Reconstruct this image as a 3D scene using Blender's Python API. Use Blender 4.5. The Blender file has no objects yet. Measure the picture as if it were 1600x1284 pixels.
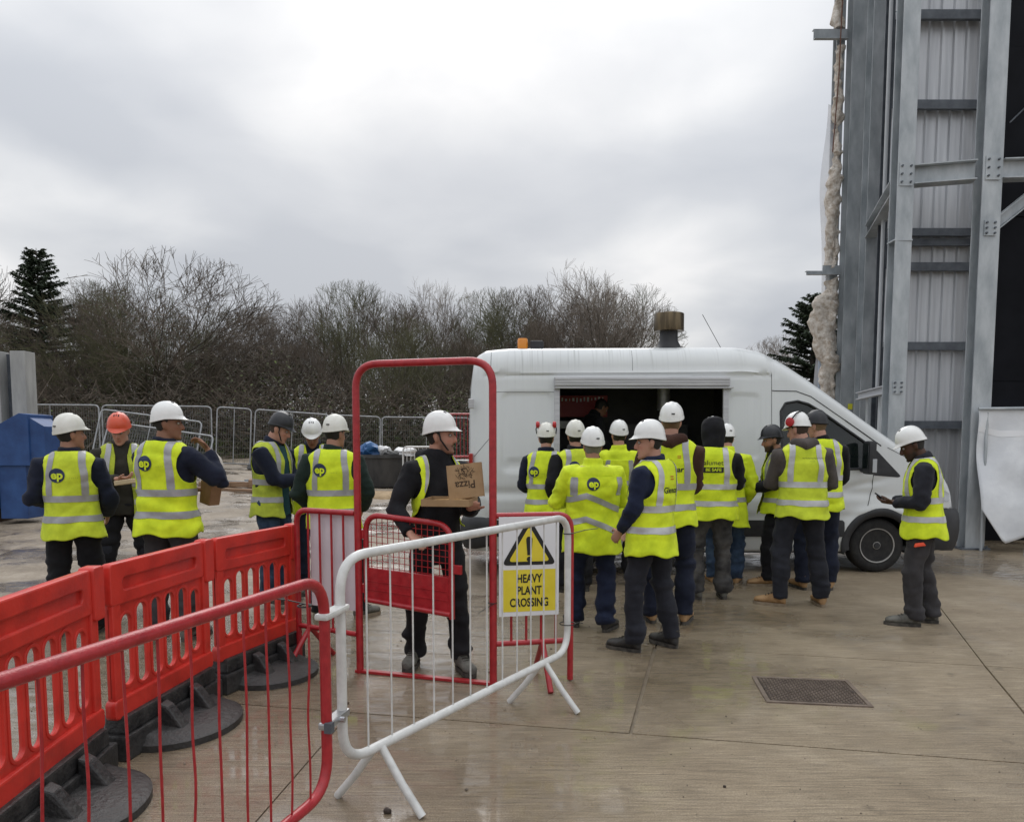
import bpy, bmesh, math, random
import numpy as np
from mathutils import Vector, Matrix, Euler
R = math.radians
random.seed(7)
SC = bpy.context.scene
COL = SC.collection

# ------------------------------------------------------------------ camera
cam_data = bpy.data.cameras.new('camera')
cam_data.lens = 25.875
cam_data.sensor_width = 36.0
cam_data.shift_y = 0.0853
cam_data.clip_start = 0.05
cam_data.clip_end = 2000.0
cam = bpy.data.objects.new('camera', cam_data)
cam.location = (0, 0, 1.62)
cam.rotation_euler = (R(90 - 4.4), 0, 0)
COL.objects.link(cam)
SC.camera = cam

# ------------------------------------------------------------------ sky: overcast cloud sheet over a Nishita sky
SUN_AZ, SUN_EL = R(-6), R(42)          # azimuth from +Y towards +X
W = bpy.data.worlds.new('World'); SC.world = W; W.use_nodes = True
wn, wl = W.node_tree.nodes, W.node_tree.links
wn.clear()
def wnode(t, **k):
    n = wn.new(t)
    for a, b in k.items(): setattr(n, a, b)
    return n
def wmath(op, a, b=None, clamp=False):
    n = wnode('ShaderNodeMath', operation=op, use_clamp=clamp)
    for i, s in enumerate((a, b)):
        if s is None: continue
        if isinstance(s, (int, float)): n.inputs[i].default_value = s
        else: wl.new(s, n.inputs[i])
    return n.outputs[0]
out = wnode('ShaderNodeOutputWorld'); bg = wnode('ShaderNodeBackground')
sky = wnode('ShaderNodeTexSky', sky_type='NISHITA', sun_disc=False, sun_elevation=SUN_EL, sun_rotation=SUN_AZ, dust_density=4.0)
tc = wnode('ShaderNodeTexCoord')
sep = wnode('ShaderNodeSeparateXYZ'); wl.new(tc.outputs['Generated'], sep.inputs[0])
zc = wmath('MAXIMUM', sep.outputs[2], 0.0)
den = wmath('ADD', zc, 0.22)
cx = wmath('DIVIDE', sep.outputs[0], den); cy = wmath('DIVIDE', sep.outputs[1], den)
comb = wnode('ShaderNodeCombineXYZ'); wl.new(cx, comb.inputs[0]); wl.new(cy, comb.inputs[1])
def wnoise(scale, detail, rough, dist, off):
    mp = wnode('ShaderNodeMapping'); mp.inputs['Location'].default_value = off
    wl.new(comb.outputs[0], mp.inputs[0])
    n = wnode('ShaderNodeTexNoise'); wl.new(mp.outputs[0], n.inputs['Vector'])
    n.inputs['Scale'].default_value = scale; n.inputs['Detail'].default_value = detail
    n.inputs['Roughness'].default_value = rough; n.inputs['Distortion'].default_value = dist
    return n.outputs['Fac']
n1 = wnoise(1.0, 3, 0.45, 0.3, (3.15, 1.1, 0)); n2 = wnoise(2.6, 6, 0.5, 0.3, (1.0, 5.0, 2.0))
mix = wmath('ADD', wmath('MULTIPLY', n1, 0.78), wmath('MULTIPLY', n2, 0.22))
ramp = wnode('ShaderNodeValToRGB'); wl.new(mix, ramp.inputs[0])
el = ramp.color_ramp.elements
el[0].position = 0.40; el[0].color = (0.64, 0.675, 0.735, 1)
el[1].position = 0.615; el[1].color = (1.08, 1.08, 1.09, 1)
e = el.new(0.475); e.color = (0.735, 0.765, 0.815, 1)
e = el.new(0.545); e.color = (0.89, 0.91, 0.94, 1)
# overcast skies brighten towards the zenith
lum = wmath('ADD', wmath('ADD', wmath('MULTIPLY', zc, 0.40), wmath('MULTIPLY', wmath('POWER', zc, 3.0), 0.9)), 0.70)
mul = wnode('ShaderNodeVectorMath', operation='SCALE'); wl.new(ramp.outputs[0], mul.inputs[0]); wl.new(lum, mul.inputs['Scale'])
skyd = wnode('ShaderNodeVectorMath', operation='SCALE'); wl.new(sky.outputs[0], skyd.inputs[0]); skyd.inputs['Scale'].default_value = 0.10
mx = wnode('ShaderNodeMix', data_type='RGBA'); mx.inputs[0].default_value = 0.95
wl.new(skyd.outputs[0], mx.inputs[6]); wl.new(mul.outputs[0], mx.inputs[7])
wl.new(mx.outputs[2], bg.inputs[0]); bg.inputs[1].default_value = 1.0
wl.new(bg.outputs[0], out.inputs[0])

# ------------------------------------------------------------------ sun, softened by the cloud
sd = bpy.data.lights.new('sun', 'SUN'); sd.energy = 0.7; sd.angle = R(30); sd.color = (1.0, 0.97, 0.93)
sun = bpy.data.objects.new('sun', sd); COL.objects.link(sun)
sdir = Vector((math.sin(SUN_AZ) * math.cos(SUN_EL), math.cos(SUN_AZ) * math.cos(SUN_EL), math.sin(SUN_EL)))
sun.rotation_euler = sdir.to_track_quat('Z', 'Y').to_euler(); sun.location = (0, 20, 30)

vs = SC.view_settings
vs.view_transform = 'Standard'; vs.look = 'None'; vs.exposure = 0.07; vs.gamma = 1.0; vs.use_curve_mapping = False
SC.render.engine = 'CYCLES'
SC.cycles.max_bounces = 6; SC.cycles.diffuse_bounces = 3; SC.cycles.transparent_max_bounces = 24
SC.cycles.use_denoising = True

# ------------------------------------------------------------------ materials
MATS = {}
def mat(name, c1, c2=None, rough=0.6, metal=0.0, scale=6.0, bump=0.0, bscale=40.0, detail=4.0, stretch=(1, 1, 1),
        spec=0.5, coat=0.0, lo=0.35, hi=0.65, r2=None, sheen=0.0, alpha=1.0, trans=0.0, c3=None, coord='Object'):
    if name in MATS: return MATS[name]
    m = bpy.data.materials.new(name); m.use_nodes = True
    nt = m.node_tree; N, L = nt.nodes, nt.links
    b = N['Principled BSDF']
    b.inputs['Base Color'].default_value = (*c1, 1)
    b.inputs['Roughness'].default_value = rough; b.inputs['Metallic'].default_value = metal
    b.inputs['Specular IOR Level'].default_value = spec
    b.inputs['Coat Weight'].default_value = coat
    b.inputs['Sheen Weight'].default_value = sheen
    b.inputs['Alpha'].default_value = alpha
    b.inputs['Transmission Weight'].default_value = trans
    if c2 or bump or r2 is not None:
        t = N.new('ShaderNodeTexCoord'); mp = N.new('ShaderNodeMapping'); mp.inputs['Scale'].default_value = stretch
        L.new(t.outputs[coord], mp.inputs[0])
        if c2 or r2 is not None:
            n = N.new('ShaderNodeTexNoise'); n.inputs['Scale'].default_value = scale; n.inputs['Detail'].default_value = detail
            n.inputs['Roughness'].default_value = 0.6
            L.new(mp.outputs[0], n.inputs['Vector'])
            if c2:
                r = N.new('ShaderNodeValToRGB'); r.color_ramp.elements[0].position = lo; r.color_ramp.elements[1].position = hi
                r.color_ramp.elements[0].color = (*c1, 1); r.color_ramp.elements[1].color = (*c2, 1)
                if c3:
                    q = r.color_ramp.elements.new((lo + hi) / 2); q.color = (*c3, 1)
                L.new(n.outputs['Fac'], r.inputs[0]); L.new(r.outputs[0], b.inputs['Base Color'])
            if r2 is not None:
                q = N.new('ShaderNodeMapRange'); q.inputs[1].default_value = 0.3; q.inputs[2].default_value = 0.7
                q.inputs[3].default_value = rough; q.inputs[4].default_value = r2
                L.new(n.outputs['Fac'], q.inputs[0]); L.new(q.outputs[0], b.inputs['Roughness'])
        if bump:
            n2 = N.new('ShaderNodeTexNoise'); n2.inputs['Scale'].default_value = bscale; n2.inputs['Detail'].default_value = 5
            L.new(mp.outputs[0], n2.inputs['Vector'])
            bp = N.new('ShaderNodeBump'); bp.inputs['Strength'].default_value = bump; bp.inputs['Distance'].default_value = 0.02
            L.new(n2.outputs['Fac'], bp.inputs['Height']); L.new(bp.outputs[0], b.inputs['Normal'])
    MATS[name] = m
    return m

# ------------------------------------------------------------------ mesh helpers
class MB:
    def __init__(s): s.v = []; s.f = []; s.m = []
    def add(s, v, f, m=0):
        o = len(s.v); s.v.extend([tuple(map(float, p)) for p in v]); s.f.extend([tuple(i + o for i in q) for q in f]); s.m.extend([m] * len(f)); return s
    def box(s, c, d, rot=None, m=0, taper=1.0):
        x, y, z = d[0] / 2, d[1] / 2, d[2] / 2
        P = [(-x, -y, -z), (x, -y, -z), (x, y, -z), (-x, y, -z), (-x * taper, -y * taper, z), (x * taper, -y * taper, z), (x * taper, y * taper, z), (-x * taper, y * taper, z)]
        if rot is not None:
            M = Euler(rot).to_matrix(); P = [tuple(M @ Vector(p)) for p in P]
        P = [(p[0] + c[0], p[1] + c[1], p[2] + c[2]) for p in P]
        return s.add(P, [(0, 3, 2, 1), (4, 5, 6, 7), (0, 1, 5, 4), (1, 2, 6, 5), (2, 3, 7, 6), (3, 0, 4, 7)], m)
    def bar(s, a, b, w, h, m=0, up=(0, 0, 1)):
        a, b = Vector(a), Vector(b); d = (b - a).normalized(); u = Vector(up)
        if abs(d.dot(u)) > 0.95: u = Vector((0, 1, 0))
        r = d.cross(u).normalized(); u = r.cross(d).normalized()
        P = [p + r * (sx * w / 2) + u * (sz * h / 2) for p in (a, b) for sx, sz in ((-1, -1), (1, -1), (1, 1), (-1, 1))]
        return s.add(P, [(0, 1, 2, 3), (7, 6, 5, 4), (0, 4, 5, 1), (1, 5, 6, 2), (2, 6, 7, 3), (3, 7, 4, 0)], m)
    def tube(s, pts, r, seg=8, m=0, cap=True, flat=None, ref=None):
        P = [Vector(p) for p in pts]; n = len(P)
        rr = r if hasattr(r, '__len__') else [r] * n
        T = []
        for i in range(n):
            a = P[max(i - 1, 0)]; b = P[min(i + 1, n - 1)]; t = (b - a)
            T.append(t.normalized() if t.length > 1e-9 else Vector((0, 0, 1)))
        u = Vector(ref) if ref is not None else (Vector((1, 0, 0)) if abs(T[0].x) < 0.8 else Vector((0, 1, 0)))
        V = []
        for i in range(n):
            u = (u - T[i] * u.dot(T[i]));
            u = u.normalized() if u.length > 1e-6 else T[i].orthogonal().normalized()
            w = T[i].cross(u)
            e = rr[i] if hasattr(rr[i], '__len__') else (rr[i], rr[i])
            for k in range(seg):
                a = 2 * math.pi * k / seg
                V.append(P[i] + u * (math.cos(a) * e[0]) + w * (math.sin(a) * e[1]))
        F = [(i * seg + k, i * seg + (k + 1) % seg, (i + 1) * seg + (k + 1) % seg, (i + 1) * seg + k) for i in range(n - 1) for k in range(seg)]
        if cap: F.append(tuple(range(seg))[::-1]); F.append(tuple((n - 1) * seg + k for k in range(seg)))
        return s.add(V, F, m)
    def lathe(s, prof, c=(0, 0, 0), axis='z', seg=24, m=0):
        V = []
        for r, h in prof:
            for k in range(seg):
                a = 2 * math.pi * k / seg; x, y = r * math.cos(a), r * math.sin(a)
                p = (x, y, h) if axis == 'z' else ((x, h, y) if axis == 'y' else (h, x, y))
                V.append((p[0] + c[0], p[1] + c[1], p[2] + c[2]))
        n = len(prof)
        F = [(i * seg + k, i * seg + (k + 1) % seg, (i + 1) * seg + (k + 1) % seg, (i + 1) * seg + k) for i in range(n - 1) for k in range(seg)]
        F.append(tuple(range(seg))[::-1]); F.append(tuple((n - 1) * seg + k for k in range(seg)))
        return s.add(V, F, m)
    def prism(s, poly, z0, z1, m=0):
        n = len(poly)
        V = [(x, y, z0) for x, y in poly] + [(x, y, z1) for x, y in poly]
        return s.add(V, [tuple(range(n))[::-1], tuple(range(n, 2 * n))] + [(i, (i + 1) % n, n + (i + 1) % n, n + i) for i in range(n)], m)
    def build(s, name, mats, parent=None, smooth=None, loc=None, bevel=0.0, recalc=True):
        return mesh_obj(name, s.v, s.f, mats, parent, smooth, loc, s.m, bevel, recalc)

def mesh_obj(name, V, F, mats, parent=None, smooth=None, loc=None, mi=None, bevel=0.0, recalc=True):
    me = bpy.data.meshes.new(name); me.from_pydata([tuple(p) for p in V], [], [tuple(f) for f in F])
    if not isinstance(mats, (list, tuple)): mats = [mats]
    for m in mats: me.materials.append(m)
    if mi is not None and len(mats) > 1: me.polygons.foreach_set('material_index', np.array(mi, dtype=np.int32))
    if recalc or bevel:
        bm = bmesh.new(); bm.from_mesh(me)
        if recalc: bmesh.ops.recalc_face_normals(bm, faces=bm.faces)
        if bevel: bmesh.ops.bevel(bm, geom=[e for e in bm.edges if len(e.link_faces) == 2 and e.calc_face_angle(0) > 0.5], offset=bevel, segments=2, profile=0.6, affect='EDGES', clamp_overlap=True)
        bm.to_mesh(me); bm.free()
    if smooth is not None:
        me.shade_smooth()
        if smooth < 180: me.set_sharp_from_angle(angle=R(smooth))
    return link(name, me, parent, loc)
def link(name, me, parent=None, loc=None):
    o = bpy.data.objects.new(name, me); COL.objects.link(o)
    if parent: o.parent = parent
    if loc: o.location = loc
    return o
def thing(name, label, cat, loc=(0, 0, 0), rz=0.0, group=None, rot=None):
    o = bpy.data.objects.new(name, None); o.empty_display_size = 0.1; COL.objects.link(o)
    o.location = loc; o.rotation_euler = rot if rot else (0, 0, rz)
    return tag(o, label, cat, group)
def tag(o, label, cat, group=None, kind=None):
    if label: o['label'] = label
    if cat: o['category'] = cat
    if group: o['group'] = group
    if kind: o['kind'] = kind
    return o
def copy_tree(o, parent=None):
    c = o.copy(); COL.objects.link(c); c.parent = parent
    for ch in o.children: copy_tree(ch, c)
    return c
def eval_mesh(o):
    dg = bpy.context.evaluated_depsgraph_get(); dg.update()
    return bpy.data.meshes.new_from_object(o.evaluated_get(dg))
def bend_path(pts, r, n=6):
    """polyline with rounded corners"""
    P = [Vector(p) for p in pts]; out_ = [P[0]]
    for i in range(1, len(P) - 1):
        a = (P[i - 1] - P[i]); b = (P[i + 1] - P[i]); rr = min(r, a.length * 0.49, b.length * 0.49)
        a.normalize(); b.normalize()
        for k in range(n + 1):
            t = k / n; p0 = P[i] + a * rr; p2 = P[i] + b * rr
            out_.append(p0 * (1 - t) ** 2 + P[i] * 2 * t * (1 - t) + p2 * t * t)
    out_.append(P[-1]); return out_
def text_poly(body, size=1.0, bold=0.0):
    """flat triangles of a text in the x-y plane"""
    cu = bpy.data.curves.new('t', 'FONT'); cu.body = body; cu.size = size; cu.align_x = 'CENTER'; cu.align_y = 'CENTER'; cu.offset = bold; cu.resolution_u = 3
    o = bpy.data.objects.new('t', cu); COL.objects.link(o)
    me = eval_mesh(o)
    V = [tuple(v.co)[:2] for v in me.vertices]; F = [tuple(p.vertices) for p in me.polygons]
    bpy.data.objects.remove(o); bpy.data.meshes.remove(me); bpy.data.curves.remove(cu)
    return V, F
class SN:
    """cheap vectorised smooth noise: sums of warped sines"""
    def __init__(s, seed, n=14):
        g = np.random.RandomState(seed); s.k = g.normal(size=(n, 3)); s.k /= np.linalg.norm(s.k, axis=1)[:, None]
        s.k *= g.uniform(0.7, 1.9, size=(n, 1)); s.p = g.uniform(0, 6.28, n); s.w = g.normal(size=(n, 3)); s.q = g.uniform(0, 6.28, n)
    def __call__(s, P, f=(1, 1, 1)):
        P = np.asarray(P) * np.asarray(f)
        W_ = np.sin(P @ s.k.T * 0.7 + s.q) @ s.w * 0.22
        return np.sin((P + W_) @ s.k.T * 1.0 + s.p).sum(1) / math.sqrt(len(s.p) / 2) * 0.7
def sstep(a, b, x):
    t = np.clip((np.asarray(x, dtype=float) - a) / (b - a), 0, 1); return t * t * (3 - 2 * t)
def clip_mesh(V, F, fld):
    """keep the part of a mesh where the per-vertex field is >= 0, cutting faces along the contour"""
    V = [tuple(p) for p in V]; fld = list(map(float, fld)); cut = {}; newF = []
    def ed(a, b):
        k = (a, b) if a < b else (b, a)
        if k not in cut:
            t = fld[a] / (fld[a] - fld[b]); pa, pb = V[a], V[b]
            V.append(tuple(pa[i] + (pb[i] - pa[i]) * t for i in range(3))); fld.append(0.0); cut[k] = len(V) - 1
        return cut[k]
    for f in F:
        if all(fld[i] >= 0 for i in f): newF.append(tuple(f)); continue
        if all(fld[i] < 0 for i in f): continue
        tris = [f] if len(f) == 3 else [(f[0], f[i], f[i + 1]) for i in range(1, len(f) - 1)]
        for t in tris:
            q = []
            for i in range(3):
                a, b = t[i], t[(i + 1) % 3]
                if fld[a] >= 0: q.append(a)
                if (fld[a] >= 0) != (fld[b] >= 0): q.append(ed(a, b))
            if len(q) >= 3: newF.append(tuple(q))
    used = sorted({i for f in newF for i in f}); mp = {i: n for n, i in enumerate(used)}
    return [V[i] for i in used], [tuple(mp[i] for i in f) for f in newF]
# ================================================================== SETTING: yard, concrete
def terrain(x, y):
    x = np.asarray(x, float); y = np.asarray(y, float)
    return (0.85 * sstep(9.5, 25, y) * (1 - 0.42 * sstep(-11, -5, x) * (1 - sstep(26, 34, y))) + 0.5 * sstep(26, 50, y)) * (1 - sstep(3, 6.5, x) * (1 - sstep(20, 40, y))) - 0.05
def make_wet_material(name, cols, rough_dry, rough_wet, wet_scale, wet_lo, wet_hi, brush=False, bump=0.3, bscale=60, grit=0.5, spec=0.5, wet_off=(0, 0, 0)):
    m = bpy.data.materials.new(name); m.use_nodes = True; N, L = m.node_tree.nodes, m.node_tree.links; b = N['Principled BSDF']
    t = N.new('ShaderNodeTexCoord')
    def noise(scale, detail=6, stretch=(1, 1, 1), rough=0.6, rot=0.0, off=(0, 0, 0)):
        mp = N.new('ShaderNodeMapping'); mp.inputs['Scale'].default_value = stretch; mp.inputs['Rotation'].default_value = (0, 0, rot); mp.inputs['Location'].default_value = off
        L.new(t.outputs['Object'], mp.inputs[0])
        n = N.new('ShaderNodeTexNoise'); n.inputs['Scale'].default_value = scale; n.inputs['Detail'].default_value = detail; n.inputs['Roughness'].default_value = rough
        L.new(mp.outputs[0], n.inputs['Vector']); return n.outputs['Fac']
    def mathn(op, a, c, clamp=False):
        n = N.new('ShaderNodeMath'); n.operation = op; n.use_clamp = clamp
        for i, s in enumerate((a, c)):
            if isinstance(s, (int, float)): n.inputs[i].default_value = s
            else: L.new(s, n.inputs[i])
        return n.outputs[0]
    big = noise(wet_scale, 5, off=wet_off)
    if brush:      # rain reaches the open side of the apron, the building shelters the right
        sx = N.new('ShaderNodeSeparateXYZ'); L.new(t.outputs['Object'], sx.inputs[0]); gx = N.new('ShaderNodeMapRange'); gx.inputs[1].default_value = 2.6; gx.inputs[2].default_value = -2.0; gx.inputs[3].default_value = -0.07; gx.inputs[4].default_value = 0.15; L.new(sx.outputs[0], gx.inputs[0]); big = mathn('ADD', big, gx.outputs[0])
    wet = N.new('ShaderNodeMapRange'); wet.inputs[1].default_value = wet_lo; wet.inputs[2].default_value = wet_hi; L.new(big, wet.inputs[0])
    mid = noise(1.7, 8, rough=0.65); fine = noise(bscale, 6, rough=0.7)
    r = N.new('ShaderNodeValToRGB'); L.new(mathn('ADD', mathn('MULTIPLY', mid, 0.6), mathn('MULTIPLY', fine, 0.4)), r.inputs[0])
    for i, (p, c) in enumerate(cols):
        e = r.color_ramp.elements[i] if i < 2 else r.color_ramp.elements.new(p)
        e.position = p; e.color = (*c, 1)
    # wet concrete / mud is darker than dry
    dk = N.new('ShaderNodeMix'); dk.data_type = 'RGBA'; dk.blend_type = 'MULTIPLY'; dk.inputs[7].default_value = (0.66, 0.645, 0.63, 1)
    L.new(wet.outputs[0], dk.inputs[0]); L.new(r.outputs[0], dk.inputs[6])
    col = dk.outputs[2]
    h = mathn('MULTIPLY', fine, grit)
    if brush:
        ln = noise(5.0, 5, (0.7, 15.0, 1.0), 0.7, R(7)); ln2 = noise(6.0, 4, (0.45, 38.0, 1.0), 0.7, R(7), (3, 1, 0))
        lines = mathn('ADD', mathn('MULTIPLY', ln, 0.6), mathn('MULTIPLY', ln2, 0.5))
        h = mathn('ADD', h, mathn('MULTIPLY', lines, 1.3))
        lr = N.new('ShaderNodeMapRange'); lr.inputs[1].default_value = 0.40; lr.inputs[2].default_value = 0.70; lr.inputs[3].default_value = 0.48; lr.inputs[4].default_value = 1.28
        L.new(lines, lr.inputs[0])
        sc = N.new('ShaderNodeVectorMath'); sc.operation = 'SCALE'; L.new(col, sc.inputs[0]); L.new(lr.outputs[0], sc.inputs['Scale']); col = sc.outputs[0]
        # pits and exposed grit
        pt = noise(160, 3, rough=0.6, off=(4, 4, 0)); pr = N.new('ShaderNodeMapRange'); pr.inputs[1].default_value = 0.34; pr.inputs[2].default_value = 0.60; pr.inputs[3].default_value = 0.62; pr.inputs[4].default_value = 1.12
        L.new(pt, pr.inputs[0]); s3 = N.new('ShaderNodeVectorMath'); s3.operation = 'SCALE'; L.new(col, s3.inputs[0]); L.new(pr.outputs[0], s3.inputs['Scale']); col = s3.outputs[0]
        # small dark stains
        st = noise(5.5, 3, rough=0.5, off=(9, 2, 0)); sr = N.new('ShaderNodeMapRange'); sr.inputs[1].default_value = 0.66; sr.inputs[2].default_value = 0.78; sr.inputs[3].default_value = 1.0; sr.inputs[4].default_value = 0.62
        L.new(st, sr.inputs[0]); s2 = N.new('ShaderNodeVectorMath'); s2.operation = 'SCALE'; L.new(col, s2.inputs[0]); L.new(sr.outputs[0], s2.inputs['Scale']); col = s2.outputs[0]
    b.inputs['Coat Roughness'].default_value = 0.07; fl_ = noise(7.0, 5, (0.6, 1.6, 1.0), 0.6, 0.1, (7, 3, 0)); fr_ = N.new('ShaderNodeMapRange'); fr_.inputs[1].default_value = 0.40; fr_.inputs[2].default_value = 0.62; L.new(fl_, fr_.inputs[0]); cw = mathn('MULTIPLY', wet.outputs[0], fr_.outputs[0]); L.new(cw, b.inputs['Coat Weight'])
    L.new(col, b.inputs['Base Color'])
    rr = N.new('ShaderNodeMapRange'); rr.inputs[3].default_value = rough_dry; rr.inputs[4].default_value = rough_wet; L.new(wet.outputs[0], rr.inputs[0]); L.new(rr.outputs[0], b.inputs['Roughness'])
    bp = N.new('ShaderNodeBump'); bp.inputs['Distance'].default_value = 0.012
    bs = N.new('ShaderNodeMapRange'); bs.inputs[3].default_value = bump; bs.inputs[4].default_value = bump * 0.45; L.new(wet.outputs[0], bs.inputs[0]); L.new(bs.outputs[0], bp.inputs['Strength'])
    L.new(h, bp.inputs['Height']); L.new(bp.outputs[0], b.inputs['Normal'])
    b.inputs['Specular IOR Level'].default_value = spec
    return m
M_conc = make_wet_material('brushed_wet_concrete', [(0.30, (0.245, 0.185, 0.120)), (0.70, (0.53, 0.435, 0.315)), (0.5, (0.37, 0.292, 0.197))], 0.52, 0.10, 0.45, 0.40, 0.58, brush=True, bump=0.9, bscale=85, wet_off=(1.3, 0.2, 0))
M_mud = make_wet_material('wet_gravel_mud', [(0.30, (0.12, 0.092, 0.062)), (0.70, (0.42, 0.36, 0.285)), (0.5, (0.25, 0.20, 0.145))], 0.62, 0.06, 0.6, 0.44, 0.56, bump=1.0, bscale=18, grit=1.8)
M_joint = mat('joint_sealant', (0.17, 0.135, 0.095), (0.26, 0.21, 0.15), rough=0.6, scale=8)

# yard: one sheet to the horizon, finely gridded where it is seen close
xs = np.unique(np.concatenate([np.linspace(-600, -60, 10), np.linspace(-60, -16, 40), np.arange(-16, 9.01, 0.11), np.linspace(9, 60, 40), np.linspace(60, 600, 10)]))
ys = np.unique(np.concatenate([np.linspace(-60, 3, 8), np.arange(3, 22.01, 0.11), np.linspace(22, 60, 60), np.linspace(60, 900, 16)]))
X, Y = np.meshgrid(xs, ys); P = np.stack([X.ravel(), Y.ravel(), np.zeros(X.size)], 1)
Z = terrain(P[:, 0], P[:, 1]); na, nb, nc = SN(3), SN(5), SN(8)
near = sstep(5, 9, P[:, 1]) * (1 - sstep(24, 40, P[:, 1]))
Z += near * (0.022 * na(P, (0.9, 4.5, 1)) + 0.012 * nb(P, (5, 9, 1)) + 0.008 * nc(P, (14, 16, 1))) + sstep(20, 60, P[:, 1]) * 0.12 * na(P, (0.2, 0.2, 1))
# the concrete apron covers the yard in front: keep the sheet just under it
def edge_y(x): return np.interp(x, [-30, -12, -1.5, 2.5, 5.5, 7.0, 30], [4.9, 5.4, 6.9, 9.2, 10.6, 30, 30])
under = P[:, 1] < edge_y(P[:, 0]) + 0.0
Z = np.where(under, np.minimum(Z, -0.045), np.maximum(Z, -0.06))
P[:, 2] = Z; nx, ny = len(xs), len(ys)
ii = np.arange(nx * ny).reshape(ny, nx)
F = np.stack([ii[:-1, :-1].ravel(), ii[:-1, 1:].ravel(), ii[1:, 1:].ravel(), ii[1:, :-1].ravel()], 1)
yard = mesh_obj('yard_ground', P.tolist(), F.tolist(), M_mud, smooth=180, recalc=False); tag(yard, None, None, kind='structure')

# concrete apron, cast in bays with recessed joints
apron = bpy.data.objects.new('concrete_apron', None); COL.objects.link(apron); apron['kind'] = 'structure'
MB().prism([(-30, -12), (30, -12), (30, 30), (7.05, 30), (5.5, 10.6), (2.5, 9.2), (-1.5, 6.9), (-12, 5.4), (-30, 4.9)], -0.2, -0.016).build('joint_bed', M_joint, apron)
def half(poly, p, q, keep_left=True):
    o = []; n = len(poly); sgn = 1 if keep_left else -1
    dist = lambda a: sgn * ((q[0] - p[0]) * (a[1] - p[1]) - (q[1] - p[1]) * (a[0] - p[0]))
    for i in range(n):
        a, c = poly[i], poly[(i + 1) % n]; da, dc = dist(a), dist(c)
        if da >= 0: o.append(a)
        if (da >= 0) != (dc >= 0):
            t = da / (da - dc); o.append((a[0] + (c[0] - a[0]) * t, a[1] + (c[1] - a[1]) * t))
    return o
def shift(p, q, d):
    nxv, nyv = -(q[1] - p[1]), q[0] - p[0]; l = math.hypot(nxv, nyv); return ((p[0] + nxv / l * d, p[1] + nyv / l * d), (q[0] + nxv / l * d, q[1] + nyv / l * d))
def split(poly, p, q, gap=0.010):
    a = shift(p, q, gap / 2); c = shift(p, q, -gap / 2); return half(poly, *a, True), half(poly, *c, False)
slab = [(-29.9, -11.9), (29.9, -11.9), (29.9, 29.9), (7.1, 29.9), (5.5, 10.59), (2.5, 9.19), (-1.5, 6.89), (-12, 5.39), (-29.9, 4.89)]
A_, B_, C_, D_ = (0.66, 3.99), (2.85, 3.56), (3.43, 5.23), (1.14, 5.73)
far, nearp = split(slab, D_, C_); mid, front = split(nearp, A_, B_, 0.012)
far_r, far_l = split(far, C_, (2.52, 3.0)); far_l1, far_l2 = split(far_l, D_, (2.2, 9.6))
mid_left, mid_rest = split(mid, (0.44, 3.2), (1.13, 5.75)); patch, mid_right = split(mid_rest, (3.43, 5.23), (3.75, 6.0), 0.014)
mid_strip, patch = split(mid_rest, A_, D_, 0.02)
patch, mid_right = split(patch, (3.0, 4.12), (3.43, 5.23), 0.014)
m1, m2 = split(mid_left, (-3.5, 5.75), (1.0, 5.42), 0.008)
fr1, fr2 = split(front, (-1.6, -2), (-0.9, 5.0), 0.008)
def bay(poly):
    n = []
    for p in poly:
        if not n or math.dist(p, n[-1]) > 0.004: n.append(p)
    if len(n) < 3: return
    ar = sum(n[i][0] * n[(i + 1) % len(n)][1] - n[(i + 1) % len(n)][0] * n[i][1] for i in range(len(n)))
    if abs(ar) < 0.01: return
    MB().prism(n, -0.15, 0.0).build('slab_bay', M_conc, apron)
for q in (far_r, far_l1, far_l2, m1, m2, mid_strip, patch, mid_right, fr1, fr2): bay(q)
# ================================================================== STEEL BUILDING on the right
M_galv = mat('galvanised_steel', (0.32, 0.35, 0.37), (0.52, 0.55, 0.57), rough=0.42, metal=0.3, scale=2.6, detail=10, bump=0.06, bscale=9, r2=0.62, stretch=(1.5, 1.5, 0.6))
M_galvd = mat('dark_and_shaded_steel', (0.075, 0.085, 0.10), (0.13, 0.145, 0.165), rough=0.55, metal=0.2, scale=5, detail=6)
M_liner = mat('liner_sheet_metal', (0.46, 0.475, 0.50), (0.60, 0.615, 0.64), rough=0.4, metal=0.3, scale=2.0, stretch=(6, 1, 0.3), detail=6)
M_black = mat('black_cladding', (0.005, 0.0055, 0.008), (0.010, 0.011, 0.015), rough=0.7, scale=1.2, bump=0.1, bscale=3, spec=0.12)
M_wool = mat('mineral_wool', (0.46, 0.38, 0.30), (0.82, 0.77, 0.70), rough=0.95, scale=14, detail=8, bump=1.0, bscale=26)
M_poly = mat('milky_polythene', (0.78, 0.80, 0.84), (0.88, 0.89, 0.92), rough=0.35, scale=3, alpha=0.55)
M_tarp = mat('white_sheeting', (0.68, 0.70, 0.73), (0.82, 0.84, 0.86), rough=0.42, scale=2.5, bump=0.25, bscale=7)
M_tape = mat('sheeting_tape', (0.82, 0.83, 0.85), rough=0.4)
M_yel = mat('yellow_tag_paint', (0.75, 0.72, 0.05), rough=0.5)
bl = thing('steel_building', 'half built steel framed building with grey liner sheets and black interior', 'building', (6.9, 12.0, 0))
def loc(p): return (p[0] - 6.9, p[1] - 12.0, p[2])
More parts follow.
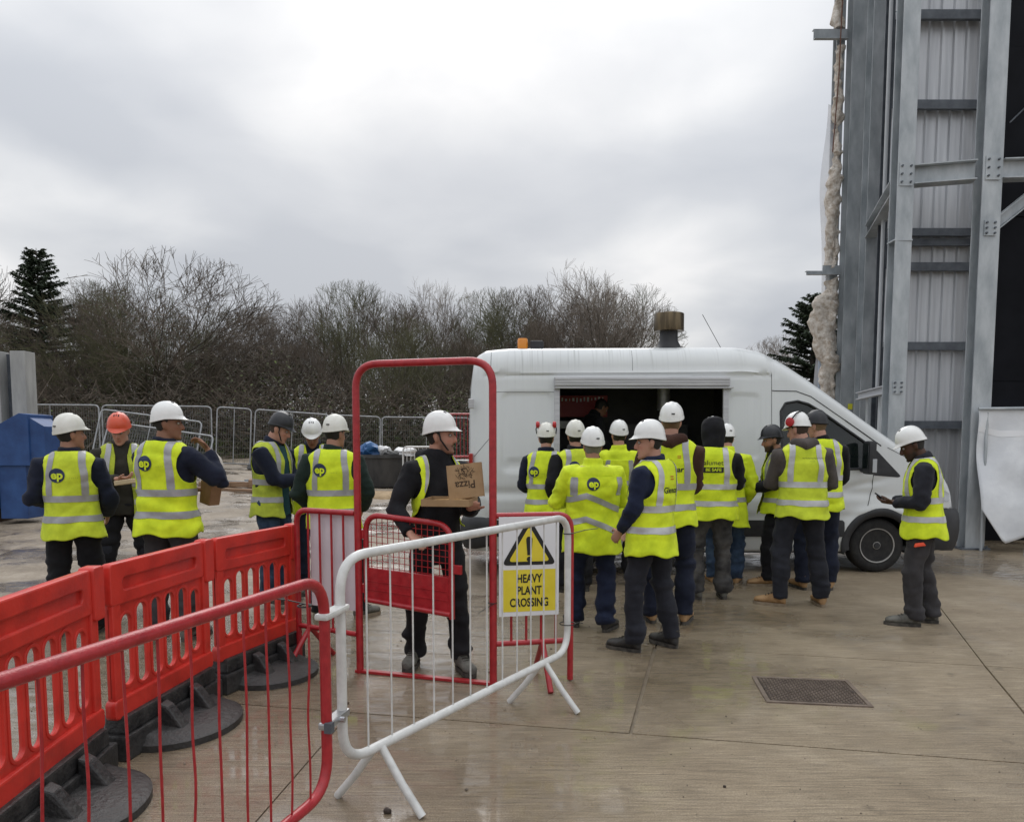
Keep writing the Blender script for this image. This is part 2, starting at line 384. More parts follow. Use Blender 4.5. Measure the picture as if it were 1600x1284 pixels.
def ibeam(mb, a, b, w, h, t=0.016, tw=0.012, side=(0, 0, 1), m=0):
    """H section between two points, `side` = direction across the web"""
    a, b, s_ = Vector(a), Vector(b), Vector(side); d = (b - a).normalized(); s_ = (s_ - d * s_.dot(d)).normalized(); r = d.cross(s_).normalized()
    for k in (-1, 1):
        o = s_ * (k * (h / 2 - t / 2)); mb.bar(a + o, b + o, w, t, m, up=s_)
    mb.bar(a, b, tw, h - 2 * t - 0.004, m, up=s_)
def column(x, y, w, h, z1, mt=M_galv, rz=0.0, plate=True):
    mb = MB(); c, s_ = math.cos(rz), math.sin(rz)
    ibeam(mb, loc((x, y, 0.02)), loc((x, y, z1)), w, h, side=(-s_, c, 0))
    o = mb.build('column', mt, bl)
    if plate:
        p = MB().box(loc((x, y, 0.012)), (w * 1.45, h * 1.45, 0.024))
        for i in (-1, 1):
            for j in (-1, 1): p.lathe([(0.018, 0.024), (0.018, 0.06)], loc((x + i * w * 0.58, y + j * h * 0.58, 0)), seg=6)
        p.build('base_plate', M_galvd, o)
    return o
column(6.965, 11.1, 0.30, 0.20, 13.5, rz=R(4))
cA = column(5.84, 11.35, 0.255, 0.20, 13.5, rz=R(4))
MB().box(loc((5.84, 11.35, 4.62)), (0.275, 0.22, 0.02)).build('splice_plate', M_galv, cA)
column(6.73, 14.2, 0.24, 0.26, 14)
column(6.615, 14.72, 0.30, 0.26, 14)
column(6.36, 14.95, 0.16, 0.18, 14)
column(6.52, 13.15, 0.20, 0.2, 14, M_galvd)  # column flange in shadow: its shade is put into the dark steel colour
mb = MB(); mb.tube([loc((6.37, 12.95, 2.42)), loc((6.36, 12.95, 13))], 0.032, 8); mb.build('drain_pipe', mat('pale_pipe', (0.5, 0.52, 0.54), rough=0.4), bl, smooth=50)
# bolted connection plates on the main columns
for (x, y, z, w_, h_) in ((5.84, 11.24, 5.57, 0.2, 0.34), (6.965, 10.985, 5.57, 0.22, 0.34), (6.965, 10.985, 4.72, 0.18, 0.22), (5.84, 11.24, 2.44, 0.15, 0.2)):
    o = MB().box(loc((x, y, z)), (w_, 0.014, h_)).build('connection_plate', M_galv, bl, bevel=0.002)
    for i in (-1, 1):
        for j in (-1, 0, 1): MB().lathe([(0.016, -0.024), (0.016, 0.0)], loc((x + i * w_ * 0.33, y - 0.006, z + j * h_ * 0.34)), 'y', 6).build('bolt', M_galvd, o)
# beams
def beam(a, b, w, h, mt=M_galv, name='beam', side=(0, 0, 1)):
    mb = MB(); ibeam(mb, loc(a), loc(b), w, h, side=side); return mb.build(name, mt, bl)
beam((6.0, 11.33, 5.57), (6.79, 11.13, 5.57), 0.22, 0.28)
beam((7.14, 11.09, 5.57), (14, 10.5, 5.57), 0.22, 0.28)
beam((5.88, 11.52, 5.52), (6.68, 14.05, 5.52), 0.2, 0.24)
beam((5.86, 11.52, 2.44), (6.12, 13.1, 2.42), 0.10, 0.13, mat('pale_rail', (0.5, 0.52, 0.55), rough=0.45))
beam((7.12, 11.25, 4.78), (9.2, 11.1, 6.5), 0.16, 0.16, name='brace')
for x, y, zt in ((6.13, 12.75, 2.36), (6.02, 12.1, 2.36), (5.97, 11.75, 2.36)):
    MB().bar(loc((x, y, 0.0)), loc((x, y, zt)), 0.05, 0.08).build('stud', M_galv, bl)
# profiled liner sheets: trapezoidal ribs, one sheet per band between the girts
girts = [(8.40, 0.17), (7.02, 0.16), (5.02, 0.13), (4.86, 0.12), (4.47, 0.14), (3.19, 0.13), (1.90, 0.12), (9.75, 0.16)]
zs = [0.05, 1.90, 3.19, 4.47, 4.95, 7.02, 8.40, 9.75, 13.5]
def sheet_band(z0, z1, x0, x1, y):
    mb = MB(); pts = []; x = x0
    while x < x1:
        pts += [(x, 0.0), (x + 0.125, 0.0), (x + 0.142, -0.034), (x + 0.178, -0.034), (x + 0.196, 0.0)]
        pts += []
        x += 0.2
    V = [(px - 6.9, y + dy - 12.0, z) for z in (z0, z1) for px, dy in pts]; n = len(pts)
    V += [(px - 6.9, y + dy - 12.0 + 0.008, z) for z in (z0, z1) for px, dy in pts]
    F = [(i, i + 1, n + i + 1, n + i) for i in range(n - 1)] + [(2 * n + i + 1, 2 * n + i, 3 * n + i, 3 * n + i + 1) for i in range(n - 1)]
    mb.add(V, F); mb.build('liner_sheet', M_liner, bl, recalc=False)
for k in range(len(zs) - 1):
    sheet_band(zs[k] + 0.003, zs[k + 1] - 0.003, 6.18 + 0.02 * (k % 2), 7.66, 12.42 + 0.012 * (k % 2))
for z, h in girts:
    mb = MB(); y = 12.3
    mb.bar(loc((6.15, y, z)), loc((7.78, y, z)), 0.012, h).bar(loc((6.15, y + 0.035, z + h / 2)), loc((7.78, y + 0.035, z + h / 2)), 0.07, 0.01).bar(loc((6.15, y - 0.035, z - h / 2)), loc((7.78, y - 0.035, z - h / 2)), 0.07, 0.01)
    mb.build('girt', M_galvd, bl)
# dark interior wall of big black sheets
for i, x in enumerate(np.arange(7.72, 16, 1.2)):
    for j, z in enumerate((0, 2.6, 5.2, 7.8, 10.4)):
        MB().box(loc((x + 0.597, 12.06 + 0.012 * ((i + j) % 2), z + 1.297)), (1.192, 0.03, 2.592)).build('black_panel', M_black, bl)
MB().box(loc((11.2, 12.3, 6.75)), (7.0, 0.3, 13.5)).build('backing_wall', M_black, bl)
MB().bar(loc((7.70, 11.98, 0)), loc((7.70, 11.98, 13)), 0.05, 0.06).build('edge_trim', M_galvd, bl)
mb = MB(); mb.tube([loc((7.8, 11.95, 6.6)), loc((8.6, 11.9, 7.4))], 0.012, 6); mb.build('loose_cable', M_galvd, bl)
# rest of the building behind, seen only edge on
MB().box(loc((12.2, 21.6, 6.75)), (3.0, 12.5, 13.5), rot=(0, 0, R(-27))).build('rear_block', M_liner, bl)
# projecting rails at the facade edge
for z, x0, h in ((9.42, 5.80, 0.20), (4.93, 5.80, 0.075)):
    mb = MB(); mb.bar(loc((x0, 14.8, z)), loc((6.45, 14.8, z)), 0.012, h).bar(loc((x0, 14.84, z + h / 2)), loc((6.45, 14.84, z + h / 2)), 0.08, 0.012).bar(loc((x0, 14.76, z - h / 2)), loc((6.45, 14.76, z - h / 2)), 0.08, 0.012)
    mb.build('projecting_rail', M_galv, bl)
MB().box(loc((6.28, 14.78, 4.98)), (0.34, 0.03, 0.18)).build('rail_bracket', M_galv, bl)
mb = MB(); mb.tube([loc((6.30, 14.7, 10.5)), loc((6.27, 14.7, 8.6)), loc((6.20, 14.7, 7.2))], 0.012, 6); mb.build('hanging_rod', mat('rusty_rod', (0.16, 0.07, 0.045), rough=0.7), bl)
# torn mineral wool bulging out at the edge
ns_ = SN(21)
def wool(z0, z1, width, x_r, th, seed):
    nz, na_ = int((z1 - z0) / 0.05) + 2, 22; V = []
    for i in range(nz):
        z = z0 + (z1 - z0) * i / (nz - 1); t = i / (nz - 1)
        w = width(t)
        for k in range(na_):
            a = 2 * math.pi * k / na_
            V.append((x_r - w / 2 + math.cos(a) * w / 2, 14.86 + math.sin(a) * th, z))
    V = np.array(V); d = ns_(V + seed, (9, 9, 5)) * 0.05 + ns_(V - seed, (26, 26, 20)) * 0.03
    c = np.array([x_r - 0.1, 14.86, 0]); nn = V - c; nn[:, 2] = 0; nn /= np.linalg.norm(nn, axis=1)[:, None] + 1e-6
    V = V + nn * d[:, None]; V[:, 2] += ns_(V + 5, (8, 8, 3)) * 0.04
    V = V - np.array([6.9, 12.0, 0])
    F = [(i * na_ + k, i * na_ + (k + 1) % na_, (i + 1) * na_ + (k + 1) % na_, (i + 1) * na_ + k) for i in range(nz - 1) for k in range(na_)]
    F += [tuple(range(na_))[::-1], tuple((nz - 1) * na_ + k for k in range(na_))]
    mesh_obj('insulation_roll', V, F, M_wool, bl, smooth=60)
wool(2.2, 3.15, lambda t: 0.30, 6.48, 0.09, 1.0)
wool(3.08, 4.85, lambda t: 0.20 + 0.42 * max(0, math.sin(min(1, t * 1.15) * 3.0)) ** 0.8, 6.47, 0.13, 4.0)
wool(5.05, 7.3, lambda t: 0.30 - 0.12 * t, 6.44, 0.08, 7.0)
wool(7.25, 9.2, lambda t: 0.17, 6.42, 0.08, 9.0); wool(9.55, 11.5, lambda t: 0.18, 6.42, 0.08, 12.0)
# torn polythene vapour sheet
g = []; nz = 40
for i in range(nz):
    z = 2.0 + 6.2 * i / (nz - 1)
    for k in range(5):
        g.append((6.14 + 0.075 * k + 0.05 * math.sin(z * 1.7) * (1 - k / 4), 14.97 + 0.03 * math.sin(z * 3 + k), z))
mesh_obj('vapour_sheet', [loc(p) for p in g], [(i * 5 + k, i * 5 + k + 1, (i + 1) * 5 + k + 1, (i + 1) * 5 + k) for i in range(nz - 1) for k in range(4)], M_poly, bl, smooth=180)
MB().box(loc((6.655, 14.58, 2.31)), (0.09, 0.004, 0.11)).build('inspection_tag', M_yel, bl)
mb = MB().box(loc((6.255, 14.93, 2.6)), (0.2, 0.05, 1.9)); mb.build('membrane_board', mat('pale_blue_board', (0.36, 0.42, 0.50), (0.46, 0.52, 0.6), rough=0.6), bl)

# white sheeting hung over a low rail at the right edge
sh = thing('plastic_sheeting', 'white plastic sheeting draped over a low frame at the right edge', 'sheeting', (7.9, 10.6, 0))
nu, nv = 60, 44; V = []
for j in range(nv):
    t = j / (nv - 1)
    for i in range(nu):
        s_ = i / (nu - 1); x = 6.88 + s_ * 2.6
        zt = 2.10 + 0.02 * math.sin(s_ * 14); zb = 0.62 - 0.48 * min(1, s_ / 0.11) + 0.9 * max(0, s_ - 0.12) * 1.1
        V.append((x + 0.02 * t, 10.95 - 0.24 * s_ * 2.0 - 0.30 * t * (0.4 + s_), zt + (zb - zt) * t))
V = np.array(V); nd = SN(33)
V[:, 1] += nd(V, (2.6, 1, 1.2)) * 0.075 + nd(V + 3, (8, 3, 4)) * 0.03; V[:, 2] += nd(V + 9, (3, 1, 3)) * 0.015
V -= np.array([7.9, 10.6, 0])
F = [(j * nu + i, j * nu + i + 1, (j + 1) * nu + i + 1, (j + 1) * nu + i) for j in range(nv - 1) for i in range(nu - 1)]
o = mesh_obj('sheet', V, F, M_tarp, sh, smooth=180, recalc=False); o.modifiers.new('th', 'SOLIDIFY').thickness = 0.004
tape = [j for j in range(7, 10)]
Vt = V.copy(); Vt[:, 1] -= 0.008
mesh_obj('joint_tape', [tuple(p) for p in Vt[7 * nu:10 * nu]], [(j * nu + i, j * nu + i + 1, (j + 1) * nu + i + 1, (j + 1) * nu + i) for j in range(2) for i in range(nu - 1)], M_tape, sh, smooth=180, recalc=False)
mb = MB(); mb.tube([(-1.05, 0.28, 2.1), (1.9, -0.2, 2.12)], 0.024, 8); mb.build('top_rail', M_galv, sh, smooth=50)
for a, b_ in (((-0.62, -0.25, 0.0), (-0.35, 0.05, 1.4)), ((0.9, -0.5, 0), (0.75, -0.1, 2.05)), ((-0.9, 0.3, 0), (-0.9, 0.3, 2.05))):
    mb = MB(); mb.tube([a, b_], 0.022, 8); mb.build('prop', M_galv, sh, smooth=50)
# ================================================================== TREES behind the yard
M_bark = mat('bark', (0.052, 0.044, 0.034), (0.10, 0.086, 0.066), rough=0.9, scale=5, stretch=(1, 1, 0.3))
M_twig = mat('bare_twigs', (0.078, 0.062, 0.047), (0.155, 0.124, 0.095), rough=0.9, scale=0.9)
M_twig2 = mat('mossy_twigs', (0.062, 0.062, 0.032), (0.125, 0.122, 0.06), rough=0.9, scale=0.9)
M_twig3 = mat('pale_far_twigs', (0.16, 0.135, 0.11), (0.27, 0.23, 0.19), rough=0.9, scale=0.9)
M_needle = mat('dark_conifer_needles', (0.024, 0.036, 0.020), (0.055, 0.08, 0.04), rough=0.8, scale=2.0)
M_ever = mat('olive_evergreen_leaves', (0.034, 0.040, 0.015), (0.10, 0.135, 0.030), rough=0.8, scale=0.5, detail=8, c3=(0.052, 0.052, 0.024))
def seg_mesh(segs, sides):
    """segs: arrays (a, b, ra, rb) -> open tapered prisms, vectorised"""
    a = np.array([s[0] for s in segs]); b = np.array([s[1] for s in segs]); ra = np.array([s[2] for s in segs]); rb = np.array([s[3] for s in segs])
    d = b - a; d /= np.linalg.norm(d, axis=1)[:, None] + 1e-9
    ref = np.where(np.abs(d[:, 2:3]) < 0.9, np.array([[0, 0, 1.0]]), np.array([[1.0, 0, 0]]))
    u = np.cross(d, ref); u /= np.linalg.norm(u, axis=1)[:, None] + 1e-9; w = np.cross(d, u)
    V = np.zeros((len(segs), 2 * sides, 3))
    for k in range(sides):
        c, s_ = math.cos(6.2832 * k / sides), math.sin(6.2832 * k / sides); o = u * c + w * s_
        V[:, k] = a + o * ra[:, None]; V[:, sides + k] = b + o * rb[:, None]
    base = (np.arange(len(segs)) * 2 * sides)[:, None]
    F = np.concatenate([base + np.array([[k, (k + 1) % sides, sides + (k + 1) % sides, sides + k]]) for k in range(sides)])
    return V.reshape(-1, 3), F
def grow(rg, p, d, ln, r, lvl, maxl, out_, up, curve, spread, nch):
    """p, d: tuples; plain float arithmetic keeps this quick"""
    n = 4 if lvl < 2 else (3 if lvl < maxl else 2); g = rg.gauss; cv = curve if lvl < 2 else curve * 0.75
    pts = [p]; dirs = []; u_ = up * (0.5 if lvl else 0.2)
    for i in range(n):
        x, y, z = d[0] + g(0, cv), d[1] + g(0, cv), d[2] + g(0, cv) + u_; m = math.sqrt(x * x + y * y + z * z); d = (x / m, y / m, z / m); q = pts[-1]; s_ = ln / n
        pts.append((q[0] + d[0] * s_, q[1] + d[1] * s_, q[2] + d[2] * s_)); dirs.append(d)
    o = out_[min(lvl, len(out_) - 1)]
    for i in range(n): o.append((pts[i], pts[i + 1], r * (1 - 0.62 * i / n), r * (1 - 0.62 * (i + 1) / n)))
    if lvl >= maxl: return
    for k in range(nch[lvl]):
        last = k == nch[lvl] - 1
        t = 1.0 if last else rg.uniform(0.30 if lvl else 0.22, 1.0)
        i = min(int(t * n), n - 1); f = t * n - i; a, b = pts[i], pts[i + 1]; q = tuple(a[j] + (b[j] - a[j]) * f for j in range(3)); D = dirs[i]
        ax = (g(0, 1), g(0, 1), g(0, 1)); dt = ax[0] * D[0] + ax[1] * D[1] + ax[2] * D[2]; ax = tuple(ax[j] - D[j] * dt for j in range(3)); m = math.sqrt(sum(v * v for v in ax)) + 1e-9
        an = spread * 0.3 if last else rg.uniform(spread * 0.6, spread * 1.35); c, s_ = math.cos(an), math.sin(an) / m
        grow(rg, q, tuple(D[j] * c + ax[j] * s_ for j in range(3)), ln * (rg.uniform(0.50, 0.74) if lvl < 2 else rg.uniform(0.42, 0.62)), max(r * (1 - 0.62 * t) * 0.66, 0.006), lvl + 1, maxl, out_, up, curve, spread, nch)
def tree_mesh(seed, h, stems, spread, up, curve, nch, r0, tw, lean=0.25):
    rng = random.Random(seed); out_ = [[] for _ in range(6)]
    for s_ in range(stems):
        a = rng.uniform(0, 6.28); l = lean * rng.uniform(0.4, 1.2) if stems > 1 else 0.05
        m_ = math.sqrt(l * l + 1); d = (math.cos(a) * l / m_, math.sin(a) * l / m_, 1 / m_)
        grow(rng, (math.cos(a) * 0.15, math.sin(a) * 0.15, -0.3) if stems > 1 else (0.0, 0.0, -0.3), d, h * rng.uniform(0.52, 0.64), r0 * (1 if stems == 1 else 0.7), 0, len(nch), out_, up, curve, spread, nch)
    allp = np.array([s[1] for l in out_ for s in l]); zt_ = np.percentile(allp[:, 2], 98); rr_ = np.percentile(np.hypot(allp[:, 0], allp[:, 1]), 92)
    cen = np.array([0, 0, zt_ * 0.52]); rad = np.array([rr_, rr_, zt_ * 0.50]); hf = SN(seed)
    def inside(P_):
        d = (P_ - cen) / rad; r = np.linalg.norm(d, axis=1); return (r < 0.97 + 0.10 * hf(d * 3.2)) | (d[:, 2] < -0.5)
    for l in out_[2:]:       # twigs that would stick out of the rounded crown are dropped
        if not l: continue
        k_ = inside(np.array([s[1] for s in l])); l[:] = [s for s, q in zip(l, k_) if q]
    tv, tf = seg_mesh(out_[0] + out_[1], 6)
    allb = [s for l in out_[2:] for s in l]
    allb = [(a, b, max(x, tw), max(y, tw * 0.6)) for a, b, x, y in allb]
    cv, cf = seg_mesh(allb, 3)
    def mk(n, V, F, m):
        me = bpy.data.meshes.new(n); me.from_pydata(V.tolist(), [], F.tolist()); me.materials.append(m); return me
    zmax = cv[:, 2].max()
    return mk('trunk', tv, tf, M_bark), mk('crown', cv, cf, M_twig), zmax
TREES = [
    tree_mesh(11, 9.0, 1, 0.68, 0.03, 0.13, [10, 8, 7, 6], 0.17, 0.009),
    tree_mesh(12, 9.0, 4, 0.62, 0.04, 0.12, [6, 6, 6, 6], 0.15, 0.009, 0.45),
    tree_mesh(13, 9.0, 5, 0.55, 0.05, 0.14, [6, 6, 6, 5], 0.13, 0.009, 0.35),
    tree_mesh(14, 9.0, 1, 0.56, 0.06, 0.13, [13, 8, 6, 5], 0.18, 0.009),
    tree_mesh(15, 9.0, 2, 0.66, 0.04, 0.12, [9, 7, 7, 6], 0.16, 0.009, 0.5),
]
def put_tree(v, x, y, top, rz, wid, label, mt=None, group=None, name='bare_tree'):
    tm, cm, zmax = TREES[v]; z0 = float(terrain(x, y)); s_ = (top - z0) / zmax
    t = thing(name, label, 'tree', (x, y, z0), rz, group); t.scale = (s_ * wid, s_ * wid, s_)
    link('trunk', tm, t); c = link('crown', cm, t)
    if mt:
        c.material_slots[0].link = 'OBJECT'; c.material_slots[0].material = mt
    return t
# tree tops follow the ragged skyline of the photograph (x at y = 40 m)
sky_x = [-30, -27, -24.5, -22.5, -20, -17.6, -15.8, -14, -12, -10, -8, -5.6, -3.5, -2.2, 0, 1.7, 3.6, 5.6, 7, 7.7, 10, 12]
sky_z = [8.4, 8.4, 8.8, 9.8, 10.6, 10.0, 7.6, 8.4, 8.9, 9.7, 10.3, 10.7, 10.1, 10.4, 9.5, 9.9, 10.6, 10.4, 9.4, 7.4, 6.2, 5.6]
rng = np.random.RandomState(5)
WOOD = 'bare brown tree crowding the thicket beyond the mesh fence'
def skyline(x, y): return float(np.interp(x * 40 / y, sky_x, sky_z) - 2.2) * y / 40 + 2.2
k = 0
for y, step, drop in ((47, 3.0, -0.6), (41, 3.1, 0.3), (36, 4.2, 1.9)):
    for x in np.arange(-34 * y / 40, 8.2 * y / 40, step):
        xx = x + rng.uniform(-0.8, 0.8); yy = y + rng.uniform(-2, 2)
        top = skyline(xx, yy) - drop - abs(rng.normal()) * 0.7
        put_tree(int(rng.choice([0, 1, 2, 2, 3, 4])), xx, yy, top, rng.uniform(0, 6.28), rng.uniform(0.75, 1.0), WOOD, [None, M_twig2, None][k % 3], 'bare trees of the thicket'); k += 1
put_tree(4, -19.2, 37, 10.9, 0.6, 1.15, 'broad round crowned bare tree to the right of the dark conifer', None)
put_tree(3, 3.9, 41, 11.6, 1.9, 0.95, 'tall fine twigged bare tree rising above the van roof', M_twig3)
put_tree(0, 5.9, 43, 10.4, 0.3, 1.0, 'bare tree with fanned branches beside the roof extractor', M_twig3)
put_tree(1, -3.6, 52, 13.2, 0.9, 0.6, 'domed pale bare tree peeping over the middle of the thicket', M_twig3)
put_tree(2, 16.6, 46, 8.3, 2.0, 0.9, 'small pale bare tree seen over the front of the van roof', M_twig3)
put_tree(0, -31.0, 39, 13.4, 2.0, 0.9, 'bare tree cut off by the left edge of the picture', None)
# conifers: trunk with whorls of drooping sprays
def conifer(label, x, y, top, wid, seed, dens=1.0):
    rng = np.random.RandomState(seed); z0 = float(terrain(x, y)); t = thing('conifer_tree', label, 'tree', (x, y, z0)); h = top - z0
    mb = MB(); mb.tube([(0, 0, -0.3), (0.05, 0, h * 0.5), (0, 0, h)], [0.20, 0.12, 0.012], 8); mb.build('trunk', M_bark, t, smooth=60)
    segs = []; LV = []; LF = []
    zz = 0.7
    while zz < h - 0.15:
        f = 1 - zz / h; L_ = wid * (0.12 + f ** 0.8) * rng.uniform(0.7, 1.12); nb_ = rng.randint(6, 10)
        for b_ in range(nb_):
            a = rng.uniform(0, 6.28); n = 5; p = np.array([0, 0, zz + rng.uniform(-0.1, 0.1)]); up_ = 0.42 * (1 - f) + 0.06
            Lb = L_ * rng.uniform(0.65, 1.1); pts = [p]
            for i in range(n):
                dr = np.array([math.cos(a), math.sin(a), up_ - 0.09 * i * f + (0.12 if i == n - 1 else 0)]); p = p + dr * Lb / n; pts.append(p)
            for i in range(n): segs.append((pts[i], pts[i + 1], 0.03 * (1 - i / n) + 0.006, 0.03 * (1 - (i + 1) / n) + 0.006))
            for q in range(int(48 * dens * Lb) + 10):
                tt = rng.uniform(0.12, 1.0); i = min(int(tt * n), n - 1); c = pts[i] + (pts[i + 1] - pts[i]) * (tt * n - i)
                sd_ = rng.choice([-1, 1]); da = a + sd_ * rng.uniform(0.5, 1.2); l = rng.uniform(0.14, 0.34) * (1.15 - 0.5 * tt) ; w = rng.uniform(0.016, 0.035)
                e = np.array([math.cos(da) * l, math.sin(da) * l, rng.uniform(-0.16, 0.04)]); s_ = np.array([-math.sin(da) * w, math.cos(da) * w, rng.uniform(-0.03, 0.03)])
                o = len(LV); LV += [c - s_, c + s_, c + e * 0.6 + s_ * 0.9, c + e, c + e * 0.6 - s_ * 0.9]; LF.append((o, o + 1, o + 2, o + 3, o + 4))
        zz += rng.uniform(0.14, 0.26)
    sv, sf = seg_mesh(segs, 3); mesh_obj('branch_whorls', sv, sf.tolist(), M_bark, t, recalc=False)
    mesh_obj('crown', LV, LF, M_needle, t, recalc=False)
conifer('dark conifer standing above the hedge at the far left', -25.6, 40.5, 12.0, 3.6, 3, 1.2)
conifer('dark conifer beside the steel building behind the van cab', 14.5, 36, 8.6, 3.2, 4, 1.5)
conifer('dark conifer half hidden behind the hanging insulation', 17.4, 38.5, 8.3, 3.4, 6, 1.2)
# dense undergrowth of brambles and ivy: nobody could count it
rng = np.random.RandomState(9); n = 70000
ux = rng.uniform(-36, 9, n); uy = rng.uniform(31.5, 45, n)
hh = 1.8 + 1.7 * np.abs(SN(41)(np.stack([ux, uy, ux * 0], 1), (0.35, 0.35, 1))) + 0.10 * (uy - 31)
uz = terrain(ux, uy) + hh * rng.uniform(0, 1, n) ** 1.3 - 0.1
C0 = np.stack([ux, uy, uz], 1); a = rng.uniform(0, 6.28, n); l = rng.uniform(0.03, 0.085, n); tz = rng.uniform(-0.6, 0.9, n)
e1 = np.stack([np.cos(a) * l, np.sin(a) * l, tz * l], 1); e2 = np.stack([-np.sin(a) * l * 0.6, np.cos(a) * l * 0.6, rng.uniform(-0.5, 0.5, n) * l], 1)
m2 = 45000; lx, ly = rng.uniform(-38, 10, m2), rng.uniform(32.5, 47, m2); a2 = rng.uniform(0, 6.28, m2); l2 = rng.uniform(0.05, 0.12, m2)
C2 = np.stack([lx, ly, terrain(lx, ly) + rng.uniform(0, 1, m2) * (0.7 + 0.09 * (ly - 32)) - 0.05], 1); g1 = np.stack([np.cos(a2) * l2, np.sin(a2) * l2 * 0.5, rng.uniform(-0.3, 0.6, m2) * l2], 1); g2 = np.stack([-np.sin(a2) * l2 * 0.3, np.cos(a2) * l2 * 0.3, l2 * 0.8], 1)
C0 = np.concatenate([C0, C2]); e1 = np.concatenate([e1, g1]); e2 = np.concatenate([e2, g2]); n += m2
V = np.stack([C0 - e1, C0 - e2, C0 + e1, C0 + e2], 1).reshape(-1, 3); F = np.arange(4 * n).reshape(-1, 4)
und = mesh_obj('undergrowth', V.tolist(), F.tolist(), M_ever, recalc=False); tag(und, 'dense olive brown brambles and ivy under the bare trees', 'undergrowth', kind='stuff')
n = 18000; ux = rng.uniform(-36, 9, n); uy = rng.uniform(31, 46, n); uz = terrain(ux, uy) + rng.uniform(0, 1, n) ** 0.9 * (2.6 + 0.18 * (uy - 31)); a = rng.uniform(0, 6.28, n); l = rng.uniform(0.5, 1.5, n)
B0 = np.stack([ux, uy, uz], 1); B1 = B0 + np.stack([np.cos(a) * l * 0.8, np.sin(a) * l * 0.5, rng.uniform(-0.2, 0.9, n) * l], 1)
sv, sf = seg_mesh([(B0[i], B1[i], 0.016, 0.007) for i in range(n)], 3)
br = mesh_obj('bramble_stems', sv.tolist(), sf.tolist(), M_twig, recalc=False); tag(br, 'tangle of thin brown stems filling the thicket', 'brambles', kind='stuff')
# ================================================================== YARD: mesh fence, skip, tub, debris
M_hfr = mat('fence_tube', (0.30, 0.31, 0.32), (0.42, 0.43, 0.44), rough=0.45, metal=0.3, scale=6); M_wire = mat('fence_wire', (0.16, 0.165, 0.16), rough=0.55, metal=0.3); M_block = mat('fence_block', (0.10, 0.10, 0.10), rough=0.9)
def fence_panel(label, a, b, za, zb, h=2.0, rot=0.0, group='mesh fence panels along the thicket', block=True):
    """a, b: ground points (x, y); za, zb: their heights"""
    A, B = Vector((a[0], a[1], za)), Vector((b[0], b[1], zb)); d = B - A; ln = d.length; rz = math.atan2(d.y, d.x)
    t = thing('fence_panel', label, 'fence panel', tuple(A), group=group, rot=(rot, -math.asin(d.z / ln), rz))
    fr = MB(); P_ = bend_path([(0.05, 0, 0.0), (0.05, 0, h), (ln - 0.05, 0, h), (ln - 0.05, 0, 0.0)], 0.16); fr.tube(P_, 0.024, 7); fr.tube([(0.05, 0, 0.14), (ln - 0.05, 0, 0.14)], 0.02, 6); fr.build('frame', M_hfr, t, smooth=60)
    MB().tube([(ln / 2, 0, 0.16), (ln / 2, 0, h - 0.02)], 0.015, 6).build('stiffener', M_hfr, t, smooth=60)
    w = MB(); 
    for x in np.arange(0.12, ln - 0.08, 0.075): w.bar((x, 0, 0.14), (x, 0, h - 0.02), 0.006, 0.006)
    for z in np.arange(0.26, h - 0.05, 0.21): w.bar((0.05, 0.006, z), (ln - 0.05, 0.006, z), 0.006, 0.006)
    o = w.build('wire_mesh', M_wire, t, recalc=False); o['kind'] = 'stuff'
    if block:
        for x in (0.0, ln): MB().box((x, 0, 0.06), (0.22, 0.7, 0.14), taper=0.85).build('foot_block', M_block, t)
fl = [(-19.8, 23.4, 0.80), (-16.55, 23.9, 0.82), (-13.35, 24.0, 0.80), (-9.95, 24.6, 0.78), (-8.85, 25.0, 0.72), (-6.4, 25.6, 0.55), (-4.7, 26.4, 0.50), (-1.5, 26.9, 0.48)]
labs = ['mesh fence panel behind the blue skip', 'mesh fence panel above the first helmet on the left', 'mesh fence panel behind the orange helmet', 'narrow mesh fence panel right of the tall bareheaded gap', 'mesh fence panel left of the black helmet', 'mesh fence panel behind the two white helmets', 'mesh fence panel behind the black tub']
labs[3] = 'narrow mesh fence panel next to the leaning one'
for i in range(len(fl) - 1):
    fence_panel(labs[i], fl[i][:2], fl[i + 1][:2], fl[i][2], fl[i + 1][2])
fence_panel('mesh fence panel leaning over between the left workers', (-13.0, 22.6), (-9.9, 22.9), 0.95, 0.55, 1.75, rot=R(-14), block=False)
fence_panel('mesh fence panel fallen askew behind the tallest worker on the left', (-12.4, 21.9), (-9.3, 22.3), 0.9, 0.45, 1.45, rot=R(-22), block=False)
# red and white barriers stacked far behind the van
M_redb = mat('barrier_red_paint', (0.30, 0.008, 0.014), (0.42, 0.020, 0.026), rough=0.36, scale=22, detail=8, coat=0.2, bump=0.12, bscale=130)
M_whtb = mat('barrier_white_paint', (0.55, 0.55, 0.53), (0.70, 0.70, 0.68), rough=0.38, scale=14, coat=0.2)
def far_barrier(label, x, y, z, w, h, m, rz=0.0):
    t = thing('crowd_barrier', label, 'barrier', (x, y, z), rz, 'barriers stacked behind the van')
    mb = MB(); P_ = bend_path([(0, 0, 0), (0, 0, h), (w, 0, h), (w, 0, 0)], 0.12); mb.tube(P_, 0.022, 6); mb.tube([(0, 0, 0.15), (w, 0, 0.15)], 0.018, 6); mb.build('frame', m, t, smooth=60)
    for i in range(1, 10): MB().tube([(w * i / 10, 0, 0.15), (w * i / 10, 0, h)], 0.008, 5).build('bar', m, t)
far_barrier('tall red barrier standing behind the van rear', -1.62, 18.0, 0.34, 0.9, 1.95, M_redb)
far_barrier('low red barrier near the van rear', -1.75, 17.0, 0.28, 1.4, 1.0, M_redb, R(8))
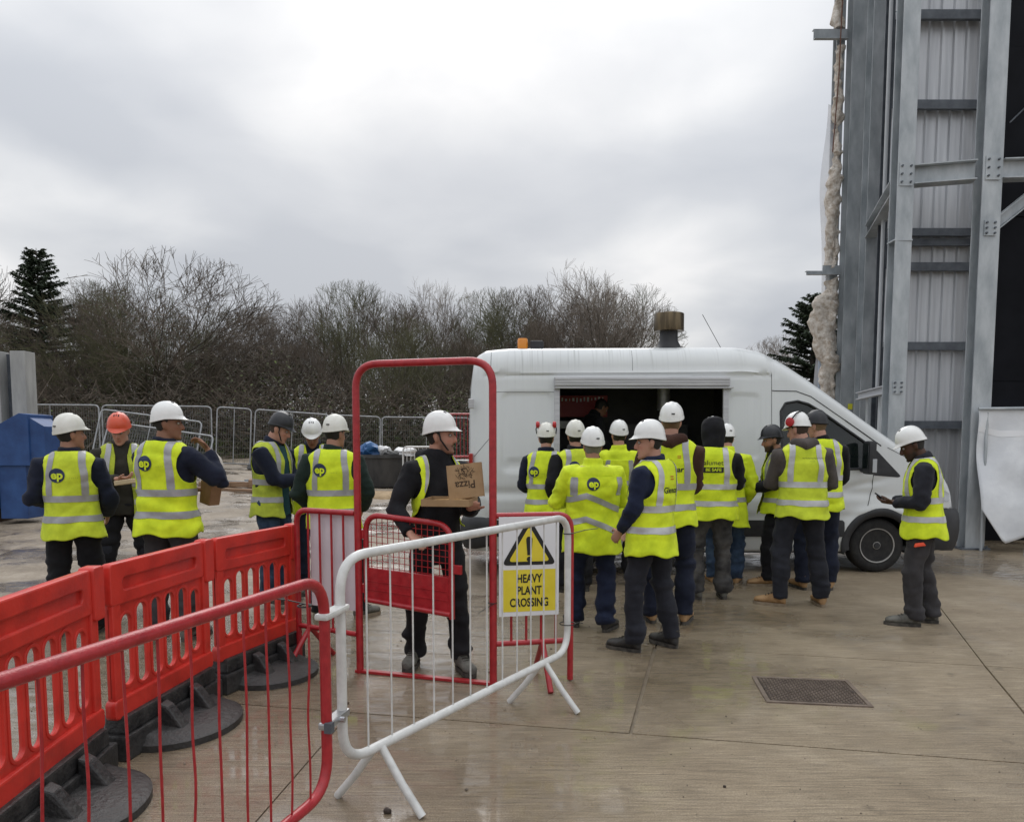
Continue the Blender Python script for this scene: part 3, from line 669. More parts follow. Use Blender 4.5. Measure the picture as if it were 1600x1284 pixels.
far_barrier('white barrier with rounded top behind the pizza carrier', -2.75, 18.6, 0.34, 1.0, 1.15, M_whtb, R(-6))
far_barrier('white barrier lying against the low red one', -1.5, 16.4, 0.22, 1.2, 0.98, M_whtb, R(14))
# skip
M_blue = mat('skip_blue_paint', (0.010, 0.042, 0.15), (0.024, 0.080, 0.24), rough=0.5, scale=2.5, detail=8, bump=0.1, bscale=8); M_rust = mat('skip_rust', (0.06, 0.035, 0.02), (0.11, 0.065, 0.04), rough=0.85, scale=6)
z0 = float(terrain(-9.5, 13.5)); sk = thing('skip', 'blue steel waste skip with a sloping end at the left edge', 'skip', (-10.5, 13.5, z0))
pl = [(-2.2, 0.22), (1.15, 0.22), (1.15, 0.98), (1.32, 1.06), (1.32, 1.72), (1.50, 1.98), (1.50, 2.10), (1.32, 2.10), (0.85, 1.70), (-2.2, 1.66)]
mb = MB()
body = [(-2.2, 0.30), (0.95, 0.30), (0.95, 1.10), (1.66, 1.10), (1.66, 2.04), (1.50, 2.06), (0.55, 1.55), (-2.2, 1.40)]
n = len(body); mb.add([(x, y, z) for y in (0.0, 0.75) for x, z in body], [tuple(range(n)), tuple(range(n, 2 * n))[::-1]] + [(i, (i + 1) % n, n + (i + 1) % n, n + i) for i in range(n)]); mb.build('hopper', M_blue, sk, bevel=0.012)
MB().box((-0.6, -0.02, 0.70), (3.1, 0.05, 0.72)).build('side_plate', M_blue, sk, bevel=0.006); MB().box((-0.6, -0.03, 1.10), (3.2, 0.09, 0.07)).build('waist_rail', M_blue, sk, bevel=0.006)
MB().box((-0.6, 0.0, 0.33), (3.1, 0.10, 0.12)).build('rust_strip', M_rust, sk); MB().box((1.30, 0.3, 0.62), (0.5, 0.5, 1.0), ).build('end_plate', M_blue, sk, bevel=0.01)
mb = MB(); mb.add([(1.58, 0.02, 1.2), (1.86, 0.15, 1.25), (1.86, 0.15, 1.82), (1.58, 0.02, 2.04), (1.58, 0.7, 1.2), (1.86, 0.6, 1.25), (1.86, 0.6, 1.82), (1.58, 0.7, 2.04)], [(0, 1, 2, 3), (7, 6, 5, 4), (0, 4, 5, 1), (1, 5, 6, 2), (2, 6, 7, 3), (3, 7, 4, 0)]); mb.build('lip', M_blue, sk)
for x in (-1.4, -0.2, 0.8): MB().box((x, 0.4, 0.14), (0.16, 0.7, 0.30)).build('skid', M_rust, sk)
st = thing('steel_post', 'pale galvanised steel posts standing behind the blue skip', 'post', (-10.35, 15.2, float(terrain(-10.35, 15.2)))); st['label'] = 'pale steel double post standing behind the blue skip'
mp_ = mat('weathered_zinc', (0.30, 0.30, 0.29), (0.43, 0.43, 0.41), rough=0.6, scale=5, stretch=(1, 1, 0.2))
for x in (-0.17, 0.36): MB().box((x, 0, 1.62), (0.30, 0.34, 3.24)).build('flange', mp_, st, bevel=0.01)
MB().box((0.10, 0.1, 1.60), (0.24, 0.05, 3.2)).build('web', M_galvd, st)
# black tub with rubbish
M_tub = mat('tub_plastic', (0.028, 0.028, 0.028), (0.06, 0.058, 0.055), rough=0.6, scale=4, stretch=(1, 1, 0.3)); M_bluep = mat('blue_plastic_sheet', (0.02, 0.09, 0.26), (0.05, 0.16, 0.36), rough=0.4, scale=5); M_whp = mat('white_plastic_bag', (0.62, 0.62, 0.62), (0.75, 0.75, 0.74), rough=0.45, scale=5)
zt_ = float(terrain(-3.62, 21.0)); tb = thing('plastic_tub', 'big round black tub standing on the mud', 'tub', (-3.62, 21.0, zt_))
mb = MB(); mb.lathe([(0.60, 0.0), (0.63, 0.1), (0.70, 0.84), (0.74, 0.85), (0.74, 0.90), (0.69, 0.90), (0.66, 0.70), (0.02, 0.68)], seg=40); mb.build('tub_wall', M_tub, tb, smooth=40)
MB().lathe([(0.735, 0.80), (0.755, 0.81), (0.755, 0.84), (0.735, 0.85)], seg=40).build('rim_band', M_tub, tb, smooth=40)
def crumple(name, label, cat, c, d, m, seed, rz=0.0, amp=0.25):
    g = bmesh.new(); bmesh.ops.create_icosphere(g, subdivisions=3, radius=0.5); sn = SN(seed)
    P_ = np.array([v.co[:] for v in g.verts]); P_ = P_ * (1 + amp * sn(P_, (5, 5, 5)) + amp * 0.5 * sn(P_ + 3, (11, 11, 11)))[:, None]
    for v, p in zip(g.verts, P_): v.co = (p[0] * d[0], p[1] * d[1], max(p[2], -0.3) * d[2])
    me = bpy.data.meshes.new(name); g.to_mesh(me); g.free(); me.materials.append(m); me.shade_smooth(); me.set_sharp_from_angle(angle=R(32)); o = link(name, me, None, c); o.rotation_euler = (0, 0, rz)
    return tag(o, label, cat)
crumple('plastic_sheet', 'crumpled blue plastic sheet heaped on the black tub', 'sheet', (-4.02, 20.9, zt_ + 0.98), (0.75, 0.8, 0.42), M_bluep, 51)
crumple('plastic_bag', 'white plastic bag on the left half of the black tub', 'bag', (-3.62, 20.8, zt_ + 0.98), (0.42, 0.5, 0.34), M_whp, 52)
crumple('plastic_bag', 'flat white plastic bag on the right rim of the black tub', 'bag', (-3.05, 20.8, zt_ + 0.95), (0.62, 0.5, 0.30), M_whp, 53)
crumple('rubbish_sack', 'dark sack lying across the top of the black tub', 'sack', (-3.36, 20.7, zt_ + 0.92), (0.5, 0.4, 0.18), M_tub, 54)
# heap of sand and loose boards
M_sand = mat('sand', (0.26, 0.18, 0.10), (0.40, 0.29, 0.17), rough=0.9, scale=6, bump=0.5, bscale=30)
o = crumple('sand_heap', 'low heap of orange sand beside the black tub', 'sand', (-3.2, 18.6, float(terrain(-3.2, 18.6)) - 0.05), (2.6, 1.6, 0.32), M_sand, 55, amp=0.12)
crumple('rubble_sack', 'white rubble sack on the mud behind the left workers', 'sack', (-8.35, 20.6, float(terrain(-8.35, 20.6)) + 0.32), (0.55, 0.5, 0.95), mat('woven_sack', (0.50, 0.46, 0.40), (0.62, 0.58, 0.52), rough=0.8, scale=12), 56, amp=0.14)
M_timb = mat('old_timber', (0.20, 0.12, 0.07), (0.33, 0.21, 0.13), rough=0.85, scale=4, stretch=(1, 8, 8)); M_shiny = mat('wet_metal_sheet', (0.42, 0.44, 0.45), rough=0.2, metal=0.6)
dz = lambda x, y: float(terrain(x, y))
for i, (x, y, l, w, h, rz, m, nm, lb) in enumerate([(-7.5, 20.4, 1.5, 0.3, 0.08, 0.05, M_shiny, 'metal_sheet', 'wet metal sheet lying on the debris pile'), (-6.9, 20.8, 1.3, 0.25, 0.10, -0.1, M_shiny, 'metal_sheet', 'short metal sheet at the right of the debris pile'), (-7.35, 19.7, 0.9, 0.2, 0.14, 0.35, M_timb, 'timber_offcut', 'brown timber offcut lying askew in front of the metal sheet'), (-7.9, 19.5, 0.8, 0.25, 0.12, -0.3, M_timb, 'timber_offcut', 'timber offcut nearest the rubble sack'), (-6.85, 19.9, 0.5, 0.4, 0.22, 0.2, M_timb, 'wooden_block', 'squat wooden block in the debris pile'), (-7.2, 18.9, 1.7, 0.12, 0.07, 0.02, M_timb, 'timber_board', 'long thin board on the mud before the debris')]):
    o = MB().box((0, 0, h / 2), (l, w, h)).build(nm, m, None, bevel=0.01); o.location = (x, y, dz(x, y) + 0.01); o.rotation_euler = (0.03 * (i - 2), 0.04, rz); tag(o, lb, 'timber' if m is M_timb else 'sheet')
# ================================================================== FOOD VAN, its side towards the camera, nose to the right
M_vanw = mat('van_white_paint', (0.60, 0.62, 0.62), (0.68, 0.70, 0.70), rough=0.28, scale=1.2, stretch=(1.0, 1.0, 0.35), coat=0.4, detail=8, lo=0.3, hi=0.7)
# rain streaks of grime under the roof gutter belong to the paint
_n = M_vanw.node_tree; _b = _n.nodes['Principled BSDF']; _src = _b.inputs['Base Color'].links[0].from_socket
_t = _n.nodes.new('ShaderNodeTexCoord'); _m = _n.nodes.new('ShaderNodeMapping'); _m.inputs['Scale'].default_value = (26, 1, 0.55); _n.links.new(_t.outputs['Object'], _m.inputs[0])
_q = _n.nodes.new('ShaderNodeTexNoise'); _q.inputs['Scale'].default_value = 1.6; _q.inputs['Detail'].default_value = 5; _n.links.new(_m.outputs[0], _q.inputs['Vector'])
_q2 = _n.nodes.new('ShaderNodeTexNoise'); _q2.inputs['Scale'].default_value = 0.9; _n.links.new(_t.outputs['Object'], _q2.inputs['Vector'])
_r = _n.nodes.new('ShaderNodeMapRange'); _r.inputs[1].default_value = 0.52; _r.inputs[2].default_value = 0.72; _r.inputs[3].default_value = 0.0; _r.inputs[4].default_value = 0.6; _n.links.new(_q.outputs['Fac'], _r.inputs[0])
_r2 = _n.nodes.new('ShaderNodeMapRange'); _r2.inputs[1].default_value = 0.42; _r2.inputs[2].default_value = 0.62; _n.links.new(_q2.outputs['Fac'], _r2.inputs[0])
_k = _n.nodes.new('ShaderNodeMath'); _k.operation = 'MULTIPLY'; _n.links.new(_r.outputs[0], _k.inputs[0]); _n.links.new(_r2.outputs[0], _k.inputs[1])
_x = _n.nodes.new('ShaderNodeMix'); _x.data_type = 'RGBA'; _x.inputs[7].default_value = (0.33, 0.34, 0.33, 1); _z = _n.nodes.new('ShaderNodeSeparateXYZ'); _n.links.new(_t.outputs['Object'], _z.inputs[0]); _zz = _n.nodes.new('ShaderNodeMapRange'); _zz.inputs[1].default_value = 2.30; _zz.inputs[2].default_value = 2.62; _zz.inputs[3].default_value = 0.12; _n.links.new(_z.outputs[2], _zz.inputs[0]); _kk = _n.nodes.new('ShaderNodeMath'); _kk.operation = 'MULTIPLY'; _n.links.new(_k.outputs[0], _kk.inputs[0]); _n.links.new(_zz.outputs[0], _kk.inputs[1]); _n.links.new(_kk.outputs[0], _x.inputs[0]); _n.links.new(_src, _x.inputs[6]); _n.links.new(_x.outputs[2], _b.inputs['Base Color'])
M_vblk = mat('black_trim_plastic', (0.016, 0.017, 0.02), (0.03, 0.031, 0.034), rough=0.55, scale=6); M_seam = mat('panel_gap', (0.03, 0.03, 0.032), rough=0.8)
M_vin = mat('van_interior_dark', (0.035, 0.034, 0.036), (0.06, 0.058, 0.058), rough=0.7, scale=3); M_alu = mat('aluminium_trim', (0.42, 0.42, 0.43), (0.52, 0.52, 0.53), rough=0.4, metal=0.5, scale=5, stretch=(0.4, 1, 6))
M_glass = mat('tinted_glass', (0.010, 0.016, 0.015), rough=0.04, spec=0.8, alpha=0.72, coat=0.3)
M_tyre = mat('tyre_rubber', (0.010, 0.010, 0.011), (0.025, 0.024, 0.023), rough=0.8, scale=14); M_rim = mat('steel_rim', (0.30, 0.295, 0.285), (0.44, 0.43, 0.41), rough=0.42, metal=0.4, scale=8)
M_steel = mat('scorched_stainless', (0.022, 0.017, 0.012), (0.16, 0.12, 0.07), rough=0.34, metal=0.7, scale=3.0, stretch=(5, 5, 0.5), lo=0.3, hi=0.62); M_amber = mat('amber_lens', (0.70, 0.24, 0.01), rough=0.25, coat=0.5); M_lamp = mat('lamp_lens', (0.42, 0.44, 0.46), rough=0.12, coat=0.6)
M_redm = mat('red_menu_board', (0.30, 0.02, 0.02), rough=0.5); M_whitem = mat('white_menu_letters', (0.7, 0.7, 0.68), rough=0.6)
VX, VY = -0.525, 9.0
van = thing('food_van', 'white high roof panel van with an open serving hatch facing the yard', 'van', (VX, VY, 0))
L_, HW = 6.0, 1.03
roof_x = [0.0, 0.05, 0.10, 0.20, 0.50, 2.4, 3.00, 3.30, 3.60, 3.90, 4.20, 4.55, 4.95, 5.30, 5.45, 5.65, 5.85, 6.00, 6.08, 6.13, 6.15]
roof_z = [2.30, 2.62, 2.70, 2.755, 2.785, 2.795, 2.80, 2.80, 2.74, 2.58, 2.37, 2.11, 1.82, 1.58, 1.495, 1.41, 1.28, 1.08, 0.88, 0.74, 0.62]
_rx = np.linspace(-0.5, 6.5, 1401); _rz = np.interp(_rx, roof_x, roof_z); _kern = np.exp(-(np.arange(-44, 45) * 0.005 / 0.09) ** 2); _kern /= _kern.sum()
_rs = np.convolve(_rz, _kern, 'same'); _w = sstep(0.25, 0.6, _rx) * sstep(5.9, 5.6, _rx); _rs = _rs * _w + _rz * (1 - _w)
def top_z(x): return np.interp(x, _rx, _rs)
def hw(x): return np.interp(x, [0, 0.06, 0.2, 5.0, 5.45, 5.75, 5.95, 6.08, 6.15], [0.93, 0.99, 1.03, 1.03, 1.015, 0.985, 0.91, 0.78, 0.50])
def smooth_rect(x, z, x0, x1, z0, z1, r, soft):
    dx = np.maximum(np.maximum(x0 + r - x, x - x1 + r), 0); dz = np.maximum(np.maximum(z0 + r - z, z - z1 + r), 0); d = np.sqrt(dx * dx + dz * dz) - r
    return sstep(soft, -soft, d)
def side_inset(x, z):
    """how far the side leans or is pressed in at (x along the van, z up)"""
    i = 0.105 * (np.clip(z - 1.02, 0, 9) / 1.55) ** 1.35 + 0.045 * (np.clip(0.62 - z, 0, 9) / 0.35) ** 1.6
    i = i + 0.016 * smooth_rect(x, z, 0.40, 1.02, 1.25, 2.22, 0.10, 0.018) + 0.014 * smooth_rect(x, z, 3.18, 3.55, 1.42, 2.20, 0.07, 0.016) + 0.012 * smooth_rect(x, z, 0.46, 1.00, 1.30, 1.395, 0.02, 0.010)
    i = i - 0.016 * np.exp(-((z - 2.47) / 0.016) ** 2) * sstep(4.1, 3.7, x) + 0.010 * np.exp(-((z - 2.425) / 0.018) ** 2) * sstep(4.0, 3.6, x)
    i = i + 0.018 * np.exp(-((z - 1.00 - 0.0 * x) / 0.05) ** 2) * sstep(5.2, 4.6, x) - 0.014 * sstep(0.98, 0.88, z) * sstep(0.70, 0.78, z) * sstep(0.15, 0.3, x)
    for cx_ in (1.30, 5.05):       # flared arches
        d = np.sqrt((x - cx_) ** 2 + (z - 0.33) ** 2); i = i - 0.030 * np.exp(-((d - 0.47) / 0.07) ** 2) * (z < 1.05)
    # swage running up from the front arch into the door
    i = i + 0.016 * np.exp(-((z - (0.92 + 0.22 * np.clip(x - 4.0, 0, 1.2))) / 0.04) ** 2) * sstep(3.9, 4.2, x) * sstep(5.3, 4.9, x)
    return i
xg = np.unique(np.concatenate([np.linspace(0, 0.3, 14), np.arange(0.3, 5.3, 0.026), np.linspace(5.3, 6.15, 40)])); nzs = 92
def van_half(sgn):
    V = []; Zp = []
    for x in xg:
        tz = float(top_z(x)); r = float(np.interp(x, [0, 3.2, 4.5, 5.2, 6.15], [0.30, 0.30, 0.15, 0.14, 0.20]))
        r = min(r, (tz - 0.30) * 0.6)
        zl = np.linspace(0.27, tz - r, nzs - 14); hh_ = float(hw(x))
        col = [(hh_ - float(side_inset(x, z)), z) for z in zl]
        y0 = col[-1][0]
        # keep the tumblehome slope through the roof corner
        for k in range(1, 9):
            a = k / 8 * math.pi / 2; col.append((y0 - r * 0.75 * (1 - math.cos(a)) - 0.055 * math.sin(a) * r, tz - r + r * math.sin(a) * 0.985))
        yr, zr = col[-1]
        for k in range(1, 7): col.append((yr * (1 - k / 6), zr + (0.020 if x < 5.2 else 0.045) * math.sin(k / 6 * math.pi / 2)))
        V += [(x, sgn * -1 * (y_) + HW, z) for y_, z in col]
    n = nzs
    F = [(i * n + k, i * n + k + 1, (i + 1) * n + k + 1, (i + 1) * n + k) for i in range(len(xg) - 1) for k in range(n - 1)]
    return np.array(V), F
win = [(3.83, 1.27), (3.81, 1.99), (3.87, 2.09), (4.02, 2.115), (4.15, 2.08), (4.32, 1.98), (4.85, 1.61), (4.92, 1.50), (4.92, 1.29)]
def poly_field(px, pz, poly):
    """signed distance, positive inside"""
    d = np.full(len(px), 1e9); inside = np.zeros(len(px), bool); n = len(poly)
    for i in range(n):
        a, b = np.array(poly[i]), np.array(poly[(i + 1) % n]); e = b - a; t_ = np.clip(((px - a[0]) * e[0] + (pz - a[1]) * e[1]) / (e @ e), 0, 1)
        d = np.minimum(d, np.hypot(px - a[0] - e[0] * t_, pz - a[1] - e[1] * t_)); c = ((a[1] > pz) != (b[1] > pz)) & (px < (b[0] - a[0]) * (pz - a[1]) / (b[1] - a[1] + 1e-12) + a[0]); inside ^= c
    return np.where(inside, d, -d)
hx0, hx1, hz0, hz1 = 1.105, 3.105, 1.12, 2.29
for sgn, nm in ((1, 'near'), (-1, 'far')):
    V, F = van_half(sgn); x, z = V[:, 0], V[:, 2]
    if sgn > 0:
        side_ = V[:, 1] < HW * 0.5
        fh = np.maximum.reduce([hx0 - x, x - hx1, hz0 - z, z - hz1]); fld = np.where(side_, fh, 1)
        fw_ = -poly_field(x, z, win); fld = np.minimum(fld, np.where(side_, fw_, 1))
    else: fld = np.ones(len(V)); side_ = V[:, 1] > HW * 1.5
    for cx_ in (1.30, 5.05): fld = np.minimum(fld, np.where(side_, np.hypot(x - cx_, z - 0.33) - 0.405, 1))
    V2, F2 = clip_mesh(V, F, fld * 5)
    V2 = np.array(V2); mi = []
    for f in F2:
        c = V2[list(f)].mean(0); nose = c[0] > 5.46; m_ = 0
        if (nose and c[2] < 0.80): m_ = 1
        mi.append(m_)
    o = mesh_obj('body_shell', V2, F2, [M_vanw, M_vblk], van, smooth=35, mi=mi, recalc=False)
    md = o.modifiers.new('th', 'SOLIDIFY'); md.thickness = 0.03; md.offset = 1 if sgn > 0 else -1
# rear doors, floor, far things that close the body
rr_ = [(float(hw(0)) - float(side_inset(0.0, z)), z) for z in np.linspace(0.27, 2.25, 20)]
mb = MB(); pl = [(-y_ + HW, z) for y_, z in rr_] + [(HW, 2.30)] + [(y_ + HW, z) for y_, z in rr_[::-1]]
mb.add([(0.002, y_, z) for y_, z in pl], [tuple(range(len(pl)))]); mb.build('rear_door', M_vanw, van)
MB().box((2.9, HW, 0.30), (5.6, 1.9, 0.05)).build('floor_pan', M_vblk, van)
# interior lining of the load bay
mb = MB(); x0, x1, y0, y1, z0, z1 = 0.25, 3.50, 0.16, 1.90, 0.62, 2.46
mb.add([(x0, y0, z0), (x1, y0, z0), (x1, y1, z0), (x0, y1, z0), (x0, y0, z1), (x1, y0, z1), (x1, y1, z1), (x0, y1, z1)], [(0, 1, 2, 3), (4, 7, 6, 5), (3, 2, 6, 7), (0, 3, 7, 4), (1, 5, 6, 2)]); mb.build('interior_lining', M_vin, van, recalc=False)
mb = MB().box((2.1, 0.30, 1.10), (2.0, 0.36, 0.04)); mb.build('counter', M_alu, van)
MB().box((2.0, 1.78, 1.05), (2.9, 0.26, 0.86)).build('rear_worktop', M_vin, van)
MB().box((1.45, 1.50, 2.12), (0.85, 0.03, 0.30)).build('menu_board', M_redm, van)
mb = MB(); rg_ = random.Random(8)
for i in range(15): mb.box((1.08 + i * 0.052, 1.481, 2.215 + rg_.uniform(-0.012, 0.012)), (rg_.uniform(0.012, 0.034), 0.004, rg_.uniform(0.03, 0.065)))
o = mb.build('menu_lettering', M_whitem, van); o['kind'] = 'stuff'
MB().box((1.35, 1.6, 1.86), (0.55, 0.3, 0.10)).build('shelf_box', M_whitem, van)
MB().box((2.55, 1.60, 1.62), (0.9, 0.45, 0.5)).build('oven', M_vin, van, bevel=0.02)
mb = MB(); mb.tube([(2.62, 1.25, 2.05), (2.62, 1.25, 2.6)], 0.09, 14); mb.build('flue', M_alu, van, smooth=50)
for x_, z_ in ((1.28, 1.30), (1.40, 1.26), (2.9, 1.28)):
    mb = MB(); mb.lathe([(0.035, 1.12), (0.038, z_ - 0.03), (0.015, z_ + 0.03), (0.015, z_ + 0.06)], (x_, 0.34, 0), seg=12); mb.build('sauce_bottle', M_vin, van, smooth=50)
# hatch frame and roller shutter box
yo = lambda z: float(side_inset(2.0, z)) + (HW - 1.03)
for xx in (hx0 - 0.03, hx1 + 0.03): MB().bar((xx, yo(hz0) - 0.004, hz0 - 0.03), (xx, yo(hz1) - 0.004, hz1 + 0.01), 0.05, 0.065, up=(1, 0, 0)).build('hatch_jamb', M_alu, van, bevel=0.004)
mb = MB(); yb = yo(2.35)
mb.box(((hx0 + hx1) / 2, yb - 0.03, 2.345), (hx1 - hx0 + 0.13, 0.13, 0.115)); mb.build('shutter_box', M_alu, van, bevel=0.012)
for k in range(3): MB().box(((hx0 + hx1) / 2, yb - 0.097, 2.312 + k * 0.032), (hx1 - hx0 + 0.11, 0.008, 0.022)).build('shutter_slat', M_alu, van, bevel=0.003)
MB().box(((hx0 + hx1) / 2 + 0.02, yb - 0.06, 2.272), (hx1 - hx0 + 0.17, 0.10, 0.018)).build('drip_rail', M_alu, van, bevel=0.004)
# panel gaps
def seam(pts, w=0.006):
    mb = MB(); P_ = []
    for i in range(len(pts) - 1):
        n = max(2, int(math.dist(pts[i], pts[i + 1]) / 0.05))
        P_ += [(pts[i][0] + (pts[i + 1][0] - pts[i][0]) * k / n, pts[i][1] + (pts[i + 1][1] - pts[i][1]) * k / n) for k in range(n)]
    P_.append(pts[-1]); Q = []
    for x_, z_ in P_:
        tz = float(top_z(x_)); r = 0.30 if x_ < 4 else 0.15
        y_ = float(hw(x_)) - float(side_inset(x_, z_))
        if z_ > tz - r:
            a = math.asin(min(1, (z_ - (tz - r)) / (r * 0.985))); y_ = float(hw(x_)) - float(side_inset(x_, tz - r)) - r * 0.75 * (1 - math.cos(a)) - 0.055 * math.sin(a) * r
        Q.append((x_, HW - y_ - 0.0008, z_))
    mb.tube(Q, w / 2, 5); mb.build('panel_gap', M_seam, van)
seam([(0.27, 2.72), (0.25, 1.66), (0.06, 1.44)]); seam([(2.0, 2.74), (2.0, 2.44)], 0.004); seam([(3.70, 2.52), (3.70, 0.47)]); seam([(3.74, 2.24), (4.0, 2.235), (4.18, 2.17), (4.60, 1.88)], 0.012)
seam([(3.70, 2.245), (3.74, 2.24)], 0.012); seam([(4.945, 1.56), (4.95, 1.20), (4.94, 1.05), (4.88, 0.84)], 0.009); seam([(0.30, 2.225), (1.05, 2.225)], 0.005); seam([(5.12, 1.55), (5.45, 1.38), (5.75, 1.20)], 0.007)
seam([(4.60, 1.88), (5.04, 1.57)], 0.016)
# side window glass, black quarter panel, door handle, mirror
def patch_side(poly, name, mt, off, n=26):
    px = np.linspace(min(p[0] for p in poly) - 0.02, max(p[0] for p in poly) + 0.02, n); pz = np.linspace(min(p[1] for p in poly) - 0.02, max(p[1] for p in poly) + 0.02, n)
    V = np.array([(x_, HW - (float(hw(x_)) - float(side_inset(x_, z_))) - off, z_) for x_ in px for z_ in pz]); F = [(i * n + k, i * n + k + 1, (i + 1) * n + k + 1, (i + 1) * n + k) for i in range(n - 1) for k in range(n - 1)]
    V2, F2 = clip_mesh(V, F, poly_field(V[:, 0], V[:, 2], poly) * 5 + 0.001); return mesh_obj(name, V2, F2, mt, van, smooth=180, recalc=False)
patch_side([(0.10, 0.455), (0.10, 0.66), (0.855, 0.66), (0.855, 0.455)], 'side_cladding', M_vblk, 0.008)
patch_side([(1.745, 0.455), (1.745, 0.66), (4.605, 0.66), (4.605, 0.455)], 'side_cladding', M_vblk, 0.008, 60)
patch_side(win, 'side_window', M_glass, -0.018)
mb = MB(); Q = []
for i in range(len(win) + 1):
    a, b = win[i % len(win)], win[(i + 1) % len(win)]
    for k in range(6): x_, z_ = a[0] + (b[0] - a[0]) * k / 6, a[1] + (b[1] - a[1]) * k / 6; Q.append((x_, HW - (float(hw(x_)) - float(side_inset(x_, z_))) + 0.004, z_))
mb.tube(Q, 0.016, 6); mb.build('window_seal', M_vblk, van, smooth=60)
patch_side([(4.95, 1.21), (4.955, 1.54), (5.00, 1.50), (5.29, 1.20), (5.26, 1.185)], 'quarter_panel', M_vblk, 0.004)
MB().box((2.9 + 1.03, -0.005, 1.22), (0.19, 0.05, 0.045)).build('door_handle', M_vblk, van, bevel=0.01)
mr = MB(); mr.tube([(4.80, -0.02, 1.28), (4.80, -0.16, 1.27)], 0.035, 10); mr.build('mirror_arm', M_vblk, van, smooth=60)
mr = MB().box((4.80, -0.19, 1.43), (0.095, 0.18, 0.40)); mo = mr.build('wing_mirror', M_vblk, van, bevel=0.035, smooth=40)
MB().box((4.82, -0.282, 1.335), (0.05, 0.012, 0.16)).build('mirror_indicator', M_lamp, mo, bevel=0.004)
MB().box((4.750, -0.19, 1.45), (0.006, 0.14, 0.30)).build('mirror_glass', M_glass, mo)
# cab interior
MB().box((4.35, 0.55, 1.15), (0.5, 0.5, 0.6)).build('seat', M_vin, van, bevel=0.05); MB().box((4.12, 0.55, 1.60), (0.16, 0.48, 0.72), rot=(0, -0.15, 0)).build('seat_back', M_vin, van, bevel=0.05)
MB().box((5.05, 1.0, 1.25), (0.5, 1.7, 0.35)).build('dashboard', M_vin, van, bevel=0.06)
mb = MB(); mb.tube([(4.86 + 0.06 * math.sin(a), 0.55 + 0.19 * math.cos(a), 1.47 + 0.17 * math.sin(a)) for a in np.linspace(0, 6.2832, 25)], 0.014, 6, cap=False); mb.build('steering_wheel', M_vblk, van, smooth=60)
MB().box((3.66, HW, 1.45), (0.03, 1.70, 1.75)).build('bulkhead', M_vin, van)
# windscreen: dark glass laid on the raked front
V = []; xs_ = np.linspace(4.05, 5.28, 16)
for x_ in xs_:
    for k in range(13):
        yy = -0.80 + 1.6 * k / 12; zt_ = float(top_z(x_)) - 0.004 * 0 + 0.012 - 0.018 * (yy / 0.8) ** 2; V.append((x_, HW + yy * np.interp(x_, [4.0, 5.1], [0.88, 1.0]), zt_ + 0.012))
mesh_obj('windscreen', V, [(i * 13 + k, i * 13 + k + 1, (i + 1) * 13 + k + 1, (i + 1) * 13 + k) for i in range(15) for k in range(12)], M_glass, van, smooth=180, recalc=False)
mb = MB(); mb.tube([(5.14, 0.35, 1.585), (5.02, 0.75, 1.66)], 0.012, 6); mb.build('wiper', M_vblk, van)
# headlamp, bumper, arches, sill
patch_side([(5.40, 1.02), (5.44, 1.20), (5.70, 1.10), (5.96, 0.98), (5.95, 0.88), (5.62, 0.90)], 'headlamp', M_lamp, 0.006)
mb = MB(); mb.tube([(5.55, 0.02, 0.54), (5.85, 0.06, 0.53), (6.07, 0.20, 0.52), (6.16, 0.7, 0.50), (6.16, 1.36, 0.50), (6.07, 1.86, 0.52), (5.85, 2.0, 0.53), (5.55, 2.04, 0.54)], [(0.04, 0.22), (0.06, 0.26), (0.07, 0.27), (0.07, 0.27), (0.07, 0.27), (0.07, 0.27), (0.06, 0.26), (0.04, 0.22)], 14, ref=(0, -1, 0)); mb.build('front_bumper', M_vblk, van, smooth=50)
mb = MB(); mb.tube([(0.30, -0.005, 0.52), (0.06, 0.02, 0.50), (-0.06, 0.14, 0.49), (-0.08, 1.03, 0.49), (-0.06, 1.92, 0.49), (0.06, 2.04, 0.50)], [(0.04, 0.17), (0.06, 0.20), (0.06, 0.20), (0.06, 0.20), (0.06, 0.20), (0.06, 0.2)], 12, ref=(0, -1, 0)); rb = mb.build('rear_bumper', M_vblk, van, smooth=50)
mb = MB(); mb.lathe([(0.035, -0.012), (0.03, 0.012)], (0.13, -0.04, 0.53), 'y', 14); mb.build('fog_lamp', M_seam, rb)
def arch(cx_):
    mb = MB(); Q = []
    for a in np.linspace(R(-12), R(192), 34):
        x_, z_ = cx_ + 0.43 * math.cos(a), 0.33 + 0.43 * math.sin(a); z_ = max(z_, 0.28); Q.append((x_, HW - (float(hw(x_)) - float(side_inset(x_, max(z_, 0.45)))) - 0.002, z_))
    mb.tube(Q, [(0.020, 0.052)] * len(Q), 8, ref=(0, 1, 0)); mb.build('wheel_arch_trim', M_vblk, van, smooth=50)
    mb = MB()
    for i in range(13): pass
    V = [(cx_ + r_ * math.cos(a), y_, 0.33 + r_ * math.sin(a)) for y_ in (0.02, 0.55) for r_ in (0.425,) for a in np.linspace(R(-14), R(194), 24)]; mb.add(V, [(k, k + 1, 24 + k + 1, 24 + k) for k in range(23)] + [tuple(range(24, 48))]); mb.build('wheel_arch_liner', M_vblk, van, recalc=False)
for cx_ in (1.30, 5.05): arch(cx_)
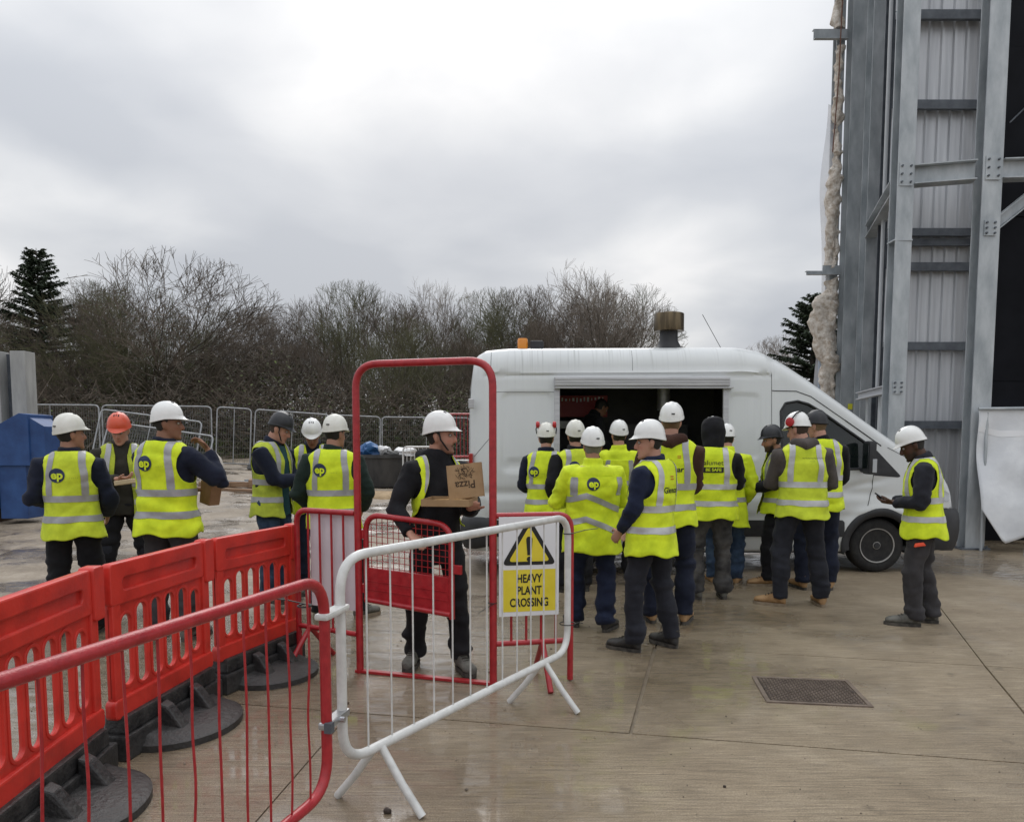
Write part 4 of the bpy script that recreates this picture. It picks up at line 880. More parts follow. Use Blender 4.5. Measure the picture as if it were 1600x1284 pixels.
def wheel(cx_, cy, out_):
    w = bpy.data.objects.new('wheel', None); COL.objects.link(w); w.parent = van; w.location = (cx_, cy, 0.338)
    s_ = -1 if out_ else 1
    t_ = MB(); t_.lathe([(0.205, -0.10 * s_ * -1), (0.25, 0.112 * s_), (0.305, 0.108 * s_), (0.331, 0.085 * s_), (0.338, 0.05 * s_), (0.339, 0.0), (0.338, -0.05 * s_), (0.331, -0.085 * s_), (0.305, -0.108 * s_), (0.25, -0.112 * s_), (0.205, -0.10 * s_)], axis='y', seg=44); t_.build('tyre', M_tyre, w, smooth=40)
    r_ = MB(); r_.lathe([(0.212, -0.09), (0.215, -0.112), (0.203, -0.110), (0.196, -0.075), (0.180, -0.060), (0.165, -0.063), (0.140, -0.088), (0.125, -0.094), (0.105, -0.088), (0.085, -0.070), (0.062, -0.072), (0.058, -0.098), (0.035, -0.102), (0.004, -0.102)], axis='y', seg=44)
    if s_ > 0: r_.v = [(p[0], -p[1], p[2]) for p in r_.v]
    r_.build('rim', M_rim, w, smooth=40)
    h_ = MB()
    for k in range(16):
        a = 2 * math.pi * k / 16; q = MB(); q.lathe([(0.013, -0.066), (0.013, -0.056)], (0.180 * math.cos(a), 0.0, 0.180 * math.sin(a)), 'y', 8); h_.add([(p[0], p[1] * -s_ if s_ > 0 else p[1], p[2]) for p in q.v], q.f)
    h_.build('rim_slots', M_seam, w)
    b_ = MB()
    for k in range(5):
        a = 2 * math.pi * k / 5; q = MB(); q.lathe([(0.011, -0.096), (0.011, -0.070)], (0.082 * math.cos(a), 0, 0.082 * math.sin(a)), 'y', 6); b_.add([(p[0], p[1] if s_ < 0 else -p[1], p[2]) for p in q.v], q.f)
    b_.build('wheel_nuts', M_seam, w)
    c_ = MB(); c_.lathe([(0.040, -0.108 if s_ < 0 else 0.108), (0.036, -0.116 if s_ < 0 else 0.116)], axis='y', seg=18); c_.build('hub_cap', M_vblk, w)
for cx_ in (1.30, 5.05): wheel(cx_, 0.16, True); wheel(cx_, 1.90, False)
MB().box((3.2, 0.10, 0.30), (2.9, 0.10, 0.10)).build('sill_step', M_vblk, van)
mb = MB(); mb.lathe([(0.03, 0.28), (0.03, 0.5)], (2.9, 1.0, 0)); mb.tube([(0.4, 1.0, 0.42), (4.8, 1.0, 0.42)], 0.05, 8); mb.build('drive_shaft', M_vblk, van)
# roof: extractor cowl, beacon, aerial
mb = MB(); mb.lathe([(0.19, 2.78), (0.19, 2.80), (0.155, 2.83), (0.118, 2.90), (0.112, 3.02), (0.15, 3.04)], (2.53, 0.55, 0), seg=28); mb.build('extractor_base', M_vblk, van, smooth=40)
mb = MB(); mb.lathe([(0.12, 3.02), (0.187, 3.025), (0.19, 3.04), (0.19, 3.235), (0.184, 3.245), (0.165, 3.25), (0.02, 3.21)], (2.53, 0.55, 0), seg=36); mb.build('extractor_cowl', M_steel, van, smooth=40)
mb = MB(); mb.lathe([(0.063, 2.79), (0.066, 2.82), (0.066, 2.90), (0.058, 2.92), (0.03, 2.924)], (0.66, 0.45, 0), seg=20); mb.build('amber_beacon', M_amber, van, smooth=40)
mb = MB().box((0.84, 0.5, 2.845), (0.17, 0.16, 0.10)); mb.build('roof_camera', M_vblk, van, bevel=0.02)
mb = MB(); mb.tube([(3.31, 0.8, 2.73), (3.31, 0.8, 2.80)], 0.016, 10); mb.tube([(3.31, 0.8, 2.78), (3.02, 0.8, 3.28)], 0.004, 5); mb.build('aerial', M_vblk, van)
MB().box((0.03, 0.02, 2.08), (0.07, 0.05, 0.12)).build('door_hinge', M_alu, van, bevel=0.01)
mb = MB().box((0.02, 0.05, 1.22), (0.05, 0.05, 0.52)); mb.build('tail_lamp', mat('red_tail_lens', (0.35, 0.01, 0.012), rough=0.2, coat=0.5), van, bevel=0.015)
# ================================================================== PEOPLE
def mat_attr(name, rough=0.5, sss=0.0):
    m = bpy.data.materials.new(name); m.use_nodes = True; N, L = m.node_tree.nodes, m.node_tree.links; b = N['Principled BSDF']
    a = N.new('ShaderNodeAttribute'); a.attribute_name = 'Col'; L.new(a.outputs['Color'], b.inputs['Base Color']); b.inputs['Roughness'].default_value = rough
    b.inputs['Specular IOR Level'].default_value = 0.35
    return m
M_skin = mat_attr('skin', 0.52)
def fabric(name, c, c2=None, rough=0.9, bump=0.25, bs=220, sc=7, spec=0.2):
    c2 = c2 or tuple(min(1, x * 1.45 + 0.004) for x in c)
    return mat('fabric_' + name, c, c2, rough=rough, scale=sc, bump=bump, bscale=bs, spec=spec, sheen=0.05)
FAB = dict(
    navy=fabric('navy', (0.010, 0.013, 0.026)), black=fabric('black', (0.009, 0.009, 0.011)), charcoal=fabric('charcoal', (0.017, 0.018, 0.024)),
    grey=fabric('grey', (0.036, 0.034, 0.036)), olive=fabric('olive', (0.026, 0.024, 0.019)), bottle=fabric('bottle_green', (0.012, 0.022, 0.018)),
    jeans=fabric('denim', (0.020, 0.036, 0.070), (0.05, 0.08, 0.13), sc=9), brown=fabric('brown', (0.045, 0.020, 0.014)), taupe=fabric('taupe', (0.070, 0.060, 0.056)),
    teal=fabric('teal_shirt', (0.006, 0.040, 0.048)), dusty=fabric('dusty_black', (0.022, 0.023, 0.026), (0.11, 0.105, 0.10), sc=5),
    ink=fabric('ink_blue', (0.012, 0.017, 0.038)), hiv=fabric('hi_vis_yellow', (0.54, 0.67, 0.016), (0.78, 0.92, 0.028), rough=0.7, bump=0.12, bs=300, sc=6, spec=0.3),
    hiv2=fabric('faded_hi_vis', (0.48, 0.58, 0.035), (0.68, 0.80, 0.05), rough=0.78, bump=0.12, bs=300, sc=8, spec=0.25),
    hivd=fabric('grubby_hi_vis', (0.30, 0.36, 0.04), (0.52, 0.60, 0.06), rough=0.85, sc=6))
M_band = mat('reflective_tape', (0.30, 0.30, 0.31), (0.40, 0.40, 0.41), rough=0.38, scale=9, metal=0.15)
M_bandl = mat('bright_reflective_tape', (0.42, 0.42, 0.43), (0.55, 0.55, 0.55), rough=0.35, scale=9, metal=0.15)
M_logo = mat('logo_navy_print', (0.018, 0.03, 0.085), rough=0.6); M_blackp = mat('black_print', (0.012, 0.012, 0.014), rough=0.6); M_redp = mat('red_print', (0.55, 0.10, 0.01), rough=0.6); M_greyp = mat('grey_print', (0.10, 0.13, 0.07), rough=0.7)
M_hwhite = mat('helmet_white', (0.76, 0.76, 0.74), (0.83, 0.83, 0.81), rough=0.30, scale=9, coat=0.3); M_hblack = mat('helmet_black', (0.010, 0.011, 0.014), (0.016, 0.017, 0.021), rough=0.36, scale=9); M_hred = mat('helmet_orange_red', (0.62, 0.075, 0.03), (0.70, 0.10, 0.045), rough=0.35, scale=9, coat=0.2)
M_hcream = mat('helmet_dirty_white', (0.66, 0.65, 0.58), (0.76, 0.755, 0.70), rough=0.4, scale=11)
M_harn = mat('helmet_harness', (0.012, 0.012, 0.014), rough=0.7); M_redpl = mat('red_ear_cup', (0.42, 0.015, 0.02), rough=0.4)
M_tan = mat('tan_boot_leather', (0.27, 0.15, 0.06), (0.40, 0.245, 0.12), rough=0.75, scale=14, bump=0.2, bscale=60); M_bootb = mat('black_boot_leather', (0.014, 0.013, 0.013), (0.05, 0.046, 0.042), rough=0.6, scale=10, bump=0.2, bscale=60)
M_bootg = mat('dusty_grey_boot', (0.075, 0.072, 0.062), (0.17, 0.165, 0.145), rough=0.85, scale=12, bump=0.3, bscale=60); M_sole = mat('boot_sole', (0.025, 0.022, 0.02), (0.10, 0.09, 0.075), rough=0.85, scale=20)
M_solet = mat('pale_boot_sole', (0.20, 0.15, 0.10), (0.30, 0.24, 0.17), rough=0.85, scale=20); M_lace = mat('boot_lace', (0.03, 0.025, 0.02), rough=0.8)
M_hair = {'dark': mat('hair_dark', (0.012, 0.009, 0.007), rough=0.65), 'brown': mat('hair_brown', (0.045, 0.025, 0.014), rough=0.65), 'fair': mat('hair_fair', (0.16, 0.10, 0.05), rough=0.65), 'grey': mat('hair_grey', (0.16, 0.15, 0.14), rough=0.7)}
M_eye = mat('eye_white', (0.36, 0.33, 0.30), rough=0.25); M_iris = mat('eye_iris', (0.015, 0.012, 0.01), rough=0.2)
SKIN = dict(pale=(0.46, 0.245, 0.175), mid=(0.36, 0.185, 0.12), tan=(0.26, 0.13, 0.08), deep=(0.075, 0.036, 0.022))

TZ = np.array([0.60, 0.70, 0.80, 0.90, 1.00, 1.10, 1.20, 1.30, 1.37, 1.415, 1.45, 1.475, 1.50])
TA = np.array([0.215, 0.205, 0.200, 0.192, 0.182, 0.182, 0.193, 0.206, 0.208, 0.190, 0.145, 0.098, 0.074])
TB = np.array([0.165, 0.158, 0.152, 0.145, 0.137, 0.137, 0.142, 0.140, 0.128, 0.112, 0.092, 0.078, 0.070])
TC = np.array([0, 0, 0, 0, 0.0, 0.002, 0.0, -0.006, -0.012, -0.016, -0.018, -0.014, -0.008])
def ring_pt(z, phi, add=0.0, kb=1.0, e=2.35):
    a = (np.interp(z, TZ, TA) * kb + add); b = (np.interp(z, TZ, TB) * kb + add); c = np.interp(z, TZ, TC)
    cs, sn = np.cos(phi), np.sin(phi)
    rr = (np.abs(cs) ** e + np.abs(sn) ** e) ** (-1.0 / e)
    return np.stack([a * cs * rr, c + b * sn * rr, z + 0 * phi], -1)
def rotm(rx=0, ry=0, rz=0): return np.array(Euler((rx, ry, rz)).to_matrix())
def smooth_noise_disp(V, Nn, fld): return V + Nn * fld[:, None]
def remesh(parts, voxel, smooth_it=3, name='m'):
    """union of closed tubes -> one continuous surface"""
    me = bpy.data.meshes.new(name); me.from_pydata(parts.v, [], parts.f)
    bm = bmesh.new(); bm.from_mesh(me); bmesh.ops.recalc_face_normals(bm, faces=bm.faces); bm.to_mesh(me); bm.free()
    o = bpy.data.objects.new('tmp', me); COL.objects.link(o)
    m = o.modifiers.new('r', 'REMESH'); m.mode = 'VOXEL'; m.voxel_size = voxel
    if smooth_it:
        s_ = o.modifiers.new('s', 'SMOOTH'); s_.iterations = smooth_it; s_.factor = 0.5
    r = eval_mesh(o); bpy.data.objects.remove(o); bpy.data.meshes.remove(me)
    return r
def mverts(me):
    n = len(me.vertices); a = np.empty(n * 3); me.vertices.foreach_get('co', a); b = np.empty(n * 3); me.vertex_normals.foreach_get('vector', b)
    return a.reshape(-1, 3), b.reshape(-1, 3)
def mset(me, V): me.vertices.foreach_set('co', V.ravel()); me.update()
def ik(S, T_, l1, l2, pole):
    S, T_ = np.array(S, float), np.array(T_, float); d = T_ - S; L_ = np.linalg.norm(d); L2 = min(L_, (l1 + l2) * 0.995); d = d / L_
    T_ = S + d * L2; a = (l1 * l1 - l2 * l2 + L2 * L2) / (2 * L2); h = math.sqrt(max(l1 * l1 - a * a, 0)); p = np.array(pole, float); p = p - d * p.dot(d); p /= np.linalg.norm(p) + 1e-9
    return S + d * a + p * h, T_

HELMETS = {}
def helmet_mesh(style='std'):
    if style in HELMETS: return HELMETS[style]
    V = []; F = []; nr, na_ = 16, 48
    ax, ay, az = 0.103, 0.124, 0.126
    for i in range(nr + 1):
        t = i / nr * (math.pi / 2)
        for k in range(na_):
            p = 2 * math.pi * k / na_
            st = math.sin(t) ** 0.92; x = ax * st * math.cos(p); y = ay * st * math.sin(p); z = az * math.cos(t) ** 0.95
            # raised ribs along the crown
            rib = 0.0045 * math.exp(-((abs(x) - 0.0) / 0.014) ** 4) + 0.0035 * math.exp(-((abs(x) - 0.045) / 0.010) ** 4)
            rib *= 1 - min(1, max(0, (t - 1.1) / 0.3))
            z += rib
            if y < 0: z -= 0.022 * (math.sin(t) ** 6) * (-y / ay)      # deeper at the nape
            V.append((x, y, z))
    def ringat(grow_, dz, peak):
        for k in range(na_):
            p = 2 * math.pi * k / na_; s_ = math.sin(p); pk = peak * max(0, s_) ** 3.0
            x = (ax + grow_) * math.cos(p); y = (ay + grow_ + pk) * s_; z = dz - 0.30 * pk
            if s_ < 0: z -= 0.022 * (-s_)
            V.append((x, y, z))
    ringat(0.004, 0.004, 0.0); ringat(0.005, -0.012, 0.016); ringat(0.006, -0.016, 0.038); ringat(0.004, -0.020, 0.036); ringat(-0.004, -0.018, 0.0); ringat(-0.006, 0.02, 0.0)
    n = nr + 1 + 6
    for i in range(n - 1):
        for k in range(na_): F.append((i * na_ + k, i * na_ + (k + 1) % na_, (i + 1) * na_ + (k + 1) % na_, (i + 1) * na_ + k))
    me = bpy.data.meshes.new('helmet'); me.from_pydata(V, [], F); bm = bmesh.new(); bm.from_mesh(me); bmesh.ops.remove_doubles(bm, verts=bm.verts, dist=1e-5); bmesh.ops.recalc_face_normals(bm, faces=bm.faces); bm.to_mesh(me); bm.free()
    me.shade_smooth(); me.set_sharp_from_angle(angle=R(50)); HELMETS[style] = me; return me
BOOTS = {}
def boot_meshes(mt, st):
    key = (mt.name, st.name)
    if key in BOOTS: return BOOTS[key]
    up = MB(); S = []
    for y, w, h in ((-0.088, 0.020, 0.05), (-0.075, 0.034, 0.085), (-0.045, 0.039, 0.10), (0.0, 0.040, 0.105), (0.04, 0.043, 0.092), (0.085, 0.049, 0.075), (0.125, 0.051, 0.066), (0.165, 0.044, 0.058), (0.19, 0.030, 0.045), (0.198, 0.012, 0.030)):
        for k in range(14):
            a = 2 * math.pi * k / 14; zz = math.sin(a); S.append((math.cos(a) * w, y, 0.018 + h / 2 + zz * h / 2 if zz > 0 else 0.018 + h / 2 + zz * h / 2))
    up.add(S, [(i * 14 + k, i * 14 + (k + 1) % 14, (i + 1) * 14 + (k + 1) % 14, (i + 1) * 14 + k) for i in range(9) for k in range(14)] + [tuple(range(14)), tuple(126 + k for k in range(14))[::-1]])
    up.tube([(0, -0.035, 0.05), (0, -0.035, 0.10), (0, -0.036, 0.150)], [(0.046, 0.056), (0.046, 0.056), (0.048, 0.056)], 14, ref=(1, 0, 0))
    me = remesh(up, 0.009, 2, 'boot'); V, Nn = mverts(me); nz = SN(77); V = V + Nn * (0.0022 * nz(V, (60, 60, 90)))[:, None]; V[:, 2] = np.maximum(V[:, 2], 0.016); mset(me, V); me.materials.clear(); me.materials.append(mt); me.shade_smooth()
    so = MB(); pl = []
    for k in range(28):
        a = 2 * math.pi * k / 28; y = math.sin(a); w = np.interp(y, [-1, -0.6, -0.1, 0.45, 0.8, 1], [0.034, 0.043, 0.040, 0.054, 0.050, 0.036]); pl.append((math.copysign(abs(math.cos(a)) ** 0.7, math.cos(a)) * w, 0.057 + y * 0.15))
    so.prism(pl, 0.0, 0.027)
    sm = bpy.data.meshes.new('sole'); sm.from_pydata(so.v, [], so.f); sm.materials.append(st)
    lc = MB()
    for i in range(5):
        y, z = 0.088 - i * 0.024, 0.088 + i * 0.012
        if i > 3: y, z = 0.022, 0.145
        lc.tube([(-0.024, y - 0.004, z), (0, y + 0.006, z + 0.007), (0.024, y - 0.004, z)], 0.0035, 5)
    lm = bpy.data.meshes.new('laces'); lm.from_pydata(lc.v, [], lc.f); lm.materials.append(M_lace)
    BOOTS[key] = (me, sm, lm); return BOOTS[key]

def hand(mb, W_, d, nrm, curl, right, spread=0.10, thumb=0.6):
    """palm and five separate fingers; d = direction of the hand, nrm = palm normal"""
    d = np.array(d, float); d /= np.linalg.norm(d); nrm = np.array(nrm, float); nrm -= d * nrm.dot(d); nrm /= np.linalg.norm(nrm)
    s_ = np.cross(d, nrm) * (1 if right else -1)        # towards the thumb
    W_ = np.array(W_, float)
    mb.tube([W_ - d * 0.03, W_, W_ + d * 0.035, W_ + d * 0.075, W_ + d * 0.098], [(0.026, 0.020), (0.028, 0.019), (0.038, 0.018), (0.042, 0.016), (0.040, 0.012)], 12, ref=s_)
    for i, (off, l, r_) in enumerate(((0.030, 0.072, 0.0092), (0.010, 0.080, 0.0096), (-0.011, 0.074, 0.0092), (-0.031, 0.058, 0.0082))):
        p = W_ + d * (0.088 if i < 3 else 0.080) + s_ * off; a = s_ * (off * spread * 6); cd = d + a; cd /= np.linalg.norm(cd); pts = [p - cd * 0.01]; ang = 0
        pts.append(p)
        for j, fr in enumerate((0.45, 0.31, 0.24)):
            ang += curl * (1.0 if j else 0.8) * (0.62 + 0.1 * i); q = cd * math.cos(ang) + nrm * math.sin(ang); p = p + q * l * fr; pts.append(p)
        mb.tube(pts, [r_, r_, r_ * 0.97, r_ * 0.92, r_ * 0.7], 8)
    p = W_ + d * 0.022 + s_ * 0.026; q = d * 0.55 + s_ * 0.75 + nrm * 0.25 * thumb; q /= np.linalg.norm(q); p2 = p + q * 0.042; q2 = d * 0.9 + s_ * (0.35 - 0.4 * thumb) + nrm * 0.6 * thumb; q2 /= np.linalg.norm(q2)
    mb.tube([p - q * 0.02, p, p2, p2 + q2 * 0.030, p2 + q2 * 0.052], [0.014, 0.0135, 0.0115, 0.0105, 0.008], 8)

HZ = [(-0.116, 0.018, 0.088, 0.040), (-0.110, 0.030, 0.093, 0.010), (-0.095, 0.043, 0.095, -0.015), (-0.075, 0.052, 0.093, -0.045), (-0.050, 0.059, 0.092, -0.062), (-0.025, 0.064, 0.092, -0.075), (0.0, 0.068, 0.090, -0.088), (0.022, 0.071, 0.090, -0.096), (0.045, 0.073, 0.094, -0.100), (0.075, 0.070, 0.086, -0.096), (0.100, 0.058, 0.066, -0.080), (0.117, 0.036, 0.040, -0.052), (0.125, 0.012, 0.008, -0.018)]
def person(label, loc, yaw, htop=1.82, lean=0.0, twist=0.0, side=0.0, feet=((-0.13, 0, 12), (0.13, 0, -12)), hips=(0, 0), arms=None, head=(0, 0), kb=1.0,
           jacket='navy', trousers='black', boots=None, sole=None, skin='pale', hair='dark', beard=0.0, vest='hiv', vest_open=0.0, hem=0.80, band=None, coat=False,
           helmet=M_hwhite, hood=None, muffs=None, logo=None, shorts=False, seed=1, vox=0.0095, collar='high', shirt=None, jhem=None, mouth=0.0, bands=(0.955, 1.115), chevron=False, strap=False, peak_yaw=0, group='construction workers queueing at the food van', headscale=1.0, knee_pads=False):
    s0 = (htop / 1.805 if helmet else htop / 1.75)
    t = thing('person', label, 'person', loc, yaw, group); t.scale = (s0, s0, s0)
    kb = kb * 0.91; headscale = headscale * s0 ** -0.6
    boots = boots or M_bootb; sole = sole or M_sole; ns1, ns2 = SN(seed * 3 + 1), SN(seed * 3 + 2)
    hx, hy = hips
    Rt = rotm(-lean, side, twist)
    piv = np.array([hx, hy, 0.98])
    def T(P_):
        P_ = np.asarray(P_, float); sh_ = P_.shape; P_ = P_.reshape(-1, 3).copy(); w = sstep(0.86, 1.22, P_[:, 2])[:, None]
        P_[:, 0] += hx; P_[:, 1] += hy
        Q = (P_ - piv) @ Rt.T + piv
        return (P_ * (1 - w) + Q * w).reshape(sh_)
    # ---- limbs
    arms = arms or {}
    AR = {}
    for sx, key in ((-1, 'L'), (1, 'R')):
        a = arms.get(key, dict(to=(sx * 0.24, 0.14, 0.93), pole=(sx * 0.4, -1, 0)))
        S_ = T(np.array([sx * 0.190 * (0.5 + 0.5 * kb), -0.012, 1.385])); tgt = T(np.array(a['to'])) if a.get('rel', True) else np.array(a['to'])
        E_, W_ = ik(S_, tgt, 0.285, 0.255, np.array(a.get('pole', (sx * 0.5, -0.8, -0.2))) @ Rt.T)
        fd = (W_ - E_) / np.linalg.norm(W_ - E_)
        AR[key] = (S_, E_, W_, np.array(a.get('dir', fd), float), np.array(a.get('nrm', (-sx, 0, 0)), float), a.get('curl', 0.35), a)
    LG = {}
    for sx, key, ft in ((-1, 'L', feet[0]), (1, 'R', feet[1])):
        Hp = np.array([hx + sx * 0.088, hy, 0.93]); an = np.array([ft[0], ft[1], 0.105 + (ft[3] if len(ft) > 3 else 0)]); ya = R(ft[2]); fw = np.array([-math.sin(ya), math.cos(ya), 0])
        K_, A_n = ik(Hp, an - fw * 0.0, 0.425, 0.41, fw + np.array([sx * 0.12, 0, 0])); LG[key] = (Hp, K_, A_n, ya)
    # ---- head frame
    nb_ = T(np.array([0, -0.012, 1.455])); Rh = Rt @ rotm(0, 0, head[0]) @ rotm(head[1], 0, 0)
    hc = T(np.array([0, -0.004, 1.492])) + Rh @ np.array([0, 0.024, 0.116])
    hd = lambda P_: hc + (np.asarray(P_, float) * headscale) @ Rh.T
    # ---- body: one continuous skin
    mb = MB()
    rings = np.concatenate([ring_pt(np.full(16, z), np.linspace(0, 2 * np.pi, 17)[:-1], -0.035 if z < 1.42 else -0.022, kb) for z in (0.88, 1.0, 1.1, 1.2, 1.3, 1.37, 1.415, 1.45)])
    mb.add(T(rings), [(i * 16 + k, i * 16 + (k + 1) % 16, (i + 1) * 16 + (k + 1) % 16, (i + 1) * 16 + k) for i in range(7) for k in range(16)] + [tuple(range(16)), tuple(112 + k for k in range(16))])
    mb.tube([nb_ - (hc - nb_) * 0.25, nb_, hc + Rh @ np.array([0, -0.022, -0.06]), hc + Rh @ np.array([0, -0.01, -0.01])], [0.066, 0.061, 0.056, 0.05], 14)
    hr = []
    for z, w, f_, bk in HZ:
        for k in range(20):
            a = 2 * math.pi * k / 20; c, s_ = math.cos(a), math.sin(a); rr = (abs(c) ** 2.2 + abs(s_) ** 2.2) ** (-1 / 2.2); hr.append((w * c * rr, (f_ + bk) / 2 + (f_ - bk) / 2 * s_ * rr, z))
    mb.add(hd(hr), [(i * 20 + k, i * 20 + (k + 1) % 20, (i + 1) * 20 + (k + 1) % 20, (i + 1) * 20 + k) for i in range(len(HZ) - 1) for k in range(20)] + [tuple(range(20)), tuple((len(HZ) - 1) * 20 + k for k in range(20))])
    mb.tube(hd([(0, 0.086, 0.030), (0, 0.098, 0.010), (0, 0.110, -0.012), (0, 0.112, -0.026), (0, 0.094, -0.034)]), [0.007, 0.0095, 0.012, 0.0155, 0.011], 8)
    for sx in (-1, 1): mb.tube(hd([(sx * 0.068, -0.006, -0.034), (sx * 0.075, -0.008, -0.012), (sx * 0.079, -0.011, 0.012), (sx * 0.073, -0.010, 0.030)]), [(0.007, 0.010), (0.008, 0.015), (0.008, 0.019), (0.006, 0.013)], 8, ref=(Rh @ np.array([1, 0, 0])))
    for key, right in (('L', False), ('R', True)):
        S_, E_, W_, d, nrm, curl, a = AR[key]
        mb.tube([S_, (S_ + E_) / 2, E_, (E_ + W_) / 2, W_], [0.048, 0.043, 0.036, 0.035, 0.025], 10)
        hand(mb, W_ + (W_ - E_) / np.linalg.norm(W_ - E_) * 0.008, d, nrm, curl, right, thumb=a.get('thumb', 0.6))
        Hp, K_, A_n, ya = LG[key]
        mb.tube([Hp, (Hp + K_) / 2, K_, K_ * 0.65 + A_n * 0.35, A_n], [0.072, 0.064, 0.048, 0.050, 0.034], 10)
    me = remesh(mb, vox, 2, 'body'); V, Nn = mverts(me)
    H_ = (V - hc) @ Rh / headscale           # head coordinates
    def g3(c, r_): return np.exp(-(((H_ - np.array(c)) / np.array(r_)) ** 2).sum(1))
    front = H_[:, 1] > 0.02
    disp = np.zeros(len(V))
    for sx in (-1, 1):
        disp -= 0.011 * g3((sx * 0.030, 0.090, 0.014), (0.017, 0.03, 0.011)); disp += 0.005 * g3((sx * 0.030, 0.09, 0.034), (0.022, 0.03, 0.008)); disp += 0.004 * g3((sx * 0.042, 0.08, -0.016), (0.02, 0.03, 0.016))
    disp += 0.005 * g3((0, 0.098, -0.056), (0.022, 0.02, 0.007)) + 0.005 * g3((0, 0.098, -0.070), (0.020, 0.02, 0.007)) - 0.005 * g3((0, 0.098, -0.0625), (0.024, 0.02, 0.003)) - 0.004 * g3((0, 0.1, -0.084), (0.022, 0.02, 0.007)) + 0.005 * g3((0, 0.098, -0.102), (0.018, 0.02, 0.012))
    if mouth: disp -= mouth * 0.016 * g3((0, 0.1, -0.064), (0.015, 0.025, 0.008))
    V = V + Nn * disp[:, None]; mset(me, V)
    base = np.array(SKIN[skin]); C = np.tile(base, (len(V), 1)) * (1 + 0.06 * ns1(V, (30, 30, 30)))[:, None]
    def blend(c, w):
        nonlocal C
        w = np.clip(w, 0, 1)[:, None]; C = C * (1 - w) + np.array(c) * w
    hcol = {'dark': (0.02, 0.014, 0.01), 'brown': (0.06, 0.035, 0.02), 'fair': (0.17, 0.11, 0.06), 'grey': (0.14, 0.13, 0.12)}[hair]
    red = base * np.array([1.05, 0.62, 0.60])
    for sx in (-1, 1):
        blend(red, 0.35 * g3((sx * 0.045, 0.08, -0.025), (0.022, 0.03, 0.02))); blend(hcol, 0.85 * g3((sx * 0.031, 0.09, 0.037), (0.019, 0.03, 0.0055))); blend(base * 0.55, 0.32 * g3((sx * 0.030, 0.09, 0.014), (0.016, 0.03, 0.010)))
        blend((0.012, 0.01, 0.009), 0.8 * g3((sx * 0.030, 0.088, 0.016), (0.011, 0.03, 0.0035)))
    blend(red, 0.5 * g3((0, 0.115, -0.022), (0.016, 0.02, 0.014))); blend(base * np.array([0.85, 0.42, 0.42]), 0.9 * g3((0, 0.1, -0.063), (0.022, 0.03, 0.010))); blend(base * 0.25, 0.8 * g3((0, 0.1, -0.0628), (0.022, 0.03, 0.0025)))
    if mouth: blend((0.02, 0.008, 0.008), 1.4 * g3((0, 0.1, -0.064), (0.013, 0.03, 0.007)))
    jaw = (sstep(-0.030, -0.060, H_[:, 2]) * sstep(0.0, 0.03, H_[:, 1]) + 0.6 * sstep(0.0, -0.03, H_[:, 2]) * np.exp(-((H_[:, 1] - 0.015) / 0.02) ** 2)) * (H_[:, 2] > -0.15)
    if beard: blend(hcol, beard * jaw * (1 - 0.9 * g3((0, 0.1, -0.063), (0.020, 0.03, 0.008))))
    at_ = me.color_attributes.new('Col', 'FLOAT_COLOR', 'POINT'); at_.data.foreach_set('color', np.concatenate([np.clip(C, 0, 1), np.ones((len(C), 1))], 1).ravel())
    me.materials.clear(); me.materials.append(M_skin); me.shade_smooth(); link('body', me, t)
    # ---- eyes
    if abs(((math.degrees(yaw + head[0] + twist) + 180) % 360) - 180) > 55:
        for sx in (-1, 1):
            e = MB(); e.lathe([(0.001, -0.010), (0.007, -0.0075), (0.0098, -0.002), (0.0098, 0.002), (0.007, 0.0075), (0.001, 0.010)], seg=10); e.v = [tuple(p) for p in hd([(p[0] + sx * 0.030, p[1] + 0.0822, p[2] + 0.013) for p in e.v])]; ey = e.build('eye', M_eye, t, smooth=180)
            q = MB(); q.lathe([(0.0046, 0.0), (0.0046, 0.0014)], axis='y', seg=10); q.v = [tuple(p) for p in hd([(p[0] + sx * 0.030, p[1] + 0.0918, p[2] + 0.013) for p in q.v])]; q.build('iris', M_iris, ey)
    # ---- hair: cap hugging the skull, cut along the hairline
    hv = []; nz_, nk = 22, 40
    zs_ = np.linspace(-0.085, 0.125, nz_); ZZ = [h_[0] for h_ in HZ]
    for z in zs_:
        w = np.interp(z, ZZ, [h_[1] for h_ in HZ]) + 0.006; f_ = np.interp(z, ZZ, [h_[2] for h_ in HZ]) + 0.006; bk = np.interp(z, ZZ, [h_[3] for h_ in HZ]) - 0.008
        for k in range(nk):
            a = 2 * math.pi * k / nk; c, s_ = math.cos(a), math.sin(a); rr = (abs(c) ** 2.2 + abs(s_) ** 2.2) ** (-1 / 2.2); hv.append((w * c * rr, (f_ + bk) / 2 + (f_ - bk) / 2 * s_ * rr, z))
    hv = np.array(hv); hv += ns2(hv, (120, 120, 60))[:, None] * 0.0012
    line = np.where(hv[:, 1] > 0.03, 0.055, np.where(hv[:, 1] > 0.0, 0.0 + (hv[:, 1]) * 1.8, -0.050 + 0.03 * sstep(-0.05, 0.0, hv[:, 1])))
    cv, cf = clip_mesh(hv, [(i * nk + k, i * nk + (k + 1) % nk, (i + 1) * nk + (k + 1) % nk, (i + 1) * nk + k) for i in range(nz_ - 1) for k in range(nk)], (hv[:, 2] - line) * 20)
    if cf: mesh_obj('hair', hd(cv), cf, M_hair[hair], t, smooth=180, recalc=False)
    # ---- trousers
    mb = MB()
    rg = np.concatenate([ring_pt(np.full(16, z), np.linspace(0, 2 * np.pi, 17)[:-1], -0.012 + (0.004 if z < 0.9 else 0), kb) * np.array([1, 1, 1]) for z in (0.84, 0.92, 1.0, 1.06)]); rg[:, 0] *= 0.93
